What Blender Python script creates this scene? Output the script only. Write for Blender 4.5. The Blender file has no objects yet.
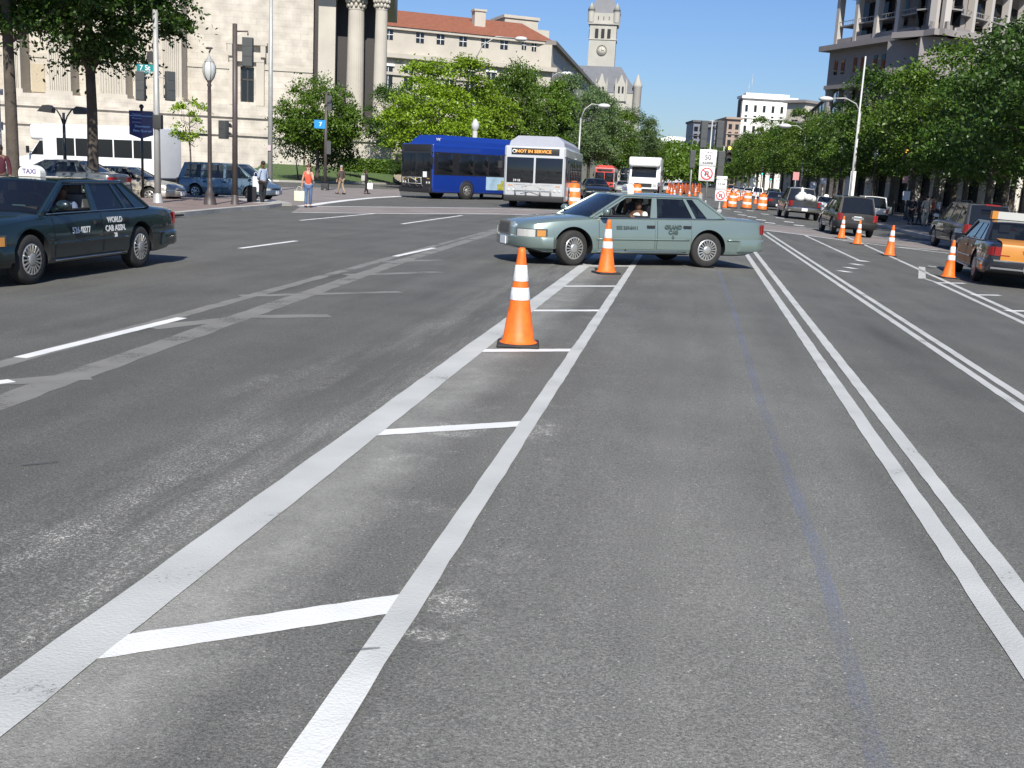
import bpy, bmesh, math, random
from mathutils import Vector, Matrix
random.seed(7)
R = math.radians
C = bpy.context.scene.collection
sc = bpy.context.scene
# ------------------------------------------------------------------ camera
FPX, CW, CH, CAMH = 1050.0, 1024, 768, 1.65
ROLL = R(3.0)
VPX, VPY = 692.5, 182.0
_dx, _dy = VPX-CW/2, -(VPY-CH/2)
_ux, _uy = math.cos(ROLL)*_dx-math.sin(ROLL)*_dy, math.sin(ROLL)*_dx+math.cos(ROLL)*_dy
PITCH = math.atan(_uy/FPX)
YAW = math.atan(_ux/(FPX/math.cos(PITCH)))
cam_d = bpy.data.cameras.new('camera'); cam = bpy.data.objects.new('camera', cam_d); C.objects.link(cam)
cam_d.sensor_width = 36; cam_d.lens = 36*FPX/CW; cam_d.clip_end = 6000; cam_d.clip_start = 0.05
cam.matrix_world = Matrix.Translation((0, 0, CAMH)) @ Matrix.Rotation(YAW, 4, 'Z') @ Matrix.Rotation(math.pi/2-PITCH, 4, 'X') @ Matrix.Rotation(ROLL, 4, 'Z')
sc.camera = cam
# ------------------------------------------------------------------ light
SUN_AZ, SUN_EL = R(14), R(41)      # azimuth: degrees to the right of straight behind the camera's road axis
tosun = Vector((math.sin(SUN_AZ)*math.cos(SUN_EL), -math.cos(SUN_AZ)*math.cos(SUN_EL), math.sin(SUN_EL)))
w = bpy.data.worlds.new('World'); sc.world = w; w.use_nodes = True
nt = w.node_tree; bg = nt.nodes['Background']
sky = nt.nodes.new('ShaderNodeTexSky'); sky.sky_type = 'NISHITA'; sky.sun_disc = False
sky.sun_elevation = SUN_EL; sky.sun_rotation = math.pi-SUN_AZ; sky.air_density = 1.2; sky.dust_density = 0.4; sky.ozone_density = 2.5
tint = nt.nodes.new('ShaderNodeMix'); tint.data_type = 'RGBA'; tint.blend_type = 'MULTIPLY'; tint.inputs[0].default_value = 1; tint.inputs[7].default_value = (0.53, 0.68, 1.0, 1)
nt.links.new(sky.outputs[0], tint.inputs[6]); nt.links.new(tint.outputs[2], bg.inputs[0]); bg.inputs[1].default_value = 0.082
sl = bpy.data.lights.new('sun', 'SUN'); sun = bpy.data.objects.new('sun', sl); C.objects.link(sun)
sl.energy = 4.9; sl.angle = R(0.55); sl.color = (1.0, 0.955, 0.865)
sun.rotation_euler = (-tosun).to_track_quat('-Z', 'Y').to_euler(); sun.location = (0, -20, 60)
sc.view_settings.view_transform = 'Standard'; sc.view_settings.look = 'None'
sc.view_settings.exposure = 0.46; sc.view_settings.gamma = 1
# ------------------------------------------------------------------ measuring helpers (pixel of the photo -> place in the world)
MW = cam.matrix_world.to_3x3()
def ray(px, py): return MW @ Vector((px-CW/2, -(py-CH/2), -FPX))
SLL, SLR = 0.0122, 0.035         # the road is crowned: it falls to both sides of the camera's lane
def gz(x): return SLL*max(x, -24) if x < 0 else -SLR*min(x, 11)
def P(px, py, z=0.0):
    """point of the crowned ground seen at that pixel (z stays relative to the ground)"""
    d = ray(px, py); sl_ = SLL if d.x < 0 else -SLR
    t = (CAMH-z)/(sl_*d.x-d.z)
    if d.x*t < -24 or d.x*t > 11: t = (CAMH-z-gz(d.x*t))/-d.z
    return Vector((d.x*t, d.y*t, z))
FW = Vector((-math.sin(YAW), math.cos(YAW), 0)); RT = Vector((math.cos(YAW), math.sin(YAW), 0))
def at(px, py, D):
    d = ray(px, py); t = D/d.dot(FW)
    return Vector((d.x*t, d.y*t, CAMH+d.z*t))
def depth(p): return Vector((p.x, p.y, 0)).dot(FW)
def topz(p, px, py): return at(px, py, depth(p)).z
# ------------------------------------------------------------------ materials
MATS = {}
def mat(name, col, rough=0.7, metal=0.0, var=0.0, scale=4.0, bump=0.0, bscale=None, coat=0.0, spec=0.5):
    if name in MATS: return MATS[name]
    m = bpy.data.materials.new(name); m.use_nodes = True; t = m.node_tree; b = t.nodes['Principled BSDF']
    b.inputs['Base Color'].default_value = (*col, 1); b.inputs['Roughness'].default_value = rough
    b.inputs['Metallic'].default_value = metal; b.inputs['Specular IOR Level'].default_value = spec
    if coat: b.inputs['Coat Weight'].default_value = coat; b.inputs['Coat Roughness'].default_value = 0.04
    tc = t.nodes.new('ShaderNodeTexCoord')
    if var > 0:
        n = t.nodes.new('ShaderNodeTexNoise'); n.inputs['Scale'].default_value = scale; n.inputs['Detail'].default_value = 6
        t.links.new(tc.outputs['Object'], n.inputs['Vector'])
        r = t.nodes.new('ShaderNodeMapRange'); r.inputs[1].default_value = 0.25; r.inputs[2].default_value = 0.75
        r.inputs[3].default_value = 1-var; r.inputs[4].default_value = 1+var*0.6
        t.links.new(n.outputs[0], r.inputs[0])
        x = t.nodes.new('ShaderNodeVectorMath'); x.operation = 'SCALE'; x.inputs[0].default_value = col
        t.links.new(r.outputs[0], x.inputs['Scale']); t.links.new(x.outputs[0], b.inputs['Base Color'])
    if bump > 0:
        n2 = t.nodes.new('ShaderNodeTexNoise'); n2.inputs['Scale'].default_value = bscale or scale*4; n2.inputs['Detail'].default_value = 4
        t.links.new(tc.outputs['Object'], n2.inputs['Vector'])
        bp = t.nodes.new('ShaderNodeBump'); bp.inputs['Strength'].default_value = bump; bp.inputs['Distance'].default_value = 0.02
        t.links.new(n2.outputs[0], bp.inputs['Height']); t.links.new(bp.outputs[0], b.inputs['Normal'])
    MATS[name] = m; return m
def emat(name, col, s):
    if name in MATS: return MATS[name]
    m = mat(name, col, 0.4); b = m.node_tree.nodes['Principled BSDF']
    b.inputs['Emission Color'].default_value = (*col, 1); b.inputs['Emission Strength'].default_value = s
    return m
def glassmat(name, tint, through):
    if name in MATS: return MATS[name]
    m = bpy.data.materials.new(name); m.use_nodes = True; t = m.node_tree; t.nodes.clear()
    o = t.nodes.new('ShaderNodeOutputMaterial'); tr = t.nodes.new('ShaderNodeBsdfTransparent'); tr.inputs[0].default_value = (*tint, 1)
    dk = t.nodes.new('ShaderNodeBsdfDiffuse'); dk.inputs[0].default_value = (0.012, 0.014, 0.017, 1)
    mx0 = t.nodes.new('ShaderNodeMixShader'); mx0.inputs[0].default_value = through
    gl = t.nodes.new('ShaderNodeBsdfGlossy'); gl.inputs['Roughness'].default_value = 0.03
    lw = t.nodes.new('ShaderNodeLayerWeight'); lw.inputs[0].default_value = 0.5
    pw = t.nodes.new('ShaderNodeMath'); pw.operation = 'POWER'; pw.inputs[1].default_value = 4.0; t.links.new(lw.outputs['Facing'], pw.inputs[0])
    fr = t.nodes.new('ShaderNodeMath'); fr.operation = 'MULTIPLY_ADD'; fr.inputs[1].default_value = 0.85; fr.inputs[2].default_value = 0.06; t.links.new(pw.outputs[0], fr.inputs[0])
    mx = t.nodes.new('ShaderNodeMixShader')
    t.links.new(dk.outputs[0], mx0.inputs[1]); t.links.new(tr.outputs[0], mx0.inputs[2])
    t.links.new(fr.outputs[0], mx.inputs[0]); t.links.new(mx0.outputs[0], mx.inputs[1]); t.links.new(gl.outputs[0], mx.inputs[2])
    t.links.new(mx.outputs[0], o.inputs[0]); MATS[name] = m; return m
GLASS = glassmat('car_glass', (0.45, 0.5, 0.5), 0.55)
GLASSD = glassmat('dark_glass', (0.25, 0.28, 0.3), 0.2)
BGLASS = glassmat('building_glass', (0.1, 0.1, 0.1), 0.0)
RUBBER = mat('rubber', (0.025, 0.024, 0.023), 0.85, var=0.25, scale=9)
DARK = mat('dark_plastic', (0.015, 0.015, 0.016), 0.6)
CHROME = mat('chrome', (0.6, 0.6, 0.6), 0.18, 1.0)
ALLOY = mat('alloy', (0.5, 0.49, 0.46), 0.35, 0.7)
AMBER = mat('amber_lens', (0.5, 0.22, 0.05), 0.2, coat=0.6)
REDL = mat('red_lens', (0.22, 0.008, 0.008), 0.2, coat=0.6)
HEADL = mat('headlight_lens', (0.62, 0.62, 0.58), 0.12, 0.3, coat=0.8)
WHITEP = mat('white_panel', (0.8, 0.8, 0.78), 0.35, var=0.05, scale=2)
BLACKP = mat('black_paint', (0.018, 0.018, 0.02), 0.35, coat=0.3)
GALV = mat('galvanised', (0.42, 0.42, 0.4), 0.5, 0.3, var=0.12, scale=5)
BRONZE = mat('brown_pole_paint', (0.075, 0.06, 0.055), 0.5, var=0.15, scale=5)
PLATE = mat('plate_white', (0.7, 0.72, 0.75), 0.4)
def paint(name, col, metal=0.25, rough=0.32): return mat(name, col, rough, metal, var=0.06, scale=1.5, coat=0.8)
# ------------------------------------------------------------------ mesh builder
class MB:
    def __init__(s): s.v = []; s.f = []; s.m = []; s.sm = []
    def add(s, vs, fs, mi=0, smooth=False):
        k = len(s.v); s.v += [tuple(v) for v in vs]
        for f in fs: s.f.append([k+i for i in f]); s.m.append(mi); s.sm.append(smooth)
        return s
    def box(s, c, d, mi=0, rz=0.0, M=None):
        x, y, z = d[0]/2, d[1]/2, d[2]/2
        vs = [Vector((a*x, b*y, e*z)) for a in (-1, 1) for b in (-1, 1) for e in (-1, 1)]
        if rz: vs = [Matrix.Rotation(rz, 3, 'Z') @ v for v in vs]
        if M: vs = [M @ v for v in vs]
        vs = [v+Vector(c) for v in vs]
        return s.add(vs, [(0, 1, 3, 2), (4, 6, 7, 5), (0, 4, 5, 1), (2, 3, 7, 6), (0, 2, 6, 4), (1, 5, 7, 3)], mi)
    def bb(s, x0, x1, y0, y1, z0, z1, mi=0): return s.box(((x0+x1)/2, (y0+y1)/2, (z0+z1)/2), (abs(x1-x0), abs(y1-y0), abs(z1-z0)), mi)
    def tube(s, pts, rad, n=8, mi=0, caps=True):
        pts = [Vector(p) for p in pts]; rs = rad if isinstance(rad, (list, tuple)) else [rad]*len(pts)
        rings = []; up = None
        for i, p in enumerate(pts):
            d = (pts[min(i+1, len(pts)-1)]-pts[max(i-1, 0)]).normalized()
            if up is None or abs(up.dot(d)) > 0.95: up = Vector((0, 0, 1)) if abs(d.z) < 0.9 else Vector((1, 0, 0))
            a = d.cross(up).normalized(); b = a.cross(d).normalized(); up = b
            rings.append([p+(a*math.cos(2*math.pi*k/n)+b*math.sin(2*math.pi*k/n))*rs[i] for k in range(n)])
        vs = [v for r in rings for v in r]
        fs = [(i*n+k, i*n+(k+1) % n, (i+1)*n+(k+1) % n, (i+1)*n+k) for i in range(len(pts)-1) for k in range(n)]
        s.add(vs, fs, mi, True)
        if caps:
            k0 = len(s.v)-len(vs)
            s.f.append([k0+k for k in reversed(range(n))]); s.m.append(mi); s.sm.append(False)
            s.f.append([k0+(len(pts)-1)*n+k for k in range(n)]); s.m.append(mi); s.sm.append(False)
        return s
    def lathe(s, prof, n=20, mi=0, c=(0, 0, 0), axis='Z', mis=None):
        vs = []
        for r, h in prof:
            for k in range(n):
                a = 2*math.pi*k/n
                v = (r*math.cos(a), r*math.sin(a), h)
                if axis == 'Y': v = (r*math.cos(a), h, r*math.sin(a))
                if axis == 'X': v = (h, r*math.cos(a), r*math.sin(a))
                vs.append((v[0]+c[0], v[1]+c[1], v[2]+c[2]))
        k0 = len(s.v); s.v += vs
        for i in range(len(prof)-1):
            for k in range(n):
                s.f.append([k0+i*n+k, k0+i*n+(k+1) % n, k0+(i+1)*n+(k+1) % n, k0+(i+1)*n+k]); s.m.append(mis[i] if mis else mi); s.sm.append(True)
        return s
    def prism(s, poly, h0, h1, mi=0, plane='XY'):
        n = len(poly)
        def q(p, h): return (p[0], p[1], h) if plane == 'XY' else ((p[0], h, p[1]) if plane == 'XZ' else (h, p[0], p[1]))
        vs = [q(p, h0) for p in poly]+[q(p, h1) for p in poly]
        fs = [list(reversed(range(n))), list(range(n, 2*n))]+[(i, (i+1) % n, n+(i+1) % n, n+i) for i in range(n)]
        return s.add(vs, fs, mi)
    def ball(s, c, r, mi=0, n=10, sc_=(1, 1, 1)):
        prof = [(max(1e-4, math.sin(math.pi*i/n)), -math.cos(math.pi*i/n)) for i in range(n+1)]
        k0 = len(s.v); s.lathe(prof, n+4, mi)
        for i in range(k0, len(s.v)):
            v = s.v[i]; s.v[i] = (c[0]+v[0]*r*sc_[0], c[1]+v[1]*r*sc_[1], c[2]+v[2]*r*sc_[2])
        return s
    def mesh(s, name, mats, fix=True):
        me = bpy.data.meshes.new(name); me.from_pydata(s.v, [], s.f)
        for m in (mats if isinstance(mats, (list, tuple)) else [mats]): me.materials.append(m)
        me.polygons.foreach_set('material_index', s.m); me.polygons.foreach_set('use_smooth', s.sm)
        if fix:
            bm = bmesh.new(); bm.from_mesh(me); bmesh.ops.recalc_face_normals(bm, faces=bm.faces); bm.to_mesh(me); bm.free()
        me.update(); return me
    def build(s, name, mats, parent=None, fix=True, angle=None):
        me = s.mesh(name, mats, fix)
        if angle is not None: me.shade_smooth(); me.set_sharp_from_angle(angle=R(angle))
        return link(name, me, parent)
def link(name, me, parent=None):
    o = bpy.data.objects.new(name, me); C.objects.link(o)
    if parent: o.parent = parent
    return o
def tag(o, label=None, cat=None, group=None, kind=None):
    if label: o['label'] = label
    if cat: o['category'] = cat
    if group: o['group'] = group
    if kind: o['kind'] = kind
    return o
def thing(name, label, cat, loc=(0, 0, 0), rz=0.0, group=None, scale=1.0):
    o = bpy.data.objects.new(name, None); C.objects.link(o); o.empty_display_size = 0.3
    o.location = loc; o.rotation_euler = (0, 0, rz); o.scale = (scale,)*3
    return tag(o, label, cat, group)
def dup(root, loc=None, rz=None, label=None, scale=None):
    def cp(o, par):
        c = o.copy(); C.objects.link(c); c.parent = par
        for ch in list(o.children): cp(ch, c)
        return c
    r = cp(root, None)
    if loc is not None: r.location = loc
    if rz is not None: r.rotation_euler = (0, 0, rz)
    if label: r['label'] = label
    if scale is not None: r.scale = scale if hasattr(scale, '__len__') else (scale,)*3
    return r
def text_obj(name, body, size, mtl, parent, M, ext=0.002, bold=0.0):
    cu = bpy.data.curves.new(name, 'FONT'); cu.body = body; cu.size = size; cu.extrude = ext; cu.align_x = 'CENTER'; cu.align_y = 'CENTER'; cu.offset = bold; cu.resolution_u = 3
    tmp = bpy.data.objects.new(name, cu); C.objects.link(tmp)
    dg = bpy.context.evaluated_depsgraph_get(); me = bpy.data.meshes.new_from_object(tmp.evaluated_get(dg))
    bpy.data.objects.remove(tmp); bpy.data.curves.remove(cu)
    me.materials.clear(); me.materials.append(mtl); me.transform(M)
    return link(name, me, parent)
def plane_M(origin, right, up):
    r = Vector(right).normalized(); u = Vector(up).normalized(); n = r.cross(u)
    M = Matrix((r, u, n)).transposed().to_4x4(); M.translation = Vector(origin); return M
# ------------------------------------------------------------------ ground
SMEARS = []
for px, py, rx_, ry_, k_ in ((40, 545, .3, .35, 1.8), (75, 530, .35, .2, 1.3), (452, 603, .12, .2, 6.5), (425, 634, .10, .07, 8.0), (455, 429, .25, .25, 5.5), (540, 430, .15, .4, 4.0), (240, 390, .15, .3, 1.6), (262, 380, .12, .3, 2.0), (250, 440, .12, .6, 2), (330, 380, .1, .8, 2), (150, 490, .1, .5, 2), (515, 290, .5, 1.0, 1.4), (190, 460, .25, .5, 1.0), (300, 375, .2, 1.0, 1.0), (650, 282, .25, .8, 1.5), (620, 320, .3, .5, .9), (800, 262, .6, .8, 1.2), (880, 300, .5, .3, 1.2), (480, 262, .4, .6, 1.3)):
    p = P(px, py); SMEARS.append((p.x, p.y, rx_, ry_, k_))
def asphalt():
    m = bpy.data.materials.new('asphalt'); m.use_nodes = True; t = m.node_tree; b = t.nodes['Principled BSDF']; L = t.links.new
    tc = t.nodes.new('ShaderNodeTexCoord'); O = tc.outputs['Object']
    def noise(s, d=4, rough=0.6, vec=None):
        n = t.nodes.new('ShaderNodeTexNoise'); n.inputs['Scale'].default_value = s; n.inputs['Detail'].default_value = d; n.inputs['Roughness'].default_value = rough
        L(vec or O, n.inputs['Vector']); return n.outputs[0]
    def rng(x, a, b_, c, d):
        r = t.nodes.new('ShaderNodeMapRange'); r.clamp = True
        for i, v in zip((1, 2, 3, 4), (a, b_, c, d)): r.inputs[i].default_value = v
        L(x, r.inputs[0]); return r.outputs[0]
    def mth(op, a, b_):
        n = t.nodes.new('ShaderNodeMath'); n.operation = op
        for i, v in enumerate((a, b_)):
            if isinstance(v, (int, float)): n.inputs[i].default_value = v
            else: L(v, n.inputs[i])
        return n.outputs[0]
    mp = t.nodes.new('ShaderNodeMapping'); mp.inputs['Scale'].default_value = (1, 0.12, 1); L(O, mp.inputs[0])
    base = rng(noise(0.6, 6), 0.3, 0.7, 0.86, 1.14)
    streak = rng(noise(2.2, 5, vec=mp.outputs[0]), 0.3, 0.72, 0.86, 1.13)
    grain = mth('MULTIPLY', rng(noise(75, 3, 0.85), 0.35, 0.66, 0.6, 1.4), rng(noise(190, 2, 0.8), 0.35, 0.65, 0.68, 1.36))
    v = mth('MULTIPLY', mth('MULTIPLY', base, streak), grain)
    # light chips of stone
    vo = t.nodes.new('ShaderNodeTexVoronoi'); vo.inputs['Scale'].default_value = 38; L(O, vo.inputs['Vector'])
    chips = mth('MULTIPLY', rng(vo.outputs['Distance'], 0.1, 0.2, 1.0, 0.0), rng(noise(21, 2), 0.52, 0.6, 0, 1))
    v = mth('ADD', v, mth('MULTIPLY', chips, 1.6))
    # dusty band left of the wide line (ground-off paint dust)
    sx = t.nodes.new('ShaderNodeSeparateXYZ'); L(O, sx.inputs[0])
    d1 = mth('MULTIPLY', rng(sx.outputs[0], -3.3, -2.3, 0, 1), rng(sx.outputs[0], -2.1, -1.95, 1, 0))
    dn = rng(noise(1.6, 8, 0.75, vec=mp.outputs[0]), 0.45, 0.66, 0, 1.0)
    sp = rng(noise(60, 3, 0.9), 0.52, 0.6, 0.08, 1)
    v = mth('ADD', v, mth('MULTIPLY', mth('MULTIPLY', d1, dn), mth('MULTIPLY', sp, 3.6)))
    d2 = mth('MULTIPLY', rng(sx.outputs[0], -1.9, -1.6, 0, 1), rng(sx.outputs[0], -0.9, -0.3, 1, 0))
    dn2 = rng(noise(2.3, 8, 0.7), 0.56, 0.74, 0, 1.0)
    v = mth('ADD', v, mth('MULTIPLY', mth('MULTIPLY', d2, dn2), mth('MULTIPLY', sp, 2.4)))
    # pale band of ground-off dust beside the wide line
    tb_ = mth('MULTIPLY', rng(sx.outputs[0], -2.0, -1.9, 0, 1), rng(mth('ADD', sx.outputs[0], mth('MULTIPLY', noise(1.1, 6, 0.7), 0.3)), -1.5, -1.15, 1, 0))
    v = mth('ADD', v, mth('MULTIPLY', mth('MULTIPLY', tb_, rng(noise(2.4, 8, 0.75), 0.3, 0.65, 0.45, 1)), 1.15))
    # paler middle lane, with sunlight's brightening near the viewer put into the colour
    lane_light = mth('MULTIPLY', rng(sx.outputs[0], -2.6, -0.2, 0, 1), rng(sx.outputs[0], 0.9, 2.4, 1, 0))
    lane_light = mth('MULTIPLY', lane_light, rng(noise(0.35, 4), 0.3, 0.7, 0.5, 1.2)); lane_light = mth('MULTIPLY', lane_light, rng(sx.outputs[1], 3, 13, 1, 0.25))
    v = mth('MULTIPLY', v, mth('ADD', mth('MULTIPLY', lane_light, 0.8), 1.0))
    # scattered white smears of marking dust
    for (cx_, cy_, rx_, ry_, k_) in SMEARS:
        a = mth('MULTIPLY', mth('SUBTRACT', sx.outputs[0], cx_), 1/rx_); b2 = mth('MULTIPLY', mth('SUBTRACT', sx.outputs[1], cy_), 1/ry_)
        d_ = mth('ADD', mth('MULTIPLY', a, a), mth('MULTIPLY', b2, b2))
        v = mth('ADD', v, mth('MULTIPLY', mth('MULTIPLY', rng(d_, 0.0, 1.0, 1, 0), mth('MULTIPLY', rng(noise(9, 8, 0.8), 0.42, 0.62, 0, 1), sp)), k_*1.25))
    # old tar stains
    st = rng(noise(0.9, 3, 0.5, vec=mp.outputs[0]), 0.62, 0.75, 1, 0.72)
    v = mth('MULTIPLY', v, st)
    x = t.nodes.new('ShaderNodeVectorMath'); x.operation = 'SCALE'; x.inputs[0].default_value = (0.109, 0.1075, 0.0965)
    L(v, x.inputs['Scale']); L(x.outputs[0], b.inputs['Base Color'])
    b.inputs['Roughness'].default_value = 0.8; b.inputs['Specular IOR Level'].default_value = 0.35
    bp = t.nodes.new('ShaderNodeBump'); bp.inputs['Strength'].default_value = 0.9; bp.inputs['Distance'].default_value = 0.008
    L(noise(85, 3, 0.8), bp.inputs['Height']); L(bp.outputs[0], b.inputs['Normal'])
    return m
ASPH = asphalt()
def thinmat(name, col, lo, hi, scale=30, amount=1.0, scale2=2.0, rough=0.7):
    """paint or residue on the road: noise lets the asphalt show through"""
    m = bpy.data.materials.new(name); m.use_nodes = True; t = m.node_tree; b = t.nodes['Principled BSDF']; L = t.links.new
    tc = t.nodes.new('ShaderNodeTexCoord')
    n = t.nodes.new('ShaderNodeTexNoise'); n.inputs['Scale'].default_value = scale; n.inputs['Detail'].default_value = 8; n.inputs['Roughness'].default_value = 0.8
    n2 = t.nodes.new('ShaderNodeTexNoise'); n2.inputs['Scale'].default_value = scale2; n2.inputs['Detail'].default_value = 5
    L(tc.outputs['Object'], n.inputs['Vector']); L(tc.outputs['Object'], n2.inputs['Vector'])
    ad = t.nodes.new('ShaderNodeMath'); ad.operation = 'ADD'; L(n.outputs[0], ad.inputs[0]); L(n2.outputs[0], ad.inputs[1])
    r = t.nodes.new('ShaderNodeMapRange'); r.inputs[1].default_value = lo; r.inputs[2].default_value = hi; r.inputs[3].default_value = 0; r.inputs[4].default_value = amount
    L(ad.outputs[0], r.inputs[0]); L(r.outputs[0], b.inputs['Alpha'])
    r2 = t.nodes.new('ShaderNodeMapRange'); r2.inputs[1].default_value = 0.3; r2.inputs[2].default_value = 0.7; r2.inputs[3].default_value = 0.86; r2.inputs[4].default_value = 1.06
    L(n2.outputs[0], r2.inputs[0])
    x = t.nodes.new('ShaderNodeVectorMath'); x.operation = 'SCALE'; x.inputs[0].default_value = col; L(r2.outputs[0], x.inputs['Scale']); L(x.outputs[0], b.inputs['Base Color'])
    b.inputs['Roughness'].default_value = rough
    n3 = t.nodes.new('ShaderNodeTexNoise'); n3.inputs['Scale'].default_value = 85; n3.inputs['Detail'].default_value = 3; L(tc.outputs['Object'], n3.inputs['Vector'])
    bp = t.nodes.new('ShaderNodeBump'); bp.inputs['Strength'].default_value = 0.6; bp.inputs['Distance'].default_value = 0.006; L(n3.outputs[0], bp.inputs['Height']); L(bp.outputs[0], b.inputs['Normal'])
    return m
PAINT = thinmat('road_paint', (0.47, 0.475, 0.45), 0.66, 0.80, 45)
PAINT2 = thinmat('part_repainted_line', (0.47, 0.475, 0.45), 0.66, 0.8, 45)
_t = PAINT2.node_tree; _x = [n for n in _t.nodes if n.type == 'VECT_MATH'][0]; _tc = [n for n in _t.nodes if n.type == 'TEX_COORD'][0]
_s = _t.nodes.new('ShaderNodeSeparateXYZ'); _t.links.new(_tc.outputs['Object'], _s.inputs[0]); _n = _t.nodes.new('ShaderNodeTexNoise'); _n.inputs['Scale'].default_value = 4; _n.inputs['Detail'].default_value = 6; _t.links.new(_tc.outputs['Object'], _n.inputs['Vector'])
_a = _t.nodes.new('ShaderNodeMath'); _a.operation = 'MULTIPLY_ADD'; _a.inputs[1].default_value = 1.3; _t.links.new(_n.outputs[0], _a.inputs[0]); _t.links.new(_s.outputs[1], _a.inputs[2])
_r = _t.nodes.new('ShaderNodeMapRange'); _r.inputs[1].default_value = 3.4; _r.inputs[2].default_value = 4.1; _r.inputs[3].default_value = 1.5; _r.inputs[4].default_value = 1.0; _t.links.new(_a.outputs[0], _r.inputs[0])
_y = _t.nodes.new('ShaderNodeVectorMath'); _y.operation = 'SCALE'; _t.links.new(_x.outputs[0], _y.inputs[0]); _t.links.new(_r.outputs[0], _y.inputs['Scale']); _t.links.new(_y.outputs[0], _t.nodes['Principled BSDF'].inputs['Base Color'])
PAINTN = thinmat('fresh_road_paint', (0.7, 0.7, 0.675), 0.6, 0.76, 45)
GHOST = thinmat('ground_off_paint', (0.245, 0.24, 0.215), 0.5, 0.95, 30, 0.82)
TANB = thinmat('pale_residue', (0.27, 0.255, 0.21), 0.7, 1.2, 25, 0.75, 1.0)
BLUEL = thinmat('blue_chalk', (0.23, 0.26, 0.36), 0.7, 1.3, 25, 0.42)
def brickmat(name, c1, c2, sx=0.2, sy=0.1, mort=(0.2, 0.18, 0.17), rot=0.0):
    m = bpy.data.materials.new(name); m.use_nodes = True; t = m.node_tree; b = t.nodes['Principled BSDF']; L = t.links.new
    tc = t.nodes.new('ShaderNodeTexCoord'); br = t.nodes.new('ShaderNodeTexBrick'); L(tc.outputs['Object'], br.inputs['Vector'])
    br.inputs['Color1'].default_value = (*c1, 1); br.inputs['Color2'].default_value = (*c2, 1); br.inputs['Mortar'].default_value = (*mort, 1)
    br.inputs['Scale'].default_value = 1; br.inputs['Brick Width'].default_value = sx; br.inputs['Row Height'].default_value = sy; br.inputs['Mortar Size'].default_value = 0.008
    n = t.nodes.new('ShaderNodeTexNoise'); n.inputs['Scale'].default_value = 0.7; n.inputs['Detail'].default_value = 7; L(tc.outputs['Object'], n.inputs['Vector'])
    r = t.nodes.new('ShaderNodeMapRange'); r.inputs[1].default_value = 0.3; r.inputs[2].default_value = 0.7; r.inputs[3].default_value = 0.78; r.inputs[4].default_value = 1.15; L(n.outputs[0], r.inputs[0])
    x = t.nodes.new('ShaderNodeVectorMath'); x.operation = 'SCALE'; L(br.outputs[0], x.inputs[0]); L(r.outputs[0], x.inputs['Scale']); L(x.outputs[0], b.inputs['Base Color'])
    b.inputs['Roughness'].default_value = 0.85
    return m
BRICK = brickmat('brick_paving', (0.2, 0.145, 0.125), (0.24, 0.18, 0.155))
BRICKX = brickmat('brick_crossing', (0.22, 0.192, 0.178), (0.25, 0.218, 0.2))
CONC = mat('concrete', (0.4, 0.385, 0.35), 0.85, var=0.22, scale=1.2, bump=0.3, bscale=40)
GRASS = mat('lawn_grass', (0.075, 0.125, 0.03), 0.9, var=0.35, scale=3, bump=0.8, bscale=60)
SOIL = mat('far_ground', (0.17, 0.165, 0.15), 0.9, var=0.25, scale=0.05)
def sheet(name, poly, z, m, kind='structure', parent=None):
    mb = MB(); mb.add([(p[0], p[1], z) for p in poly], [list(range(len(poly)))]); o = mb.build(name, m, parent)
    if o.data.polygons[0].normal.z < 0: o.data.flip_normals()
    return tag(o, kind=kind)
g = sheet('ground', [(-3000, -400), (3000, -400), (3000, 5500), (-3000, 5500)], -0.75, SOIL)
mb = MB(); xs_ = [-90, -24, -12, 0, 5.5, 11, 60]
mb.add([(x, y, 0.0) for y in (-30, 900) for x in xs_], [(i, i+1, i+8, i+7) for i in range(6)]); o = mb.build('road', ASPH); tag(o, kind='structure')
if o.data.polygons[0].normal.z < 0: o.data.flip_normals()
def slab(name, poly, z0, z1, m):
    mb = MB(); mb.prism(poly, z0, z1); return tag(mb.build(name, m), kind='structure')
# left near sidewalk with curb
def arc(c, r, a0, a1, n=10): return [(c[0]+r*math.cos(R(a0+(a1-a0)*i/n)), c[1]+r*math.sin(R(a0+(a1-a0)*i/n))) for i in range(n+1)]
K = [(-15.0, -30), (-15.0, 29), (-15.6, 34), (-16.0, 39), (-16.6, 42.3), (-18.0, 44.2), (-21, 45.6), (-90, 50)]
slab('kerb', K+[(-90, 49.7), (-21.1, 45.3), (-18.25, 43.95), (-16.9, 42.1), (-16.3, 39), (-15.9, 34), (-15.3, 29), (-15.3, -30)], -0.02, 0.15, CONC)
slab('sidewalk', [(-15.3, -30), (-15.3, 29), (-15.9, 34), (-16.3, 39), (-16.9, 42.1), (-18.25, 43.95), (-21.1, 45.3), (-90, 49.7), (-90, -30)], -0.02, 0.146, BRICK)
slab('pavement_ramp', [(-19.5, 43.0), (-16.9, 40.0), (-16.2, 41.8), (-17.6, 44.1), (-19, 44.9)], 0.02, 0.153, CONC)
# asphalt bay between the near sidewalk and the crossing street (parked cars)
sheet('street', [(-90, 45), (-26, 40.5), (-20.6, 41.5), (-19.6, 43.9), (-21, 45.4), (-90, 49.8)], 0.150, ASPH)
# right sidewalk
slab('kerb', [(11.0, 20), (11.25, 20), (11.25, 420), (11.0, 420)], -0.02, 0.15, CONC)
slab('sidewalk', [(11.25, 20), (60, 20), (60, 420), (11.25, 420)], -0.02, 0.146, mat('grey_paving', (0.22, 0.2, 0.185), 0.85, var=0.3, scale=0.8))
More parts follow.
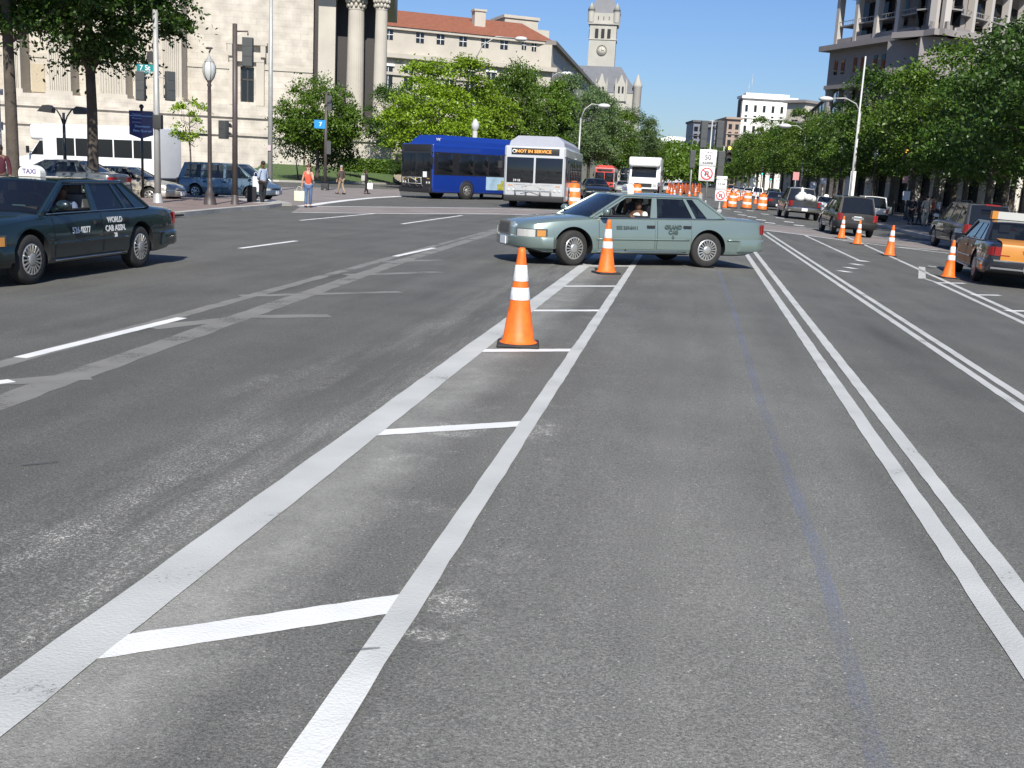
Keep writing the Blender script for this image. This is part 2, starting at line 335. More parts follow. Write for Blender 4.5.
# far left plaza and raised lawn in front of the archive building
FK = [(-90, 78), (-41.3, 90.5), (-37.5, 93.5), (-35.2, 98), (-33.4, 106), (-31, 118), (-25, 135), (-22.5, 150), (-22.5, 420)]
slab('kerb', FK+[(-22.8, 420), (-22.8, 150), (-25.3, 135), (-31.3, 118), (-33.7, 106), (-35.5, 98), (-37.8, 93.8), (-41.5, 90.9), (-90, 78.4)], -0.02, 0.17, mat('pale_kerb', (0.5, 0.48, 0.44), 0.8, var=0.15))
slab('sidewalk', [(-90, 78.4), (-41.5, 90.9), (-46, 112), (-60, 125), (-110, 115)], -0.02, 0.16, mat('pale_plaza', (0.36, 0.33, 0.29), 0.85, var=0.2, scale=0.5))
mb = MB()
LA = [(-46, 89.8), (-41.5, 90.9), (-37.8, 93.8), (-35.5, 98), (-33.7, 106), (-31.3, 118), (-25.3, 135), (-22.8, 150), (-22.8, 420)]
LB = [(-47, 111), (-46, 112), (-42, 114), (-40, 118), (-38, 122), (-36, 128), (-32, 140), (-30, 152), (-30, 420)]
LCc = [(-100, 420)]*9
vs = [(x, y, -0.16) for x, y in LA]+[(x, y, 0.75) for x, y in LB]+[(x-2, y+6, 1.2) for x, y in LB]+[(x-15, y+50, 1.3) for x, y in LB]
fs = [(r*9+i, r*9+i+1, (r+1)*9+i+1, (r+1)*9+i) for r in range(3) for i in range(8)]
mb.add(vs, fs, 0, True); o = mb.build('lawn', GRASS); tag(o, kind='structure')
if o.data.polygons[0].normal.z < 0: o.data.flip_normals()
# paved area left of Pennsylvania crossing (pinkish) and crossings
def resample(pts, n=80):
    L_ = [0]
    for a, b in zip(pts[:-1], pts[1:]): L_.append(L_[-1]+(b-a).length)
    out = []
    for i in range(n+1):
        d = L_[-1]*i/n; k = max(j for j in range(len(pts)) if L_[j] <= d+1e-6); k = min(k, len(pts)-2)
        out.append(pts[k].lerp(pts[k+1], (d-L_[k])/(L_[k+1]-L_[k])))
    return out
fa = resample([P(302, 206), P(400, 207), P(500, 208.5), P(640, 214), P(770, 225.5), P(830, 231), P(880, 237), P(960, 244)]); na = resample([P(292, 212), P(400, 213.6), P(500, 214.5), P(690, 222.5), P(800, 234.5), P(870, 243), P(960, 252.5)])
mb = MB(); mb.add([(p.x, p.y, 0.0025) for p in fa]+[(p.x, p.y, 0.0025) for p in na], [(i, i+1, 82+i, 81+i) for i in range(80)]); tag(mb.build('crosswalk_paving', BRICKX), kind='structure')
pv = [P(302, 206), P(345, 201.5), P(372, 198.5), P(400, 197), P(400, 189.5), P(360, 188.3), P(320, 187.5), P(270, 187.0), P(225, 188), P(200, 192), P(255, 203)]
sheet('street_paving', pv, 0.0025, BRICKX)
def stripe(mb, pts, width, z=0.01, jit=0.004, mi=0, step=0.2):
    pts = [Vector((p[0], p[1], 0)) for p in pts]; out = []
    for a, b in zip(pts[:-1], pts[1:]):
        n = max(1, min(220, int((b-a).length/step)))
        for i in range(n+(1 if b is pts[-1] else 0)): out.append(a.lerp(b, i/n))
    vs = []
    for i, p in enumerate(out):
        d = (out[min(i+1, len(out)-1)]-out[max(i-1, 0)]).normalized(); nrm = Vector((-d.y, d.x, 0))
        for s in (1, -1): q = p+nrm*s*(width/2+random.uniform(-jit, jit)); vs.append((q.x, q.y, z))
    mb.add(vs, [(2*i+1, 2*i+3, 2*i+2, 2*i) for i in range(len(out)-1)], mi)
def stripes(name, lst, m, z=0.01, jit=0.004):
    mb = MB()
    for pts, wd in lst: stripe(mb, pts, wd, z, jit)
    return tag(mb.build(name, m, fix=False), kind='structure')
def through(a, b, y0, y1):
    f = lambda y: a.x+(b.x-a.x)*(y-a.y)/(b.y-a.y)
    return [(f(y0), y0), (f(y1), y1)]
XL1, XL2 = -1.93, -1.0
def cwn(px): return P(px, 214+(px-400)*0.006)   # near edge of crosswalk
XL1 = P(128, 598).x; stripes('lane_line', [(through(P(0, 708), P(584, 266), -2, 43), 0.215)], PAINT, 0.004)
XL2 = P(400, 622).x; stripes('lane_line', [(through(P(362, 674), P(634, 264), 1, 43), 0.115)], PAINT2, 0.0045)
mb = MB()
def rung(ya, yb, wd):
    xa, xb = XL1+.10, XL2-.045; n = 16; vs = []
    for i in range(n+1):
        x = xa+(xb-xa)*i/n; y = ya+(yb-ya)*i/n; vs += [(x, y+wd/2+random.uniform(-.005, .005), .0035), (x, y-wd/2+random.uniform(-.005, .005), .0035)]
    mb.add(vs, [(2*i+1, 2*i+3, 2*i+2, 2*i) for i in range(n)])
for i, (a, b) in enumerate([((97, 652), (396, 603)), ((372, 434), (520, 423.5)), ((476, 351), (571, 350)), ((531, 311), (600, 310.5)), ((560, 286.5), (616, 286))]): rung(P(*a).y, P(*b).y, .2 if i == 0 else .17)
for y in (20.0, 23.4, 26.8, 30.2, 33.6): rung(y, y+.6, .17)
tag(mb.build('hatch_marking', PAINTN, fix=False), kind='structure')
TYRE = thinmat('tyre_scuff', (.12, .12, .12), .8, 1.1, 35, .55, 6)
stripes('tyre_mark', [([P(20, 466), P(58, 462)], .05), ([P(345, 652), P(380, 650)], .015)], TYRE, .0075, .012)
stripes('lane_line', [(through(P(1022, 656), P(747, 255), 2, 39), 0.115), (through(P(1022, 595), P(757, 255), 2, 39), 0.105)], PAINT, 0.004)
stripes('lane_line', [(through(P(1020, 407), P(762, 233), 4, 42), 0.10), (through(P(1020, 396), P(768, 233), 4, 42), 0.10)], PAINT, 0.004)
a = P(805, 235.5); b = P(861, 261.5)
stripes('lane_line', [([(a.x, a.y), (b.x, b.y)], 0.11), ([P(836, 232), P(1060, 333)], 0.12), ([P(922, 278), P(935, 282), P(1060, 340)], 0.11), ([P(922, 267), P(922, 279)], 0.16)], PAINT, 0.004)
stripes('turn_marking', [([P(861+dx, 262+dy), P(868+dx, 262.2+dy)], 0.3) for dx, dy in ((-2, -1), (-8, 2.5), (-14, 6), (-20, 9.5))]+
        [([P(938, 283), P(965, 283.5)], 0.12), ([P(972, 295), P(1000, 295.5)], 0.12), ([P(1006, 311), P(1040, 311.5)], 0.12)], PAINTN, 0.0055)
dash = [(20, 358, 182, 318), (240, 248.5, 296, 241), (300, 220.5, 375, 213.5), (395, 256.5, 434, 248), (402, 224, 462, 215.5), (-60, 390, 12, 381)]
stripes('lane_dash', [([P(a_, b_), P(c_, d_)], 0.13) for a_, b_, c_, d_ in dash]+[([P(928, 237), P(918+36, 238.5)], 0.12), ([P(895, 247), P(938, 250)], 0.16), ([P(928, 266), P(962, 270)], 0.14)], PAINTN, 0.004)
stripes('crosswalk_line', [([P(302, 206.2), P(400, 207.2), P(500, 208.3), P(640, 214)], 0.28), ([P(292, 212.4), P(400, 213.8), P(500, 214), P(640, 219)], 0.25),
        ([P(302, 206.6), P(322, 203.5), P(345, 200.6), P(372, 198), P(402, 196.2)], 0.5),
        ([P(700, 220), P(758, 223.6), P(830, 230.5), P(880, 237), P(1030, 251)], 0.25), ([P(690, 222), P(758, 229.3), P(802, 234.8), P(870, 244), P(1030, 263)], 0.22)], PAINTN, 0.0055)
sq = []
for px, py in [(738, 212), (750, 210.8), (742, 215), (752, 217), (765, 214.2), (761, 220), (780, 218), (770, 223), (789, 222), (799, 225.5), (727, 209), (735, 219)]:
    p = P(px, py); sq.append(([(p.x-0.25, p.y), (p.x+0.25, p.y)], 0.9))
stripes('guide_dots', sq, PAINTN, 0.004)
gl = [([(-4.34, 3.5), (-4.75, 10.5), (-5.2, 19), (-5.6, 33)], 0.27), ([(-5.3, 6.0), (-5.42, 12), (-5.62, 22), (-5.8, 33)], 0.17)]
stripes('ground_off_marking', gl, GHOST, 0.002, 0.015)
stripes('ground_off_marking', [([P(-10, 383), P(90, 377)], 0.22), ([P(150, 328), P(250, 317), P(330, 316)], 0.25), ([P(240, 296), P(400, 292)], 0.2), ([P(345, 275), P(390, 274), P(440, 272)], 0.25), ([P(380, 262), P(440, 260)], 0.25)], GHOST, 0.003, 0.03)
0 and stripes('residue_band', [([(-1.62, 1), (-1.64, 5), (-1.6, 12), (-1.62, 30)], 0.34)], TANB, 0.004, 0.03)
stripes('chalk_line', [([P(900, 830), P(880, 768), P(820, 560), P(760, 400), P(735, 315), P(718, 270)], 0.07)], BLUEL, 0.002, 0.006)
# ================================================================== buildings
class Face:
    """local frame of a facade: x along it, outward = -y; px->local measurements"""
    def __init__(s, px, D, phi):
        p = at(px, 150, D); s.o = Vector((p.x, p.y, 0)); s.phi = phi
        s.d = Vector((math.cos(phi), math.sin(phi), 0)); s.n = Vector((-math.sin(phi), math.cos(phi), 0))
    def loc(s, px, py, y=0.0):
        r = ray(px, py); o = Vector((0, 0, CAMH)); t = ((s.o+s.n*y)-o).dot(s.n)/r.dot(s.n); q = o+r*t
        return (q-s.o).dot(s.d), q.z
    def x(s, px, py=60, y=0.0): return s.loc(px, py, y)[0]
    def z(s, px, py, y=0.0): return s.loc(px, py, y)[1]
STONE = brickmat('pale_limestone', (0.475, 0.435, 0.375), (0.49, 0.45, 0.39), 1.8, 0.75, (0.36, 0.33, 0.28))
STONE.node_tree.nodes['Brick Texture'].inputs['Mortar Size'].default_value = 0.018
STONE2 = mat('plain_limestone', (0.45, 0.415, 0.355), 0.85, var=0.12, scale=0.4, bump=0.25, bscale=3)
# brick texture runs in XY; facades are XZ, so turn its coordinates
def upright(m):
    t = m.node_tree; br = [n for n in t.nodes if n.type == 'TEX_BRICK'][0]; tc = [n for n in t.nodes if n.type == 'TEX_COORD'][0]
    s = t.nodes.new('ShaderNodeSeparateXYZ'); c = t.nodes.new('ShaderNodeCombineXYZ'); t.links.new(tc.outputs['Object'], s.inputs[0])
    a = t.nodes.new('ShaderNodeMath'); a.operation = 'ADD'; t.links.new(s.outputs[0], a.inputs[0]); t.links.new(s.outputs[1], a.inputs[1])
    t.links.new(a.outputs[0], c.inputs[0]); t.links.new(s.outputs[2], c.inputs[1]); t.links.new(c.outputs[0], br.inputs['Vector']); return m
upright(STONE)
BRZ_SHADE = mat('bronze_and_gap_shade', (0.035, 0.03, 0.028), 0.5)  # window-frame bronze, also the painted shade in the gaps between portico columns
ARC = thing('archive_building', 'huge pale stone building with fluted pilasters and tall columns at left', 'building')
F = Face(388, 135, R(15)); ARC.location = F.o; ARC.rotation_euler = (0, 0, F.phi)
TOP = 30.0
zp = F.z(384, 133)      # podium top at the corner
zl = F.z(250, 106)      # wall base ledge
Y1 = 3.2
def part(name, m, fn, parent=ARC, **k):
    mb = MB(); fn(mb); return mb.build(name, m, parent, **k)
xw0, xw1 = F.x(189, 60, Y1), F.x(313, 60, Y1)
# back wall with a real window opening
wx0, wx1 = F.x(240.5, 80, Y1), F.x(254, 80, Y1); wz0, wz1 = F.z(247, 102, Y1), F.z(247, 67, Y1)
def wall(mb):
    mb.bb(-70, wx0, Y1, Y1+1.5, zl, TOP); mb.bb(wx1, xw1, Y1, Y1+1.5, zl, TOP)
    mb.bb(wx0, wx1, Y1, Y1+1.5, zl, wz0); mb.bb(wx0, wx1, Y1, Y1+1.5, wz1, TOP)
part('wall', STONE, wall)
part('wall', STONE2, lambda mb: mb.bb(-70, xw1-0.5, Y1+1.5, Y1+30, 1, TOP-0.5))
fr = part('window_surround', STONE2, lambda mb: (mb.bb(wx0-1.3, wx0-0.35, Y1-0.5, Y1-0.002, wz0-0.4, wz1+0.6), mb.bb(wx1+0.35, wx1+1.3, Y1-0.5, Y1-0.002, wz0-0.4, wz1+0.6),
    mb.bb(wx0-1.3, wx1+1.3, Y1-0.55, Y1-0.002, wz1+0.6, wz1+1.2), mb.bb(wx0-1.7, wx1+1.7, Y1-0.9, Y1-0.002, wz1+2.6, wz1+2.95),
    mb.bb(wx0-1.5, wx0-0.9, Y1-0.85, Y1-0.004, wz1+1.2, wz1+2.6), mb.bb(wx1+0.9, wx1+1.5, Y1-0.85, Y1-0.004, wz1+1.2, wz1+2.6),
    mb.prism([(wx0-1.7, wz1+2.95), (wx1+1.7, wz1+2.95), ((wx0+wx1)/2, wz1+4.1)], Y1-0.8, Y1-0.003, plane='XZ'), mb.bb(wx0-1.0, wx1+1.0, Y1-0.4, Y1-0.004, wz0-0.9, wz0-0.4)))
wn = part('window', BGLASS, lambda mb: mb.bb(wx0, wx1, Y1+0.5, Y1+0.55, wz0, wz1))
cx = (wx0+wx1)/2
part('window_frame', BRZ_SHADE, lambda mb: (mb.bb(cx-0.09, cx+0.09, Y1+0.38, Y1+0.5, wz0, wz1), mb.bb(wx0, wx1, Y1+0.4, Y1+0.495, wz1-1.6, wz1-1.4), mb.bb(wx0, wx0+0.13, Y1+0.4, Y1+0.49, wz0, wz1), mb.bb(wx1-0.13, wx1, Y1+0.4, Y1+0.49, wz0, wz1)), wn)
part('window_curtain', mat('pale_blind', (0.35, 0.38, 0.36), 0.8), lambda mb: mb.bb(wx0, wx1, Y1+0.60, Y1+0.62, wz0, wz1-1.6), wn)
# belt courses carved along the wall
part('belt_course', STONE2, lambda mb: (mb.bb(xw0-60, wx0-1.3, Y1-0.14, Y1-0.002, F.z(215, 68, Y1), F.z(215, 64, Y1)), mb.bb(wx1+1.3, xw1, Y1-0.14, Y1-0.002, F.z(280, 71, Y1), F.z(280, 67, Y1))))
# fluted pilasters
def fluted(mb, x0, x1, y0, y1, z0, z1, n=9):
    w_ = (x1-x0); pts = [(x0, y1), (x0, y0)]
    fw = (w_-0.4)/n
    for i in range(n):
        a = x0+0.2+i*fw
        pts += [(a+fw*0.12, y0), (a+fw*0.3, y0+0.13), (a+fw*0.7, y0+0.13), (a+fw*0.88, y0)]
    pts += [(x1, y0), (x1, y1)]
    mb.prism(pts, z0, z1)
for a, b in ((-38, -15), (2, 20), (47, 70), (98, 125), (161, 181.5)):
    x0, x1 = F.x(a, 60), F.x(b, 60)
    part('pilaster', STONE2, lambda mb: fluted(mb, x0, x1, 0, Y1, zl, TOP))
    part('pilaster_base', STONE2, lambda mb: mb.bb(x0-0.25, x1+0.25, -0.25, Y1-0.3, zl-0.003, zl+0.5))
# panel recess frame left
part('wall_panel', mat('warm_stone_panel', (0.42, 0.36, 0.27), 0.85, var=0.1), lambda mb: mb.bb(F.x(32, 80, Y1), F.x(45, 80, Y1), Y1-0.12, Y1-0.002, F.z(38, 92, Y1), F.z(38, 64, Y1)))
# podium: stepped courses
def podium(mb):
    mb.bb(-75, F.x(305, 130), -1.0, Y1+2, zl-1.1, zl)
    mb.bb(-75, F.x(305, 130), -1.7, Y1+2, zl-1.5, zl-1.1)
    mb.bb(-75, F.x(305, 130), -1.4, Y1+2, zl-3.3, zl-1.5)
    mb.bb(-75, F.x(305, 130), -2.1, Y1+2, zl-3.65, zl-3.3)
    mb.bb(-75, F.x(305, 130), -1.8, Y1+2, 0, zl-3.65)
part('podium', STONE, podium)
part('basement_window', BGLASS, lambda mb: [mb.bb(F.x(a, 132), F.x(b, 132), -1.83, -1.78, F.z(a, 135.5), F.z(a, 130)) for a, b in ((190, 212), (120, 138), (60, 80))])
xs = F.x(335, 130)
def pod2(mb):
    mb.bb(F.x(305, 130), 1.2, 0.5, 30, 0, zp-3.2)
    mb.bb(F.x(330, 150), F.x(390.5, 150), -2.2, 8, 0, F.z(380, 143)); mb.bb(F.x(329, 150), F.x(392, 150), -2.5, 8.3, F.z(380, 143), F.z(380, 140))
    mb.bb(F.x(340, 140), F.x(388, 140), -1.3, 8, F.z(380, 140), zp)
    mb.bb(F.x(305, 140), F.x(340, 140), 0.4, 8, zp-3.2, zp)
part('portico_podium', STONE2, pod2)
# anta + columns of the portico
part('pilaster', STONE2, lambda mb: mb.bb(F.x(318, 60, 2), F.x(335, 60, 2), 2, 4.2, zp-1, TOP))
def column(px0, px1, py=70, capz=None, yc=0.9):
    x0, x1 = F.x(px0, py), F.x(px1, py); c = ((x0+x1)/2, yc, 0); r = (x1-x0)/2
    mb = MB(); n = 72; ct = capz or TOP-2.2
    prof = [(r*1.32, zp), (r*1.32, zp+0.35), (r*1.22, zp+0.5), (r*1.25, zp+0.7), (r*1.05, zp+0.9)]
    prof += [(r*(1-0.12*(i/10)**1.5), zp+0.95+(ct-zp-0.95)*i/10) for i in range(11)]
    mb.lathe(prof, n, 0, c)
    for i in range(len(mb.v)):     # flutes
        k = i % n; ring = i//n
        if ring >= 5 and (k % 3) == 0:
            v = mb.v[i]; mb.v[i] = (c[0]+(v[0]-c[0])*0.955, c[1]+(v[1]-c[1])*0.955, v[2])
    o = mb.build('column', STONE2, ARC)
    cp = MB(); rr = r*0.88
    cp.lathe([(rr, ct), (rr*1.08, ct+0.1), (rr*1.0, ct+0.25), (rr*1.02, ct+0.9), (rr*1.15, ct+1.5), (rr*1.45, ct+2.0)], 32, 0, c)
    for row, (zz, rad, s) in enumerate(((0.55, 1.12, 0.26), (1.1, 1.22, 0.3), (1.65, 1.42, 0.26))):
        for k in range(12):
            a = 2*math.pi*(k+0.5*(row % 2))/12; cp.ball((c[0]+rr*rad*math.cos(a), c[1]+rr*rad*math.sin(a), ct+zz), s, n=5, sc_=(0.8, 0.8, 1.1))
    cp.bb(c[0]-rr*1.5, c[0]+rr*1.5, c[1]-rr*1.5, c[1]+rr*1.5, ct+2.0, ct+2.4)
    cp.build('capital', STONE2, o)
    return o
capz = F.z(384, 10)
column(373.5, 387, 60, capz); column(345.5, 363.5, 60, capz, 2.2)

part('entablature', STONE2, lambda mb: mb.bb(F.x(316, 60), 0.2, -0.5, 30, capz+2.4, capz+6))
part('portico_gap_shade', BRZ_SHADE, lambda mb: (mb.bb(F.x(316, 60), F.x(373.5, 60), 5.5, 6.5, zp-2, TOP-3), mb.bb(F.x(311, 60), F.x(319, 60), Y1+1.0, Y1+12, zp-1, TOP-1)))  # dark panels added in the column gaps to stand in for their shade
part('portico_ceiling', STONE2, lambda mb: mb.bb(F.x(316, 60), 0.1, 4.5, 26, capz+2.0, capz+2.35))
# ---- low hedges in front
HEDGE_L = None
# ---- stone figure on a pedestal beyond the corner
fig = thing('statue', 'weathered seated stone figure on a high block beside the blue bus', 'statue', at(412, 160, 118).to_2d().to_3d())
def S(px, py): q = at(px, py, 118); l = (q-fig.location); return l.dot(RT), q.z
STATM = mat('weathered_stone', (0.33, 0.29, 0.23), 0.9, var=0.3, scale=0.8, bump=0.6, bscale=4)
fig.rotation_euler = (0, 0, YAW)
mb = MB(); pz = S(412, 138)[1]
mb.prism([(-1.9, -1.2), (1.7, -1.2), (1.7, 1.4), (-1.9, 1.4)], 0, pz*0.72)
mb.prism([(-1.7, -1.0), (1.4, -1.0), (1.4, 1.2), (-1.7, 1.2)], pz*0.72, pz)
mb.build('pedestal', STATM, fig)
mb = MB()
mb.ball((-0.3, 0, pz+0.4), 1.15, n=12, sc_=(1.0, 0.9, 0.75)); mb.ball((0.7, -0.5, pz+0.2), 0.65, n=10, sc_=(1.1, 1, 0.8)); mb.ball((0.0, 0.1, pz+1.25), 0.62, n=12, sc_=(0.8, 0.7, 1.1))
mb.ball((0.35, 0.0, pz+2.15), 0.33, n=12); mb.tube([(0.2, -0.1, pz+1.6), (0.7, -0.5, pz+1.2), (0.95, -0.7, pz+0.6)], [0.25, 0.2, 0.16], 10); mb.tube([(-0.4, -0.2, pz+0.5), (0.5, -0.9, pz+0.7), (0.8, -0.95, pz-0.1)], [0.42, 0.36, 0.25], 10)
mb.tube([(0.35, 0, pz+1.8), (0.36, 0, pz+2.1)], 0.16, 8)
mb.build('seated_figure', STATM, fig)
# ================================================================== red tiled building
F2 = Face(380, 200, R(30)); JB = thing('tiled_roof_building', 'long stone building with red tiled roof behind the trees left of the clock tower', 'building', F2.o, F2.phi)
xr = F2.x(555, 45)
ze = F2.z(460, 35); zt_ = F2.z(387, 7)
TILE = mat('red_roof_tile', (0.25, 0.09, 0.048), 0.85, var=0.25, scale=1.5, bump=0.5, bscale=6)
part('wall', STONE2, lambda mb: (mb.bb(-25, xr-0.5, 0, 20, 0, ze-5.2), mb.bb(-25, xr-0.5, 1.5, 20, ze-4.4, ze)), JB)
part('cornice', STONE2, lambda mb: (mb.bb(-25.3, xr+0.3, -1.1, 20, ze-5.2, ze-4.4), mb.bb(-25, xr-0.2, -0.4, 20, ze-8.2, ze-7.7), mb.bb(-25, xr-0.2, 0.9, 20, ze, ze+0.5)), JB)
def roof(mb):
    x0 = -25.0; x1 = xr+0.4; xrdg = F2.x(525, 28, 9); h = zt_-ze+1.2
    vs = [(x0, 0.7, ze+0.5), (x1, 0.7, ze+0.5), (x1, 22, ze+0.5), (x0, 22, ze+0.5), (x0, 11, ze+h), (xrdg, 11, ze+h)]
    mb.add(vs, [(0, 1, 5, 4), (1, 2, 5), (2, 3, 4, 5), (0, 4, 3), (0, 3, 2, 1)])
part('roof', TILE, roof, JB)
ch0 = F2.x(475, 15, 6); part('chimney', STONE2, lambda mb: (mb.bb(ch0, ch0+2.2, 6, 8, ze+2, F2.z(478, 11, 6)), mb.bb(ch0-0.2, ch0+2.4, 5.8, 8.2, F2.z(478, 11, 6), F2.z(478, 9, 6))), JB)
ph0, ph1 = F2.x(505, 20, 16), F2.x(545, 20, 16); part('roof_house', STONE2, lambda mb: (mb.bb(ph0, ph1-1.5, 16, 24, ze, F2.z(520, 19, 16)), mb.bb(ph0-0.3, ph1-1.2, 15.7, 24.3, F2.z(520, 19, 16), F2.z(520, 16, 16)), mb.bb(ph1-1.5, ph1+1.5, 17, 24, ze, F2.z(520, 27, 16))), JB)
for px, py in ((389, 34.5), (420, 38), (440.5, 39.5), (463, 41.5), (485, 43), (504, 44.5), (524, 45), (534, 46.5), (545, 48)):
    wx_, wz_ = F2.loc(px, py, 1.5); hw = 0.75 if px < 510 else 0.45; wn = part('window', BGLASS, lambda mb: mb.bb(wx_-hw, wx_+hw, 1.44, 1.497, wz_-0.9, wz_+0.9), JB)
    part('window_frame', WHITEP, lambda mb: (mb.bb(wx_-hw, wx_+hw, 1.41, 1.437, wz_-0.05, wz_+0.05), mb.bb(wx_-0.04, wx_+0.04, 1.412, 1.438, wz_-0.9, wz_+0.9)), wn)
for i in range(8):
    px = 388+i*20.5; wx_, wz_ = F2.loc(px, 75+i*1.2, 0); wn = part('window', BGLASS, lambda mb: mb.bb(wx_-0.85, wx_+0.85, -0.06, -0.003, wz_-2.4, wz_+1.6), JB)
    part('window_frame', WHITEP, lambda mb: (mb.bb(wx_-0.05, wx_+0.05, -0.09, -0.063, wz_-2.4, wz_+1.6), mb.bb(wx_-1.1, wx_+1.1, -0.35, -0.004, wz_+1.6, wz_+2.0)), wn)
# wing along the avenue (recedes)
M2 = Matrix.Rotation(-F2.phi, 3, 'Z')
def wing(mb, h0, h1, off):
    a = Vector((xr-0.5, 0.2, 0)); dr = M2 @ Vector((-0.01, 1, 0)); sd = M2 @ Vector((-1, -0.01, 0))
    q = [a-sd*off, a+dr*230-sd*off, a+dr*230+sd*6, a+sd*6]
    mb.prism([(v.x, v.y) for v in q], h0, h1)
part('wing_wall', STONE2, lambda mb: wing(mb, 0, ze-0.1, 0.0), JB)
part('wing_cornice', mat('dark_cornice', (0.2, 0.18, 0.16), 0.8), lambda mb: wing(mb, ze-0.1, ze+0.7, 0.8), JB)
# ================================================================== clock tower
DT = 620.0; HY = -44
TW = thing('clock_tower_building', 'grey stone tower with clock and steep roofed hall rising beyond the trees', 'building')
tb = at(599, 100, DT); TW.location = (tb.x, tb.y, 0); TW.rotation_euler = (0, 0, YAW+R(-6))
GST = mat('grey_granite', (0.40, 0.385, 0.34), 0.85, var=0.12, scale=0.15, bump=0.3, bscale=1)
SLATE = mat('blue_grey_slate', (0.13, 0.135, 0.15), 0.6, var=0.15, scale=0.3)
DK = mat('dark_opening', (0.02, 0.02, 0.022), 0.8)
def tz(py, px=603): return at(px, py, DT-7).z
K_ = DT/FPX
hw = 12.6*K_
z_sh, z_bel = tz(23), tz(13)
part('shaft', GST, lambda mb: mb.bb(-hw, hw, -hw, hw, 0, z_sh), TW)
part('string_course', GST, lambda mb: (mb.bb(-hw-0.4, hw+0.4, -hw-0.4, hw+0.4, tz(40), tz(39)), mb.bb(-hw-0.9, hw+0.9, -hw-0.9, hw+0.9, tz(24.5), z_sh)), TW)
part('belfry', GST, lambda mb: mb.bb(-hw, hw, -hw, hw, z_sh, z_bel), TW)
for sx in (-1, 1):
    for sy in (-1, 1):
        mb = MB(); zc = z_bel+1.5
        mb.lathe([(1.7, z_sh+0.2), (1.9, z_bel), (1.9, zc), (2.1, zc), (0.05, zc+4)], 12, 0, (sx*hw*0.95, sy*hw*0.95, 0)); mb.build('corner_turret', GST, TW)
part('roof', SLATE, lambda mb: (mb.add([(-hw, -hw, z_bel), (hw, -hw, z_bel), (hw, hw, z_bel), (-hw, hw, z_bel), (0, 0, z_bel+23)], [(0, 1, 4), (1, 2, 4), (2, 3, 4), (3, 0, 4), (0, 3, 2, 1)])), TW)
for k in (-1, 0, 1):
    part('belfry_opening', DK, lambda mb: mb.bb(k*hw*0.46-0.9, k*hw*0.46+0.9, -hw-0.45, -hw-0.1, tz(38), tz(29)), TW)
    part('belfry_opening', DK, lambda mb: mb.bb(-hw-0.45, -hw-0.1, k*hw*0.46-0.9, k*hw*0.46+0.9, tz(38), tz(29)), TW)
    part('slit_window', DK, lambda mb: mb.bb(k*hw*0.4-0.2, k*hw*0.4+0.2, -hw-0.06, -hw-0.01, z_sh+1.5, z_sh+3.5), TW)
ck = part('clock', mat('clock_face', (0.46, 0.44, 0.38), 0.6), lambda mb: mb.lathe([(0.01, -hw-0.25), (2.4, -hw-0.25), (2.4, -hw-0.01)], 32, 0, (0, 0, tz(50.5)), 'Y'), TW)
part('clock_ring', mat('clock_ring', (0.16, 0.15, 0.12), 0.6), lambda mb: (mb.lathe([(2.45, -hw-0.3), (2.45, -hw-0.5), (2.85, -hw-0.5), (2.85, -hw-0.3)], 32, 0, (0, 0, tz(50.5)), 'Y'),
    [mb.box((2.0*math.sin(k*math.pi/6), -hw-0.31, tz(50.5)+2.0*math.cos(k*math.pi/6)), (0.22, 0.08, 0.4)) for k in range(12)],
    mb.bb(-0.15, 0.15, -hw-0.42, -hw-0.34, tz(50.5)-0.2, tz(50.5)+1.8), mb.bb(-0.2, 1.2, -hw-0.48, -hw-0.43, tz(50.5)-0.15, tz(50.5)+0.15)), ck)
def hall(px, py, D=DT-40): q = at(px, py, D)-Vector((tb.x, tb.y, 0)); l = Matrix.Rotation(-TW.rotation_euler.z, 3, 'Z') @ q; return l.x, q.z
xa, _ = hall(560, 90); xb, _ = hall(637, 95); zr = hall(600, 65)[1]; zb_ = hall(625, 94)[1]; xrr, _ = hall(621, 68)
part('hall_wall', GST, lambda mb: mb.bb(xa-20, xb, HY, HY+26, 0, zb_), TW)
part('hall_roof', SLATE, lambda mb: mb.add([(xa-20, HY-.3, zb_), (xb+0.3, HY-.3, zb_), (xb+0.3, HY+26, zb_), (xa-20, HY+26, zb_), (xa-20, HY+10, zr), (xrr, HY+10, zr), (xa-20, HY+16, zr), (xrr, HY+16, zr)], [(0, 1, 5, 4), (1, 2, 7, 5), (2, 3, 6, 7), (4, 5, 7, 6), (0, 4, 6, 3), (0, 3, 2, 1)]), TW)
def dormer(mb, x, z0, z1, w_=2.6):
    mb.prism([(x-w_, z0-8), (x+w_, z0-8), (x+w_, z0), (x+w_*0.45, z0+(z1-z0)*0.5), (x+0.3, z1), (x-0.3, z1), (x-w_*0.45, z0+(z1-z0)*0.5), (x-w_, z0)], HY-1, HY+5, plane='XZ')
    for s in (-1, 1): mb.lathe([(0.5, z0-8), (0.5, z0+1), (0.05, z0+4)], 8, 0, (x+s*(w_+0.2), HY-1, 0))
for px in (602.5, 622):
    x_, z1 = hall(px, 74.5 if px < 610 else 76); z0 = hall(px, 86.5)[1]
    d = part('dormer', GST, lambda mb: dormer(mb, x_, z0, z1), TW)
    for s in (-1, 1): part('window', DK, lambda mb: mb.bb(x_+s*1.0-0.5, x_+s*1.0+0.5, HY-1.1, HY-.9, z0-4, z0-0.5), d)
part('corner_turret', GST, lambda mb: (mb.lathe([(2.2, 0), (2.2, zb_+3), (2.5, zb_+3.4), (2.5, zb_+4.4), (0.05, zb_+10)], 14, 0, (xb, HY, 0))), TW)
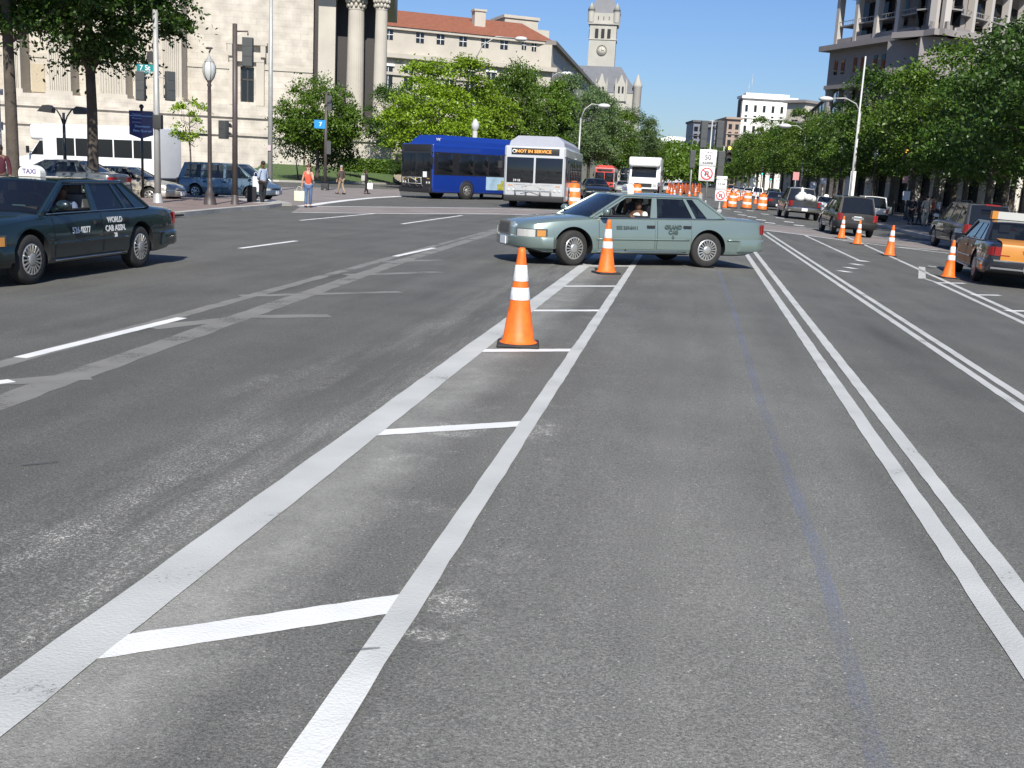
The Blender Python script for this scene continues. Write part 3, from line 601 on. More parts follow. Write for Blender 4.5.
# ================================================================== right side: curved-front office block with colonnade
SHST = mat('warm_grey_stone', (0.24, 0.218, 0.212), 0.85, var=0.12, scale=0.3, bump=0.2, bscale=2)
MB_ = thing('colonnaded_office_building', 'large stone office block with columned lower front and pillared roof storeys at right', 'building')
pc = at(938, 40, 150); pf = at(827, 50, 174); pr = at(1060, 40, 172)
MB_.location = (pc.x, pc.y, 0)
def frame(a, b):  # matrix placing local x along a->b, outward = -y
    d = Vector((b.x-a.x, b.y-a.y, 0)); L_ = d.length; d.normalize(); n = Vector((-d.y, d.x, 0))
    if n.dot(Vector((a.x, a.y, 0))) < 0: n = -n
    M = Matrix((d, n, Vector((0, 0, 1)))).transposed().to_4x4(); M.translation = Vector((a.x-pc.x, a.y-pc.y, 0)); return M, L_
zc_ = at(938, 29, 150).z                 # main cornice level
zu = zc_+7.2                             # pillared storeys
def block(M, L_, m_=SHST, a0=0):
    def o(name, m, fn):
        mb = MB(); fn(mb); me = mb.mesh(name, m); me.transform(M); 
        return link(name, me, MB_)
    o('wall', m_, lambda mb: (mb.bb(a0, L_, 1.2, 9, -2, 7), mb.bb(a0*1.5, L_, 3.0, 9, 7, zc_-6.0), mb.bb(a0*.7, L_, 0.6, 9, zc_-6.0, zc_-0.8), mb.bb(2+a0*1.5, L_, 4.5, 9, zc_, zu+7)))
    o('cornice', SHST, lambda mb: (mb.bb(-0.3, L_+0.8, -1.0, 7, zc_-0.8, zc_), mb.bb(-0.3, L_, 0.1, 3, zc_-6.6, zc_-6.0), mb.bb(-0.2, L_-1, 1.0, 1.4, zc_, zc_+1.1), mb.bb(0, L_-1, 0.5, 7, zu, zu+0.8), mb.bb(0, L_-1, 1.5, 7, zu+5.5, zu+6.3)))
    n = int(L_/4.4)
    for i in range(n+1):
        x = min(L_-0.6, 0.7+i*(L_-1.2)/n)
        o('roof_pillar', mat('white_stone', (0.42, 0.39, 0.36), 0.8), lambda mb: (mb.bb(x-0.38, x+0.38, 0.9, 1.9, zc_+0.003, zu-0.003), mb.bb(x-0.3, x+0.3, 1.9, 2.6, zu+0.8, zu+5.5)))
        if 0 < i < n+1 and i % 1 == 0:
            o('column', SHST, lambda mb: mb.lathe([(0.85, 7), (0.85, 7.5), (0.7, 7.7), (0.62, zc_-7.2), (0.85, zc_-6.6)], 20, 0, (x, 1.0, 0)))
        if i < n:
            x2 = x+(L_-1.2)/n
            o('glazing', BGLASS, lambda mb: (mb.bb(x+0.6, x2-0.6, 4.4, 4.48, zc_+0.8, zu-0.6)))
            f_ = o('balcony_rail', mat('grey_rail', (0.25, 0.24, 0.23), 0.6), lambda mb: (mb.bb(x+0.38, x2-0.38, 1.1, 1.16, zc_+3.6, zc_+3.7), mb.bb(x+0.38, x2-0.38, 1.2, 4.4, zc_+2.9, zc_+3.1), [mb.bb(x+0.38+k*0.6, x+0.42+k*0.6, 1.11, 1.15, zc_+3.1, zc_+3.6) for k in range(5)]))
            o('window', BGLASS, lambda mb: (mb.bb(x+1.1, x+1.9, 0.52, 0.598, zc_-4.4, zc_-2.2), mb.bb(x2-1.9, x2-1.1, 0.52, 0.598, zc_-4.4, zc_-2.2)))
            for k in range(2): o('window', BGLASS, lambda mb: mb.bb(x+1.0, x2-1.0, 2.93, 2.995, 8.5+k*5.2, 12+k*5.2))
M1, L1_ = frame(pc, pf); block(M1, L1_, SHST, 2.2)
part('corner_pier', SHST, lambda mb: (mb.bb(-2, 1.5, 1.5, 5, -2, zc_-.8), mb.bb(-1.2, 0.8, 2.0, 4.5, zc_-.8, zu+7)), MB_)
M3, L3_ = frame(pc, pr); block(M3, L3_, SHST, 3.0)
# lower continuation behind the near-right trees, ground floor bays
# ---- next buildings down the right side
def simple_block(name, label, pa, pb, D0, D1, ztop_px, depth_, m, m2, rows, cols, cat='building', win=0.45):
    a = at(pa, 120, D0); b = at(pb, 120, D1); d = Vector((b.x-a.x, b.y-a.y, 0)); L_ = d.length; th = math.atan2(d.y, d.x)
    t = thing(name, label, cat, (a.x, a.y, 0), th)
    z1 = at(pa, ztop_px, D0).z
    part('wall', m, lambda mb: mb.bb(0, L_, 0, depth_, -2, z1), t)
    part('cornice', m2, lambda mb: (mb.bb(-0.8, L_+0.8, -1.2, depth_+0.6, z1, z1+z1*0.03), mb.bb(-0.3, L_+0.3, -0.5, -0.003, z1*0.78, z1*0.795)), t)
    for r in range(rows):
        for c in range(cols):
            ww = L_/cols; x = (c+0.5)*ww; zz = z1*(0.93-r*0.115)
            part('window', BGLASS, lambda mb: mb.bb(x-ww*win/2, x+ww*win/2, -0.12, -0.003, zz-z1*0.075, zz), t)
    return t, L_, z1
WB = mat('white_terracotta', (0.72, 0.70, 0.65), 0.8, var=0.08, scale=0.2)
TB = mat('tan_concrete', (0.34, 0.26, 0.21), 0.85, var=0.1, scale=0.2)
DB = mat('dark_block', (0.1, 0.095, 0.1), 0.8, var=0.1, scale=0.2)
t, L_, z1 = simple_block('white_hotel_building', 'tall white building with arched top windows far down the avenue', 741, 794, 560, 562, 98, 8, WB, WB, 6, 6, win=0.3)
part('penthouse', WB, lambda mb: mb.bb(2, L_-3, 2, 7, z1, z1+3.0), t)
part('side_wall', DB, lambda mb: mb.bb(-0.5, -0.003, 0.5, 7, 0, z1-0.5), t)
for i, xx in enumerate((12, 24)): part('flagpole', GALV, lambda mb: mb.tube([(4+i*1.5, 5, z1), (4+i*1.5, 5, z1+(13 if i else 9))], 0.12, 6), t)
t, L_, z1 = simple_block('tan_office_tower', 'narrow brown concrete tower left of the white building', 727.5, 741, 520, 520, 119, 30, TB, TB, 8, 2, win=0.5)
for i, (a, b, y, D, lab) in enumerate(((716, 729, 128, 640, 'pale glass office block behind the raised traffic signals'), (694, 716, 122, 700, 'grey office block partly behind the twin traffic signals'))):
    simple_block('office_block', lab, a, b, D, D, y, 30, mat('blue_grey_facade%d' % i, ((0.3, 0.32, 0.34), (0.16, 0.17, 0.2))[i], 0.6), DB, 9, 4, win=0.7)
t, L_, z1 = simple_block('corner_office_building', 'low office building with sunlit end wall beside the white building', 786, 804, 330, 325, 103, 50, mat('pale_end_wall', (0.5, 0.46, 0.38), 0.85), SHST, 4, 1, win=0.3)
for r in range(7): part('window_band', DK, lambda mb: mb.bb(-0.12, -0.004, 1.5, 48, z1*(0.9-r*0.12)-z1*0.06, z1*(0.9-r*0.12)), t)
part('side_wall', SHST, lambda mb: mb.bb(-0.1, -0.002, 0.0, 50, 0, z1), t)  # darker sheet over the street side, its shade put into the colour
# long dark slab running along the avenue between
a = at(806, 100, 320); b = at(853, 80, 195)
t = thing('dark_office_building', 'long dark office building receding behind the right hand trees', 'building', (b.x, b.y, 0), math.atan2(a.y-b.y, a.x-b.x))
L_ = (Vector((a.x, a.y, 0))-Vector((b.x, b.y, 0))).length; z1 = at(853, 72, 195).z
part('wall', DB, lambda mb: mb.bb(0, L_, -30, 0, 0, z1), t)
for r in range(6): part('ledge', SHST, lambda mb: mb.bb(0, L_, 0.003, 0.5, z1*(0.97-r*0.13), z1*(0.985-r*0.13)), t)
for k in range(3): part('roof_house', mat('pale_end_wall', (0.5, 0.46, 0.38), 0.85), lambda mb: mb.bb(L_*(0.25+k*0.27), L_*(0.33+k*0.27), -14, -4, z1, z1+4+k), t)
for r in range(5):
    for c in range(14): part('window', BGLASS, lambda mb: mb.bb(L_*(c+0.2)/14, L_*(c+0.8)/14, 0.003, 0.1, z1*(0.86-r*0.13), z1*(0.95-r*0.13)), t)
# low domed white building far away
q = at(675, 140, 1300); t = thing('domed_building', 'distant low building with white rounded roof at the end of the avenue', 'building', (q.x, q.y, 0), YAW)
k = 1300/FPX; zq = q.z
part('wall', mat('grey_white_wall', (0.45, 0.45, 0.46), 0.8), lambda mb: mb.bb(-24*k, 22*k, 0, 40, 0, zq-1), t)
part('roof', WHITEP, lambda mb: mb.prism([(-14*k, zq-1), (20*k, zq-1), (19*k, zq+0.5*k), (8*k, zq+3.2*k), (-6*k, zq+3.4*k), (-13*k, zq+1*k)], 2, 38, plane='XZ'), t)
part('attic', mat('grey_white_wall', (0.45, 0.45, 0.46), 0.8), lambda mb: mb.bb(-23*k, -14.5*k, 2, 30, zq-1, zq+1.4*k), t)
# ================================================================== trees
def leafmat(name, c1, c2, trans=0.25):
    m = bpy.data.materials.new(name); m.use_nodes = True; t = m.node_tree; t.nodes.clear(); L = t.links.new
    o = t.nodes.new('ShaderNodeOutputMaterial'); g = t.nodes.new('ShaderNodeNewGeometry'); oi = t.nodes.new('ShaderNodeObjectInfo')
    tc = t.nodes.new('ShaderNodeTexCoord'); nz = t.nodes.new('ShaderNodeTexNoise'); nz.inputs['Scale'].default_value = 0.9; L(tc.outputs['Object'], nz.inputs['Vector'])
    a = t.nodes.new('ShaderNodeMath'); a.operation = 'MULTIPLY_ADD'; L(g.outputs['Random Per Island'], a.inputs[0]); a.inputs[1].default_value = 0.5
    b = t.nodes.new('ShaderNodeMath'); b.operation = 'MULTIPLY_ADD'; L(nz.outputs[0], b.inputs[0]); b.inputs[1].default_value = 0.9; b.inputs[2].default_value = -0.2
    L(b.outputs[0], a.inputs[2])
    mx = t.nodes.new('ShaderNodeMix'); mx.data_type = 'RGBA'; mx.inputs[6].default_value = (*c1, 1); mx.inputs[7].default_value = (*c2, 1); L(a.outputs[0], mx.inputs[0])
    hs = t.nodes.new('ShaderNodeHueSaturation'); L(mx.outputs[2], hs.inputs['Color'])
    r = t.nodes.new('ShaderNodeMapRange'); r.inputs[3].default_value = 0.8; r.inputs[4].default_value = 1.2; L(oi.outputs['Random'], r.inputs[0]); L(r.outputs[0], hs.inputs['Value'])
    d = t.nodes.new('ShaderNodeBsdfDiffuse'); tr = t.nodes.new('ShaderNodeBsdfTranslucent'); gl = t.nodes.new('ShaderNodeBsdfGlossy'); gl.inputs['Roughness'].default_value = 0.45
    L(hs.outputs[0], d.inputs[0]); L(hs.outputs[0], tr.inputs[0])
    m1 = t.nodes.new('ShaderNodeMixShader'); m1.inputs[0].default_value = trans; L(d.outputs[0], m1.inputs[1]); L(tr.outputs[0], m1.inputs[2])
    m2 = t.nodes.new('ShaderNodeMixShader'); m2.inputs[0].default_value = 0.035; L(m1.outputs[0], m2.inputs[1]); L(gl.outputs[0], m2.inputs[2])
    L(m2.outputs[0], o.inputs[0]); return m
LF_D = leafmat('foliage_dark', (0.016, 0.042, 0.007), (0.07, 0.14, 0.016))
LF_M = leafmat('foliage_mid', (0.022, 0.06, 0.006), (0.14, 0.235, 0.02))
LF_B = leafmat('foliage_bright', (0.08, 0.155, 0.006), (0.26, 0.38, 0.02))
LF_P = leafmat('foliage_pale', (0.05, 0.1, 0.03), (0.16, 0.235, 0.09))
BARK = mat('bark', (0.085, 0.07, 0.055), 0.95, var=0.35, scale=3, bump=0.8, bscale=12)
def make_crown(seed, rx, rz, clumps, per, leaf, flat=0.5, cl=0.32, bias=0.5, droop=0.0):
    """centre at origin; returns mesh data arrays: many leaf-sized faces in clumps"""
    rnd = random.Random(seed); vs = []; fs = []; cs = []
    for i in range(clumps):
        while True:
            x, y, z = (rnd.uniform(-1, 1) for _ in range(3)); r = math.sqrt(x*x+y*y+z*z)
            if r < 1 and rnd.random() < bias+(1-bias)*r*r: break
        z2 = z*(1 if z > 0 else 0.75); cs.append((x*rx*0.88, y*rx*0.88, z2*rz*0.88))
        s = rx*cl*rnd.uniform(0.55, 1.25)
        cx_, cy_, cz_ = cs[-1]
        for j in range(int(per*rnd.uniform(0.6, 1.3))):
            a = rnd.gauss(0, 0.42)*s; b = rnd.gauss(0, 0.42)*s; c = abs(rnd.gauss(0, 0.55))*s*flat-.5*(a*a+b*b)/s
            n = Vector((rnd.gauss(0, 1), rnd.gauss(0, 1), rnd.gauss(0.7, 0.8))).normalized(); u = n.orthogonal().normalized(); v = n.cross(u)
            an = rnd.uniform(0, 6.28); u, v = u*math.cos(an)+v*math.sin(an), v*math.cos(an)-u*math.sin(an)
            l = leaf*rnd.uniform(0.6, 1.3); p = Vector((cx_+a, cy_+b, cz_+c)); k = len(vs)
            vs += [p-u*l*0.6, p+v*l*0.32, p+u*l*0.6, p-v*l*0.32]; fs.append((k, k+1, k+2, k+3))
    return vs, fs, cs
def crown_mesh(name, vs, fs, m):
    me = bpy.data.meshes.new(name); me.from_pydata([tuple(v) for v in vs], [], fs); me.materials.append(m); return me
def make_tree(seed, H_, rx, rz, trunk_r, m, clumps, per, leaf, label, group, lean=(0, 0), **kw):
    """thing: tree > trunk, crown;  origin at the foot"""
    t = thing('tree', label, 'tree', group=group); rnd = random.Random(seed)
    vs, fs, cs = make_crown(seed, rx, rz, clumps, per, leaf, **kw); cz = H_-rz
    cr = crown_mesh('crown', vs, fs, m); cr.transform(Matrix.Translation((lean[0], lean[1], cz))); link('crown', cr, t)
    mb = MB(); zf = cz-rz*0.55
    mb.tube([(0, 0, -0.1), (0.02, 0, 0.3), (lean[0]*0.3+0.05, lean[1]*0.3, zf*0.6), (lean[0]*0.6, lean[1]*0.6, zf), (lean[0], lean[1], cz+rz*0.4)], [trunk_r*1.35, trunk_r, trunk_r*0.85, trunk_r*0.75, trunk_r*0.2], 12)
    for c in rnd.sample(cs, min(len(cs), 16)):
        z0 = rnd.uniform(zf*0.8, cz+rz*0.1); e = Vector((c[0]+lean[0], c[1]+lean[1], c[2]+cz)); s = Vector((lean[0]*0.6, lean[1]*0.6, min(z0, e.z-0.2)))
        mid = s.lerp(e, 0.5)+Vector((rnd.uniform(-.3, .3), rnd.uniform(-.3, .3), -0.25))
        mb.tube([s, mid, e], [trunk_r*0.4, trunk_r*0.25, trunk_r*0.07], 6)
    mb.build('trunk', BARK, t, fix=False)
    return t
# prototypes, each moved to its first place
GL = 'trees along the far left kerb'; GR = 'street trees along the right pavement'
def place(t, px, D, top=None, z0=0.0, label=None, rz=0.0, first=False, wide=1.0, hgt=None):
    p = at(px, 180, D); s = 1.0
    ht = t['h']
    if top is not None: s = (at(px, top, D).z-z0-gz(p.x))/ht
    r = t if first else dup(t)
    r.location = (p.x, p.y, z0); r.rotation_euler = (0, 0, rz); r.scale = (s*wide, s*wide, s)
    if label: r['label'] = label
    return r
def proto(*a, **k):
    t = make_tree(*a, **k); t['h'] = a[1]; return t
tA = proto(11, 14, 5.0, 6.6, 0.28, LF_B, 72, 360, 0.23, 'bright lime green tree behind the blue bus', GL, flat=0.4, cl=0.36, bias=0.3)
tB = proto(12, 15, 5.4, 7.2, 0.3, LF_M, 78, 370, 0.245, 'mid green tree behind the silver bus, second in the left row', GL, flat=0.5, cl=.34, bias=0.3)
tC = proto(13, 16, 5.8, 7.6, 0.3, LF_P, 95, 300, 0.25, 'pale flowering green tree below the clock tower', GL, flat=0.7, cl=0.26, bias=0.35)
tD = proto(14, 12, 4.6, 5.0, 0.22, LF_M, 60, 360, 0.19, 'street tree', GR, flat=0.42, cl=0.36, bias=.3)
tE = proto(15, 12, 5.0, 5.2, 0.24, LF_D, 62, 360, 0.20, 'street tree', GR, flat=0.45, cl=0.34, bias=.3)
place(tA, 432, 97, 53, label='bright lime green tree behind the blue bus', first=True, wide=1.2)
place(tA, 464, 112, 50, rz=2, label='lime green tree between the two buses, low and spreading', wide=1.1)
place(tB, 505, 122, 54, label='dark rounded tree behind the silver bus', first=True, wide=1.0)
place(tB, 533, 132, 63, rz=1.5, label='mid green tree just right of the silver bus roof', wide=0.95)
place(tC, 562, 136, 67, label='pale leaved tree under the far left end of the slate roof', first=True, wide=0.95)
place(tC, 588, 152, 80, rz=2.2, label='pale leaved tree directly below the clock tower', wide=0.95)
place(tB, 610, 165, 102, rz=0.6, label='darker tree lower down between the pale leaved trees', wide=0.95)
place(tC, 630, 185, 103, rz=4.2, label='rightmost tree of the left row, pale leaves against the sky', wide=0.95)
place(tB, 645, 215, 120, rz=3.1, label='last small tree at the right end of the left row', wide=0.8)
place(tE, 397, 128, 76, label='dark tree between the archive corner column and the lime green tree', wide=0.9)
place(tB, 378, 170, 110, rz=2.4, label='dark tree just behind the archive corner column', wide=0.8)
place(tE, 404, 112, 150, rz=1.0, label='low dark bush tree at the left of the stone statue', wide=1.2)
# right row, near to far
right = [(1075, 40, -30, tE), (1036, 50, 8, tE), (1008, 62, 50, tD), (990, 58, 52, tE), (966, 66, 68, tD), (938, 72, 30, tD), (914, 82, 66, tD), (893, 90, 52, tE), (876, 98, 88, tD), (858, 108, 100, tD), (842, 120, 104, tE), (828, 135, 108, tD),
         (815, 150, 112, tD), (803, 168, 103, tD), (792, 190, 118, tE), (782, 215, 120, tD), (773, 245, 124, tD), (764, 270, 112, tD), (757, 300, 126, tE), (749, 340, 132, tD), (742, 380, 140, tD), (736, 440, 146, tE)]
first = {'D': True, 'E': True}
nth = ['nearest', 'second', 'third', 'fourth', 'fifth', 'sixth', 'seventh', 'eighth', 'ninth', 'tenth', 'eleventh', 'twelfth', 'thirteenth', 'fourteenth', 'fifteenth', 'sixteenth', 'seventeenth', 'eighteenth', 'nineteenth', 'twentieth', 'twenty first', 'twenty second']
for i, (px, D, top, pr_) in enumerate(right):
    key = 'D' if pr_ is tD else 'E'
    place(pr_, px, D, top, 0.1, '%s of the leafy street trees on the right pavement, counted from the viewer' % nth[i], rz=i*1.7, first=first[key], wide=1.05); first[key] = False
for i, (px, D, top) in enumerate(((1060, 70, 0), (1015, 85, 60), (955, 95, 75), (908, 105, 84), (868, 125, 108), (835, 150, 122), (808, 185, 130))):
    place(tD if i % 2 else tE, px, D, top, 0.1, '%s tree of the inner row behind the right pavement, counted from the viewer' % nth[i], rz=i*2.3+1, wide=1.15)['group'] = 'inner row of trees on the right'
# dark near-right mass
# two trees on the left near pavement
tN = make_tree(21, 13.5, 4.1, 5.3, 0.215, LF_D, 130, 330, 0.15, 'broad crowned tree whose dark trunk stands behind the green taxi', 'trees on the near left pavement', flat=0.35, cl=0.3, bias=0.5)
p = at(93, 190, 40); tN.location = (p.x, p.y, 0.14)
tM = dup(tN, (at(14, 190, 36).x, at(14, 190, 36).y, 0.14), 2.0, 'tree with straight dark trunk at the left edge of the picture')
tM.scale = (1, 1, 1.12)
# tree on the archive lawn, with dense low clumps
tT = make_tree(31, 9.6, 4.6, 4.3, 0.2, LF_M, 110, 240, 0.22, 'round leafy tree on the lawn in front of the archive building', 'lawn trees', flat=0.6, cl=0.27, bias=0.6)
del tT['group']; p = at(317, 180, 100); tT['abs'] = 1; tT.location = (p.x, p.y, 0.3); sT = (at(313, 68, 100).z-0.8)/9.6; tT.scale = (sT*0.98, sT*0.98, sT)
sp = make_tree(33, 5.2, 1.1, 1.6, 0.05, LF_B, 16, 60, 0.14, 'thin young sapling with sparse leaves by the shuttle bus', 'x', flat=0.6, cl=0.4)
del sp['group']; p = at(190, 180, 56); sp.location = (p.x, p.y, 0.1)
# bushes beneath the lawn tree
BU = thing('bush', 'dark shrubs at the foot of the lawn tree', 'shrub', at(318, 180, 103).to_2d().to_3d())
vs, fs, cs = make_crown(41, 4.6, 2.0, 50, 130, 0.2, flat=0.6); me = crown_mesh('foliage', vs, fs, LF_D); me.transform(Matrix.Translation((0, 0, 2.2))); link('foliage', me, BU)
mb = MB(); [mb.tube([(x, 0, 0), (x*1.2, 0.2, 2.0)], [0.08, 0.03], 6) for x in (-2, -0.7, 0.6, 2)]; mb.build('stem', BARK, BU)
BU.scale = (1.0, 0.7, 1.25)
# clipped hedge along the lawn
def hedge(label, pa, pb, h, z0=1.0, depth_=1.5):
    a, b = pa, pb; d = Vector((b.x-a.x, b.y-a.y, 0)); L_ = d.length; t = thing('hedge', label, 'hedge', (a.x, a.y, z0), math.atan2(d.y, d.x))
    rnd = random.Random(5); vs = []; fs = []
    for i in range(int(L_*340)):
        x = rnd.uniform(0, L_); u = rnd.random()
        y, z = (rnd.uniform(0, depth_), h+rnd.gauss(0, 0.06)) if u < 0.4 else (rnd.gauss(0, 0.07), rnd.uniform(0, h))
        n = Vector((rnd.gauss(0, 1), rnd.gauss(-0.4, 1), rnd.gauss(0.5, 1))).normalized(); uu = n.orthogonal().normalized(); vv = n.cross(uu); l = 0.13
        k = len(vs); p = Vector((x, y, z)); vs += [p-uu*l, p+vv*l*0.7, p+uu*l, p-vv*l*0.7]; fs.append((k, k+1, k+2, k+3))
    link('foliage', crown_mesh('foliage', vs, fs, LF_M), t)
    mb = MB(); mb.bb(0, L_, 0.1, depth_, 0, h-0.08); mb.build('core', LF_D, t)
    return t
hedge('clipped green hedge between the lawn and the archive podium', at(338, 178, 118), at(402, 178, 112), 1.35, 0.85)
# far wood closing the avenue
def wood(name, label, spots, m, seed):
    allv = []; allf = []
    for (px, D, top, rx) in spots:
        p = at(px, 178, D); h = at(px, top, D).z; vs, fs, _ = make_crown(seed, rx, h*0.5, 60, 60, D*0.0024, flat=0.7, cl=0.3); seed += 1
        k = len(allv); allv += [Vector((v.x+p.x, v.y+p.y, v.z+h*0.5)) for v in vs]; allf += [tuple(k+i for i in f) for f in fs]
    o = link(name, crown_mesh(name, allv, allf, m)); tag(o, label, 'trees', kind='stuff'); return o
wood('distant_wood', 'dense dark wood closing the far end of the avenue', [(640, 420, 139, 14), (652, 400, 138, 14), (663, 380, 144, 14), (674, 420, 141, 15), (686, 430, 140, 14), (698, 460, 147, 14), (712, 480, 146, 14), (724, 520, 144, 14), (735, 560, 146, 14), (668, 330, 150, 9), (655, 320, 150, 9), (690, 360, 150, 8), (705, 400, 160, 8)], LF_M, 60)
# ================================================================== vehicles
def interp(cp, x):
    if x <= cp[0][0]: return cp[0][1]
    for (a, va), (b, vb) in zip(cp[:-1], cp[1:]):
        if x <= b:
            t = (x-a)/(b-a); return va+(vb-va)*t
    return cp[-1][1]
SHELLS = {}
STY = {
 'sedan': dict(L=5.4, W=1.96, top=[(-2.7, .90), (-2.6, .955), (-1.8, 1.0), (-1.6, .985), (1.25, .955), (2.0, .90), (2.45, .83), (2.62, .77), (2.7, .70)], zb=.23, wx=(1.65, -1.33), wr=.345, belt=(1.30, -1.74), roof=(.50, -1.16), H=1.44, wi=.70,
   side=[(1.18, .42, 'g'), (-.02, -.12, 'p'), (-.17, -.22, 'g'), (-.98, -.80, 'p'), (-1.06, -.87, 'g'), (-1.32, -1.0, 'e')]),
 'sedan2': dict(L=4.8, W=1.82, top=[(-2.4, .88), (-2.3, .98), (-1.7, 1.03), (1.05, .96), (1.7, .87), (2.2, .75), (2.4, .6)], zb=.2, wx=(1.42, -1.3), wr=.32, belt=(1.25, -1.75), roof=(.3, -1.0), H=1.45, wi=.60,
   side=[(1.1, .25, 'g'), (.0, -.1, 'p'), (-.1, -.18, 'g'), (-1.05, -.85, 'p'), (-1.1, -.9, 'g'), (-1.45, -1.0, 'e')]),
 'suv': dict(L=4.7, W=1.85, top=[(-2.35, .98), (1.1, 1.05), (1.8, 1.02), (2.2, .95), (2.35, .85)], zb=.28, wx=(1.45, -1.35), wr=.37, belt=(1.25, -2.24), roof=(.4, -1.82), H=1.74, wi=.64,
   side=[(1.02, .35, 'g'), (.0, -.05, 'p'), (-.1, -.13, 'g'), (-1.05, -.97, 'p'), (-1.15, -1.06, 'g'), (-1.92, -1.64, 'e')]),
 'van': dict(L=4.75, W=1.92, top=[(-2.35, .95), (1.4, 1.02), (1.9, .9), (2.25, .75), (2.38, .6)], zb=.2, wx=(1.5, -1.35), wr=.33, belt=(1.75, -2.28), roof=(.65, -2.0), H=1.72, wi=.66,
   side=[(1.4, .7, 'g'), (.2, .15, 'p'), (.08, .03, 'g'), (-1.0, -.9, 'p'), (-1.1, -1.0, 'g'), (-2.0, -1.8, 'e')]),
 'pickup': dict(L=5.3, W=1.95, top=[(-2.65, 1.05), (-.9, 1.05), (1.4, 1.1), (2.3, 1.05), (2.6, .98), (2.65, .9)], zb=.36, wx=(1.75, -1.6), wr=.38, belt=(1.2, -.95), roof=(.55, -.7), H=1.8, wi=.7,
   side=[(1.05, .45, 'g'), (-.15, -.12, 'p'), (-.25, -.2, 'g'), (-.85, -.66, 'e')]),
}
def shell(style):
    if style in SHELLS: return SHELLS[style]
    S = STY[style]; L_, W = S['L'], S['W']/2; zb = S['zb']
    xs = [-L_/2, -L_/2+.03, -L_/2+.1, -L_/2+.22, -L_/2+.4]; x = -L_/2+.6
    while x < L_/2-.5: xs.append(x); x += .16
    xs += [L_/2-.45, L_/2-.36, L_/2-.28, L_/2-.21, L_/2-.15, L_/2-.1, L_/2-.06, L_/2-.025, L_/2]
    FR = [(0, .56), (.03, .66), (.08, .76), (.16, .85), (.28, .91), (.45, .955), (.8, .985), (1.5, 1)] if style[:5] == 'sedan' else [(0, .66), (.04, .78), (.1, .86), (.2, .92), (.4, .97), (1.2, 1)]
    RE = [(0, .82), (.03, .88), (.09, .925), (.2, .955), (.5, .985), (1.2, 1)]
    def hw(x): return W*(interp(FR, L_/2-x) if x > 0 else interp(RE, x+L_/2))
    rings = []
    for x in xs:
        w_ = hw(x); t = interp(S['top'], x); e = min(x+L_/2, L_/2-x); b = zb+.14*max(0, 1-e/.5)**1.5; m = b+(t-b)*.52
        r = [(0, b), (w_-.16, b), (w_-.06, b+.03), (w_-.015, b+.12), (w_, m-.06), (w_, m), (w_-.012, m+.10), (w_-.03, t-.12), (w_-.06, t-.045), (w_-.12, t-.008), (w_*.55, t+.02), (0, t+.03)]
        rings.append((x, r))
    n = len(rings[0][1]); vs = []; full = []
    for x, r in rings:
        ring = [(x, y, z) for y, z in r]+[(x, -y, z) for y, z in reversed(r[1:-1])]; full.append(len(ring)); vs += ring
    k = full[0]; fs = [(i*k+j, i*k+(j+1) % k, (i+1)*k+(j+1) % k, (i+1)*k+j) for i in range(len(rings)-1) for j in range(k)]
    fs.append(tuple(reversed(range(k)))); fs.append(tuple((len(rings)-1)*k+j for j in range(k)))
    me = bpy.data.meshes.new('body'); me.from_pydata(vs, [], fs)
    bm = bmesh.new(); bm.from_mesh(me); bmesh.ops.recalc_face_normals(bm, faces=bm.faces); bm.to_mesh(me); bm.free()
    cut = MB(); Rw = S['wr']+.065
    for wx in S['wx']:
        for s in (-1, 1): cut.lathe([(.001, s*(W-.32)), (Rw, s*(W-.32)), (Rw, s*(W+.2)), (.001, s*(W+.2))], 40, 0, (wx, 0, S['wr']+.01), 'Y')
    cm = cut.mesh('cut', []); bm = bmesh.new(); bm.from_mesh(cm); bmesh.ops.remove_doubles(bm, verts=bm.verts, dist=.004); bmesh.ops.recalc_face_normals(bm, faces=bm.faces); bm.to_mesh(cm); bm.free()
    a = bpy.data.objects.new('a', me); b = bpy.data.objects.new('b', cm); C.objects.link(a); C.objects.link(b)
    mod = a.modifiers.new('b', 'BOOLEAN'); mod.object = b; mod.operation = 'DIFFERENCE'; mod.solver = 'EXACT'
    dg = bpy.context.evaluated_depsgraph_get(); out = bpy.data.meshes.new_from_object(a.evaluated_get(dg))
    bpy.data.objects.remove(a); bpy.data.objects.remove(b)
    while len(out.materials) < 2: out.materials.append(None)
    for p in out.polygons:
        c = p.center; p.material_index = 0
        for wx in S['wx']:
            if math.hypot(c.x-wx, c.z-S['wr']-.01) < Rw+.004 and abs(c.y) < hw(c.x)-.04: p.material_index = 1
        if p.normal.z < -.8 and c.z < zb+.1: p.material_index = 1
    out.shade_smooth(); out.set_sharp_from_angle(angle=R(32))
    SHELLS[style] = (out, hw); return SHELLS[style]
WHEELS = {}
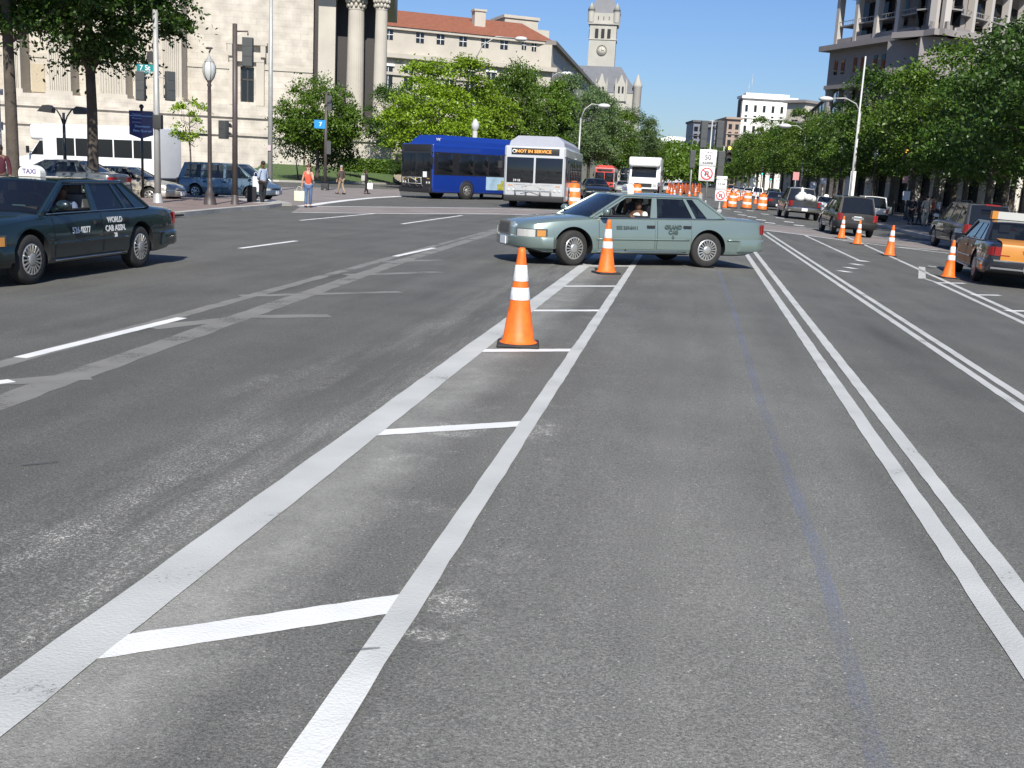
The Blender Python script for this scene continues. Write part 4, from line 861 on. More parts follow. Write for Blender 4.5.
def wheel(parent, x, y, r, side, fins=16, steer=0.0, rimm=None, wid=.2, hub=.64):
    key = (r, fins, wid, hub)
    if key not in WHEELS:
        t = MB(); w_ = wid/2; h = r*hub
        t.lathe([(h, -w_), (h+.02, -w_-.005), (r-.03, -w_-.002), (r-.006, -w_+.02), (r, -w_+.05), (r, w_-.05), (r-.006, w_-.02), (r-.03, w_+.002), (h+.02, w_+.005), (h, w_), (h, -w_)], 36, 0, axis='Y')
        rm = MB(); o = -w_
        rm.lathe([(h+.004, o+.01), (h-.012, o-.006), (h-.03, o+.014), (.001, o+.02)], 36, 1, axis='Y')
        rm.lathe([(h+.004, o+.01), (h-.006, o-.008), (h-.028, o-.004)], 36, 0, axis='Y')
        rm.lathe([(h*.42, o+.015), (h*.4, o-.012), (h*.25, o-.02), (.001, o-.022)], 24, 0, axis='Y')
        for k in range(fins):
            a = 2*math.pi*k/fins; M = Matrix.Rotation(a, 3, 'Y'); wd = .95*math.pi*h*.6/fins
            rm.box(M @ Vector((h*.68, o-.002, 0)), (h*.5, .022, wd), 0, M=M @ Matrix.Rotation(.12, 3, 'X'))
        WHEELS[key] = (t.mesh('tyre', RUBBER), rm.mesh('rim', [rimm or ALLOY, DARK]))
    tm, rmm = WHEELS[key]
    o = link('wheel', tm, parent); o.location = (x, y, r); o.rotation_euler = (0, 0, steer+(math.pi if side > 0 else 0))
    q = link('rim', rmm, o); return o
def seat_set(parent, S, rows):
    SM = mat('grey_seat_fabric', (0.16, 0.16, 0.165), .9)
    for x in rows:
        for s in (-1, 1):
            mb = MB(); mb.box((x, s*.4, 1.0), (.16, .5, .42), M=Matrix.Rotation(.18, 3, 'Y')); mb.box((x-.05, s*.4, 1.27), (.1, .24, .17)); mb.build('seat', SM, parent)
def make_car(style, name, label, cat, loc, rz, col, group=None, scale=1.0, metal=.3, glass=None, steer=0.0, fins=7, grille='bar', roofcol=None, detail=2, plate=True, rails=False, lampc=None, opened=None, driver=None, twotone=None, paintname=None):
    S = STY[style]; L_, W = S['L'], S['W']/2; me, hw = shell(style); G_ = glass or GLASS
    t = thing(name, label, cat, loc, rz, group, scale)
    pm = paint('car_paint_'+(paintname or '_'.join('%d' % (c*100) for c in col)), col, metal)
    rp = paint('car_paint_'+'_'.join('%d' % (c*100) for c in roofcol), roofcol, metal) if roofcol else pm
    b = me.copy(); b.materials[0] = pm; b.materials[1] = DARK; body = link('body', b, t)
    # ---- cabin
    bx0, bx1 = S['belt']; rx0, rx1 = S['roof']; wi = S['wi']; H_ = S['H']
    def wb(x): return hw(x)-.1
    def zbelt(x): return interp(S['top'], x)-.012
    def sp(xb, xt, v, s, off=0.0):   # point on the side plane
        yb = wb(xb); return Vector((xb+(xt-xb)*v, s*(yb+(wi-yb)*v+off), zbelt(xb)+(H_-.06-zbelt(xb))*v))
    cab = MB(); glassq = []
    lines = [(bx0, rx0)]+[(a, c) for a, c, _ in S['side']]+[(bx1, rx1)]
    kinds = ['p']+[k if k != 'e' else 'p' for _, _, k in S['side']]
    for s in (-1, 1):
        for i, k in enumerate(kinds):
            (a0, c0), (a1, c1) = lines[i], lines[i+1]
            q = [sp(a0, c0, 0, s), sp(a1, c1, 0, s), sp(a1, c1, 1, s), sp(a0, c0, 1, s)]
            if k == 'p': cab.add(q+[p-Vector((0, s*.03, 0)) for p in q], [(0, 1, 2, 3), (7, 6, 5, 4), (0, 4, 5, 1), (1, 5, 6, 2), (2, 6, 7, 3), (3, 7, 4, 0)])
            else:
                def g(u, v): 
                    a = a0+(a1-a0)*u; c = c0+(c1-c0)*u; return sp(a, c, v, s)
                hi = [g(.02, .03), g(.98, .03), g(.98, .93), g(.02, .93)]
                cab.add([q[3], q[2], hi[2], hi[3]]+[p-Vector((0, s*.03, 0)) for p in (q[3], q[2], hi[2], hi[3])], [(0, 1, 2, 3), (7, 6, 5, 4), (3, 2, 6, 7)])
                cab.add([q[0], q[1], hi[1], hi[0]], [(0, 1, 2, 3)])
                if i == 1: cab.add([q[0], hi[0], hi[3], q[3]], [(0, 1, 2, 3)])
                glassq.append((s, i, [p-Vector((0, s*.014, 0)) for p in hi]))
    # screen surrounds
    def ws(u, v, front=True):
        xb, xt = (bx0, rx0) if front else (bx1, rx1); yb = wb(xb); y = (yb+(wi-yb)*v)*u
        bow = (.10 if front else .05)*(1-u*u)*(1 if front else -1)
        return Vector((xb+(xt-xb)*v+bow*(1-.3*v), y, zbelt(xb)+.03*(1-u*u)+(H_-.05-zbelt(xb))*v))
    for fr_ in (True, False):
        if style == 'pickup' and not fr_: pass
        us = [-1+2*i/8 for i in range(9)]; gv = []; 
        for v in (0.03, .25, .5, .75, .95): gv += [ws(u*.93, v, fr_) for u in us]
        gm = MB(); gm.add(gv, [(r*9+i, r*9+i+1, (r+1)*9+i+1, (r+1)*9+i) for r in range(4) for i in range(8)], 0, True)
        gm.build('windscreen' if fr_ else 'rear_window', G_, t)
        for s in (-1, 1):
            vv = [0, .25, .5, .75, 1]; cab.add([ws(s*.93, v, fr_) for v in vv]+[ws(s, v, fr_) for v in vv], [(i, i+1, 6+i, 5+i) for i in range(4)])
        cab.add([ws(u, .95, fr_) for u in us]+[ws(u, 1.0, fr_) for u in us], [(i, i+1, 10+i, 9+i) for i in range(8)])
    # roof
    nx, ny = 10, 8; rv = []
    for i in range(nx+1):
        f = i/nx; x = rx0+(rx1-rx0)*f; e = 1-(2*f-1)**4
        for j in range(ny+1):
            u = -1+2*j/ny; bow = .07*(1-u*u)*(1 if f < .5 else -1)*abs(2*f-1)**3
            rv.append((x+bow, u*wi, H_-.05+.05*e*(1-u**4)*1.0+.006))
    ri = len(rv); cab.add(rv+[(x, y, z-.035) for x, y, z in rv], [(i*(ny+1)+j, i*(ny+1)+j+1, (i+1)*(ny+1)+j+1, (i+1)*(ny+1)+j) for i in range(nx) for j in range(ny)]+[(ri+i*(ny+1)+j, ri+(i+1)*(ny+1)+j, ri+(i+1)*(ny+1)+j+1, ri+i*(ny+1)+j+1) for i in range(nx) for j in range(ny)], 0, True)
    for s in (-1, 1): cab.tube([ws(s, 0, True)]+[Vector((rx0+(rx1-rx0)*i/8, s*(wi-.005), H_-.055+.006)) for i in range(9)]+[ws(s, 0, False)], .028, 8)
    rf = cab.build('roof', rp, t); rf.data.shade_smooth(); rf.data.set_sharp_from_angle(angle=R(30))
    for s, i, q in glassq:
        if opened and (s, i) in opened: continue
        mb = MB(); mb.add(q, [(0, 1, 2, 3)]); mb.build('window', G_, t)
    mb = MB(); mb.bb(bx1+.25, bx0-.2, -W+.2, W-.2, zbelt(0)+.02, zbelt(0)+.045); mb.bb(bx0-.55, bx0-.1, -W+.22, W-.22, zbelt(0)+.03, zbelt(0)+.09); mb.build('interior', DARK, t)
    if detail >= 1:
        rows = {'sedan': (-.25, -1.15), 'sedan2': (-.2, -1.0), 'suv': (-.1, -1.0), 'van': (.2, -.8), 'pickup': (-.35,)}[style]; seat_set(t, S, rows)
        if detail >= 2:
            mb = MB(); mb.lathe([(.17, 0), (.185, .015), (.2, 0), (.185, -.015), (.17, 0)], 20); st = mb.build('steering_wheel', DARK, t); st.location = (bx0-.68, .38, zbelt(0)+.10); st.rotation_euler = (0, R(-62), 0)
    if style == 'sedan' and detail >= 2:
        for s in (-1, 1):
            mb = MB(); mb.tube([(x, s*(wb(x)+.012), zbelt(x)+.006) for x in [bx0-.1-(bx0-bx1-.1)*i_/12 for i_ in range(13)]], .009, 6); mb.build('belt_trim', CHROME, t)
            mb = MB(); mb.tube([ws(s*1.01, v, True) for v in (.05, .5, 1)]+[Vector((rx0+(rx1-rx0)*i/6, s*(wi+.012), H_-.062)) for i in range(1, 7)]+[ws(s*1.01, v, False) for v in (.7, .3)], .008, 6); mb.build('drip_rail', CHROME, t)
            mb = MB(); mb.tube([(x, s*(hw(x)-.006), S['zb']+.07) for x in [S['wx'][0]-.5-(S['wx'][0]-S['wx'][1]-1.0)*i/8 for i in range(9)]], .012, 6); mb.build('rocker_trim', CHROME, t)
    # doors
    zb = S['zb']; doors = {'sedan': ((1.12, -.10), (-.16, -.92)), 'sedan2': ((.95, -.06), (-.1, -.88)), 'suv': ((.95, -.02), (-.06, -.92)), 'van': ((1.05, .08), (.04, -.92)), 'pickup': ((.98, -.2), (-.24, -.85))}[style]
    for s in (-1, 1):
        if detail < 1: break
        for (x1, x0) in doors:
            def prof(x, off):
                w_ = hw(x); tt = interp(S['top'], x); m = zb+(tt-zb)*.52
                return [(w_-.015+off, zb+.12), (w_+off, m-.06), (w_+off, m), (w_-.012+off, m+.10), (w_-.03+off, tt-.12), (w_-.055+off, tt-.05)]
            mb = MB()
            for gi, (g_, off) in enumerate(((.007, .002), (0, .005))):
                vs = []; n = 6
                for i in range(n+1):
                    x = x0-g_+(x1-x0+2*g_)*i/n; vs += [(x, s*y, z) for y, z in prof(x, off)]
                mb.add(vs, [(i*6+j, i*6+j+1, (i+1)*6+j+1, (i+1)*6+j) for i in range(n) for j in range(5)], 1 if gi == 0 else 0, True)
            d = mb.build('door', [pm, DARK], t, fix=False)
            if twotone and twotone.get('doors'): d.data.materials[0] = twotone['doors']
            hx = x0+.04; w_ = hw(hx); tt = interp(S['top'], hx)
            mb = MB(); mb.box((hx+.06, s*(w_-.012), tt-.17), (.13, .05, .03)); mb.box((hx+.06, s*(w_-.008), tt-.17), (.17, .035, .05), 1); mb.build('handle', [CHROME if style == 'sedan' and fins == 12 else DARK, DARK], d)
        mb = MB(); xx = [L_/2-.5+(-(L_-1.0))*i/30 for i in range(31)]; cur = []
        for x in xx:
            tt = interp(S['top'], x); m = zb+(tt-zb)*.52
            if any(math.hypot(x-w2, m-.07-S['wr']) < S['wr']+.1 for w2 in S['wx']):
                if len(cur) > 1: mb.tube(cur, .02, 6)
                cur = []
            else: cur.append((x, s*(hw(x)+.003), m-.07))
        if len(cur) > 1: mb.tube(cur, .02, 6)
        mb.build('side_moulding', pm if style != 'suv' else DARK, t)
        xm = bx0-.25; mb = MB(); mb.ball((xm, s*(wb(xm)+.2), zbelt(xm)+.13), .1, n=10, sc_=(.7, 1.15, .75)); mb.tube([(xm, s*(wb(xm)+.02), zbelt(xm)+.05), (xm, s*(wb(xm)+.18), zbelt(xm)+.1)], .025, 6)
        mb.build('wing_mirror', pm, t)
        mb = MB(); mb.box((xm-.072, s*(wb(xm)+.2), zbelt(xm)+.13), (.01, .17, .11)); mb.build('mirror_glass', CHROME, t)
    for wx_i, wx in enumerate(S['wx']):
        for s in (-1, 1): wheel(t, wx, s*(W-.135), S['wr'], s, fins, steer if wx_i == 0 else 0)
    # ends
    fz = interp(S['top'], L_/2-.05); rz_ = interp(S['top'], -L_/2+.05)
    def outline(e1, off, sgn, e0=0.0, n=9):
        """plan points along the hull from the side round to the end, pushed out by off"""
        out = []
        for i_ in range(n+1):
            e = e1+(e0-e1)*(i_/n)**.75; x = sgn*(L_/2-e); d_ = .01
            y = hw(x); y2 = hw(sgn*(L_/2-e-d_)); nv = Vector((sgn*(y2-y), d_)).normalized(); out.append((x+nv.x*off, y+nv.y*off))
        return out
    def patch(sgn, s, e0, e1, z0, z1, off, m, nm, par, th=.02):
        o1 = outline(e1, off, sgn, e0); o0 = outline(e1, off-th, sgn, e0); n_ = len(o1); mb = MB(); vs = []
        for (x, y), (xi, yi) in zip(o1, o0): vs += [(x, s*y, z0), (x, s*y, z1), (xi, s*yi, z1), (xi, s*yi, z0)]
        mb.add(vs, [(k*4+j_, k*4+(j_+1) % 4, (k+1)*4+(j_+1) % 4, (k+1)*4+j_) for k in range(n_-1) for j_ in range(4)]+[(0, 1, 2, 3), tuple((n_-1)*4+j_ for j_ in range(4))])
        return mb.build(nm, m, par, angle=40)
    def bar(sgn, z0, z1, off, m, nm):
        h_ = outline(.62, off, sgn); h_ = h_+[(sgn*(L_/2+off+.03), h_[-1][1]*.55), (sgn*(L_/2+off+.04), 0)]; pts = h_+[(x, -y) for x, y in reversed(h_[:-1])]
        mb = MB(); vs = []
        for x, y in pts: vs += [(x-sgn*.03, y*.98, z0), (x, y, z0+.04), (x, y, z1-.035), (x-sgn*.03, y*.975, z1), (x-sgn*.12, y*.88, z1), (x-sgn*.12, y*.88, z0)]
        n = len(pts); mb.add(vs, [(i*6+j, i*6+(j+1) % 6, (i+1)*6+(j+1) % 6, (i+1)*6+j) for i in range(n-1) for j in range(6)]+[tuple(range(6)), tuple((n-1)*6+j for j in range(6))])
        return mb.build(nm, m, t, angle=40)
    bm_ = pm if style in ('sedan', 'sedan2', 'van') else (DARK if style == 'suv' else CHROME)
    bar(1, zb+.1, zb+.33, .035, bm_, 'front_bumper'); bar(-1, zb+.1, zb+.35, .035, bm_, 'rear_bumper')
    LM = lampc or HEADL
    for s in (-1, 1):
        if style == 'sedan':
            bz = patch(1, s, .005, .50, fz-.21, fz-.04, .012, mat('lamp_bezel_dark', (.1, .1, .1), .3, .4), 'lamp_bezel', t)
            patch(1, s, .015, .27, fz-.195, fz-.055, .02, LM, 'headlight', t); patch(1, s, .30, .46, fz-.185, fz-.065, .02, AMBER, 'turn_signal', t)
        else: patch(1, s, .0, .30, fz-.2, fz-.06, .012, LM, 'headlight', t)
        if style in ('sedan', 'sedan2'):
            patch(-1, s, .0, .14, rz_-.24, rz_-.05, .01, REDL, 'tail_light', t)
            mb = MB(); mb.box((-L_/2-.004, s*(hw(-L_/2)-.17), rz_-.145), (.03, .32, .19)); mb.build('tail_light', REDL, t)
        else:
            patch(-1, s, .0, .12, rz_-.3, rz_+.0, .01, REDL, 'tail_light', t)
            mb = MB(); mb.box((-L_/2-.002, s*(hw(-L_/2)-.05), rz_-.15), (.03, .1, .3)); mb.build('tail_light', REDL, t)
    mb = MB()
    if grille == 'chrome':
        mb.box((L_/2+.0, 0, fz-.06), (.11, .66, .27), 0); mb.box((L_/2+.056, 0, fz-.065), (.01, .58, .21), 1)
        for k in range(14): mb.box((L_/2+.062, -.26+k*.04, fz-.065), (.012, .012, .2), 2)
        mb.build('grille', [CHROME, mat('grille_dark', (.07, .07, .07), .4), CHROME], t)
    else:
        mb.box((L_/2-.02, 0, fz-.12), (.06, W*.9, .13), 1); [mb.box((L_/2+.012, 0, fz-.1+(k-1)*.04), (.01, W*.9, .012), 0) for k in range(3)]; mb.build('grille', [CHROME, DARK], t)
    if plate:
        mb = MB(); mb.box((L_/2+.085, 0, zb+.21), (.02, .32, .15)); mb.build('number_plate', PLATE, t)
        mb = MB(); mb.box((-L_/2-(.085 if style not in ('suv', 'van') else .015), 0, zb+(.22 if style not in ('suv', 'van') else .52)), (.02, .32, .16)); mb.build('number_plate', PLATE, t)
    if rails:
        for s in (-1, 1):
            mb = MB(); mb.tube([(rx0-.2, s*(wi-.1), H_-.01), (rx0-.3, s*(wi-.1), H_+.05), (rx1+.3, s*(wi-.1), H_+.05), (rx1+.2, s*(wi-.1), H_-.01)], .018, 6); mb.build('roof_rail', DARK, t)
    return t
def gp(px, py): p = P(px, py); p.z = 0; return p
def car_at(px, py): return gp(px, py)
# ---------------- teal sedan crossing the hatching
def head_bust(parent, x, y, z, skin, shirt, s=1.0, face=(1, 0), arm=None):
    """person seated inside: one continuous body with clothing child"""
    t = thing('person', '', 'person'); return t
wA = gp(574, 264.5); wB = gp(706, 269.5)
vec = wA-wB; hd = math.atan2(vec.y, vec.x); sc1 = vec.length/2.98
# full size car turned a little towards the viewer
mid = (wA+wB)/2
TSC = 0.965; HD = math.atan2(vec.y, vec.x)
hd = HD+R(13)
dirv = Vector((math.cos(hd), math.sin(hd), 0)); side = Vector((-dirv.y, dirv.x, 0))   # left side of car faces viewer when heading left
STY['teal'] = STY['sedan']
W_ = STY['sedan']['W']/2
cpos = mid-side*(W_-.04)*TSC - dirv*0.16*TSC
teal = make_car('sedan', 'sedan', 'teal green sedan turning across the hatched lane, driver window open', 'car', cpos, hd, (.19, .245, .225), scale=TSC, metal=.4, steer=R(16), fins=18, grille='chrome', opened={(1, 1)})
TXT = mat('grey_lettering', (.05, .07, .065), .6); TXW = mat('white_lettering', (.7, .7, .68), .6)
def side_text(car, style, body, x, z, size, m, s=1):
    S = STY[style]; _, hw = shell(style); y = s*(hw(x)+(.018 if z < .74 else .006))
    return text_obj('lettering', body, size, m, car, plane_M((x, y, z), (-s, 0, 0), (0, -s*0.1, 1)), .001, .004)
side_text(teal, 'sedan', 'GRAND', -.50, .80, .11, TXT); side_text(teal, 'sedan', 'CAB', -.50, .70, .11, TXT); side_text(teal, 'sedan', '6', -.50, .60, .11, TXT)
side_text(teal, 'sedan', '202 269-5411', .52, .77, .085, TXT)
def roof_sign(car, x, z, word=None, y=.0, m=None, w_=.34, h_=.15, tm=None):
    mb = MB(); n = 12
    mb.prism([(-w_/2, 0), (w_/2, 0)]+[(w_/2*math.cos(a)**1, h_*(.35+.65*math.sin(a))) for a in [math.pi*i/n for i in range(0, n+1)]], -.07, .07, plane='YZ' if False else 'YZ')
    o = mb.build('roof_sign', m or mat('sign_white', (.75, .75, .68), .4), car); o.location = (x, y, z)
    if word:
        for s in (-1, 1): text_obj('lettering', word, .1, tm or mat('purple_lettering', (.12, .09, .25), .6), o, plane_M((s*.072, 0, h_*.42), (0, s, 0), (0, 0, 1)), .001, .003)
    return o
roof_sign(teal, .1, 1.445, 'TAXI', h_=.17, w_=.3)
mb = MB(); mb.ball((0, 0, 0), .06, n=8, sc_=(1, .08, 1)); o = mb.build('sticker', mat('sticker_white', (.7, .7, .7), .6), teal); o.location = (-1.62, .80, 1.13); o.rotation_euler = (R(-32), 0, 0)
# ---------------- dark green taxi at the left
wa = gp(33, 284.5); wb_ = gp(141, 267.5); v = wa-wb_; hd2 = math.atan2(v.y, v.x); d2 = v.normalized(); sd = Vector((-d2.y, d2.x, 0)); TS2 = v.length/2.98
gc = (wa+wb_)/2-sd*(W_-.04)*TS2-d2*.16*TS2
gtaxi = make_car('sedan', 'taxi', 'dark green taxi with white roof light cut off by the left edge', 'taxi', gc, hd2, (.006, .015, .016), scale=TS2, metal=.0, fins=18, grille='chrome', opened={(1, 1)})
roof_sign(gtaxi, .12, 1.445, 'TAXI', h_=.17, w_=.36)
side_text(gtaxi, 'sedan', 'WORLD', -.48, .82, .12, TXW); side_text(gtaxi, 'sedan', 'CAB ASSN.', -.48, .69, .125, TXW); side_text(gtaxi, 'sedan', '28', -.48, .585, .09, TXW)
side_text(gtaxi, 'sedan', '526-0277', .48, .70, .125, TXW)
mb = MB(); mb.box((1.12, .42, 1.03), (.02, .2, .07), M=Matrix.Rotation(R(-40), 3, 'Y')); mb.build('windscreen_permit', mat('pale_green_card', (.5, .7, .62), .7), gtaxi)
# ---------------- orange cab at the right
oc = gp(990, 281); hd3 = R(91)
ORG = mat('orange_door_paint', (.36, .14, .035), .45, var=.08); TRK = mat('orange_trunk_paint', (.48, .19, .02), .45, var=.06, coat=.2)
rb = P(978, 285); 
rb = P(977, 281.5)
ocar = make_car('sedan', 'taxi', 'black and orange taxi seen from behind at the right edge', 'taxi', Vector((rb.x+.93, rb.y+1.33, 0)), R(85), (.02, .022, .028), scale=.97, fins=12, twotone={'doors': ORG}, metal=.2)
mb = MB()
vs = []; n = 8
for i in range(n+1):
    y = -.66+1.32*i/n; vs += [(-2.715, y, .60), (-2.725, y, .88), (-2.70, y, .945), (-2.55, y, 1.0), (-2.2, y, 1.025), (-1.86, y, 1.045)]
mb.add(vs, [(i*6+j, i*6+j+1, (i+1)*6+j+1, (i+1)*6+j) for i in range(n) for j in range(5)], 0, True); mb.build('boot_lid', TRK, ocar, angle=40)
mb = MB(); mb.bb(-2.74, -2.70, -.8, .8, .565, .60); mb.build('chrome_strip', CHROME, ocar)
mb = MB(); mb.bb(-2.83, -2.81, -.85, .85, .40, .44); mb.build('bumper_strip', CHROME, ocar)
mb = MB(); mb.bb(-.25, .0, -.42, .42, 1.46, 1.64, 0); mb.bb(-.26, .01, .42, .55, 1.455, 1.645, 1); mb.bb(-.26, .01, -.55, -.42, 1.455, 1.645, 2); mb.bb(-.2, -.05, -.4, .4, 1.43, 1.46, 3)
mb.build('roof_sign', [mat('sign_dull', (.45, .45, .42), .5), TRK, REDL, DARK], ocar)
text_obj('lettering', 'TAXI', .11, REDL, ocar, plane_M((-2.728, .12, .79), (0, -1, 0), (0, 0, 1)), .001)
# ---------------- other cars: (style, name, label, px, py (ground under the near end), heading, colour, ...)
def rear_place(px, py, style, rz, scale=1.0):   # middle of the rear bumper on the ground at that pixel
    p = P(px, py); L_ = STY[style]['L']*scale; return Vector((p.x+math.cos(rz)*L_/2, p.y+math.sin(rz)*L_/2, 0))
def front_place(px, py, style, rz, scale=1.0):
    p = P(px, py); L_ = STY[style]['L']*scale; return Vector((p.x-math.cos(rz)*L_/2, p.y-math.sin(rz)*L_/2, 0))
UP = R(90); DN = R(-90)
bs = make_car('suv', 'suv', 'dark grey crossover seen from behind beside the small cones', 'suv', rear_place(855, 237, 'suv', R(93), .96), R(93), (.05, .045, .045), scale=.95, glass=GLASSD, fins=8)
mb = MB(); mb.box((-2.37, 0, .80), (.02, .5, .1)); mb.build('chrome_badge_bar', CHROME, bs)
ds = make_car('suv', 'suv', 'black tall suv with lit red tail lamps in front of the orange taxi', 'suv', rear_place(985, 254.5, 'suv', R(92), 1.0), R(92), (.02, .021, .028), scale=1.03, glass=GLASSD, fins=6, rails=True)
mb = MB(); mb.box((-2.2, 0, 1.70), (.06, .5, .05)); mb.build('brake_light', REDL, ds)
pk = make_car('pickup', 'pickup_truck', 'dark pickup truck loaded with white bags, heading away', 'pickup truck', rear_place(803, 220, 'pickup', R(92), 1.05), R(92), (.035, .032, .03), scale=1.05, glass=GLASSD, fins=6)
mb = MB()
for x, y, z in ((-2.2, .3, 1.2), (-2.1, -.2, 1.25), (-1.7, .1, 1.35), (-1.6, -.45, 1.2)): mb.ball((x, y, z), .28, n=8, sc_=(1.2, 1, .8))
ld = mb.build('cargo_bags', mat('white_bag', (.62, .62, .6), .8), pk)
ws_ = make_car('sedan2', 'sedan', 'white taxi sedan just beyond the pickup with a small roof light', 'car', rear_place(826, 216.5, 'sedan2', R(88)), R(88), (.72, .72, .7), glass=GLASSD, fins=7)
roof_sign(ws_, -.2, 1.45, None, h_=.16)
wsuv = make_car('suv', 'suv', 'white suv partly hidden behind the dark grey crossover', 'suv', rear_place(873, 224, 'suv', R(90)), R(90), (.7, .7, .68), glass=GLASSD, fins=7)
make_car('sedan2', 'sedan', 'black sedan between the orange barrels and the dark pickup', 'car', rear_place(777, 210.5, 'sedan2', R(93)), R(93), (.02, .02, .022), glass=GLASSD)
make_car('suv', 'suv', 'cream coloured old suv just right of the rightmost barrel', 'suv', front_place(774, 203, 'suv', DN), DN, (.42, .38, .3), scale=1.0)
make_car('van', 'van', 'white van parked behind the dark pickup truck', 'van', rear_place(797, 205, 'van', UP), UP, (.75, .75, .74), scale=1.05, glass=GLASSD)
GP = 'cars queued far down the right side of the avenue'
k = 0
for px, py, col, sty, lab in ((757, 198.5, (.7, .7, .7), 'van', 'white van just left of the cream suv, far down the right side'), (748, 196.5, (.72, .72, .7), 'sedan2', 'white sedan, nearest of the small pale cars behind the barrels'), (742, 194.8, (.3, .32, .34), 'sedan2', 'grey sedan between two white cars, far behind the barrels'), (736, 193.5, (.7, .7, .7), 'sedan2', 'white sedan left of the grey one, far behind the barrels'), (731, 192.3, (.02, .02, .03), 'suv', 'small black suv at the far left end of the queue behind the barrels'), (752, 194.5, (.2, .03, .02), 'sedan2', 'dark red sedan in the far queue on the right side')):
    make_car(sty, 'suv' if sty == 'suv' else ('van' if sty == 'van' else 'sedan'), lab, 'car', rear_place(px, py, sty, UP), UP, col, GP, detail=0, glass=GLASSD)
# left side: crossing street
gm = gp(222, 199.5)
mv = make_car('van', 'minivan', 'blue grey minivan stopped behind the lamp post on the left', 'minivan', gm+Vector((0, .9, 0)), R(-2), (.13, .19, .235), scale=.97, metal=.4, fins=7, rails=False)
q = at(126, 180, 43); make_car('sedan2', 'sedan', 'silver beige sedan parked in front of the shuttle bus', 'car', Vector((q.x, q.y, -.02)), R(3), (.4, .37, .31), scale=.96, metal=.1)
q = at(62, 180, 40.5); make_car('sedan2', 'sedan', 'grey sedan behind the green taxi, showing little more than its roof', 'car', Vector((q.x, q.y, .1)), R(183), (.11, .12, .12), scale=1.0, metal=.3)
# oncoming traffic behind the buses
LB_ = make_car('suv', 'station_wagon', 'light blue car squeezed between the two buses', 'car', front_place(492, 198.8, 'suv', R(-80)), R(-80), (.2, .29, .42), scale=.97, metal=.3, fins=7)
make_car('sedan2', 'sedan', 'black sedan behind the orange and white barrel', 'car', front_place(598, 200, 'sedan2', R(-78)), R(-78), (.015, .018, .02), scale=1.12, fins=7)
make_car('sedan2', 'sedan', 'silver sedan nose visible right behind the silver bus', 'car', front_place(588, 193, 'sedan2', R(-84)), R(-84), (.45, .46, .46), scale=1.0, detail=1)
make_car('sedan2', 'taxi', 'pale taxi behind the black sedan with a light on its roof', 'taxi', front_place(622, 193, 'sedan2', R(-86)), R(-86), (.55, .55, .52), scale=1.0, detail=1)
make_car('sedan2', 'sedan', 'grey sedan left of the white box truck', 'car', front_place(632, 190.5, 'sedan2', R(-86)), R(-86), (.2, .22, .24), scale=1.0, detail=1)
GQ = 'oncoming cars far down the middle of the avenue'
for i, (px, py, col) in enumerate(((604, 189.2, (.6, .6, .6)), (613, 188.0, (.05, .06, .08)), (668, 192.5, (.6, .6, .58)), (676, 190.4, (.35, .36, .38)), (672, 188.6, (.7, .7, .7)), (682, 188.8, (.08, .1, .2)), (679, 187.4, (.65, .65, .65)), (688, 187.4, (.3, .05, .04)))):
    make_car('sedan2', 'sedan', ['silver sedan below the red bus', 'dark blue sedan below the second distant bus', 'white sedan beside the orange netting, nearest of the far cars', 'mid grey sedan beyond the orange netting', 'white sedan beyond the netting, further left', 'navy sedan far off left of the no turn sign', 'pale sedan far off between two others left of the signs', 'dark red sedan far off beside the sign post'][i], 'car', front_place(px, py, 'sedan2', R(-88)), R(-88), col, GQ, detail=0, glass=GLASSD)
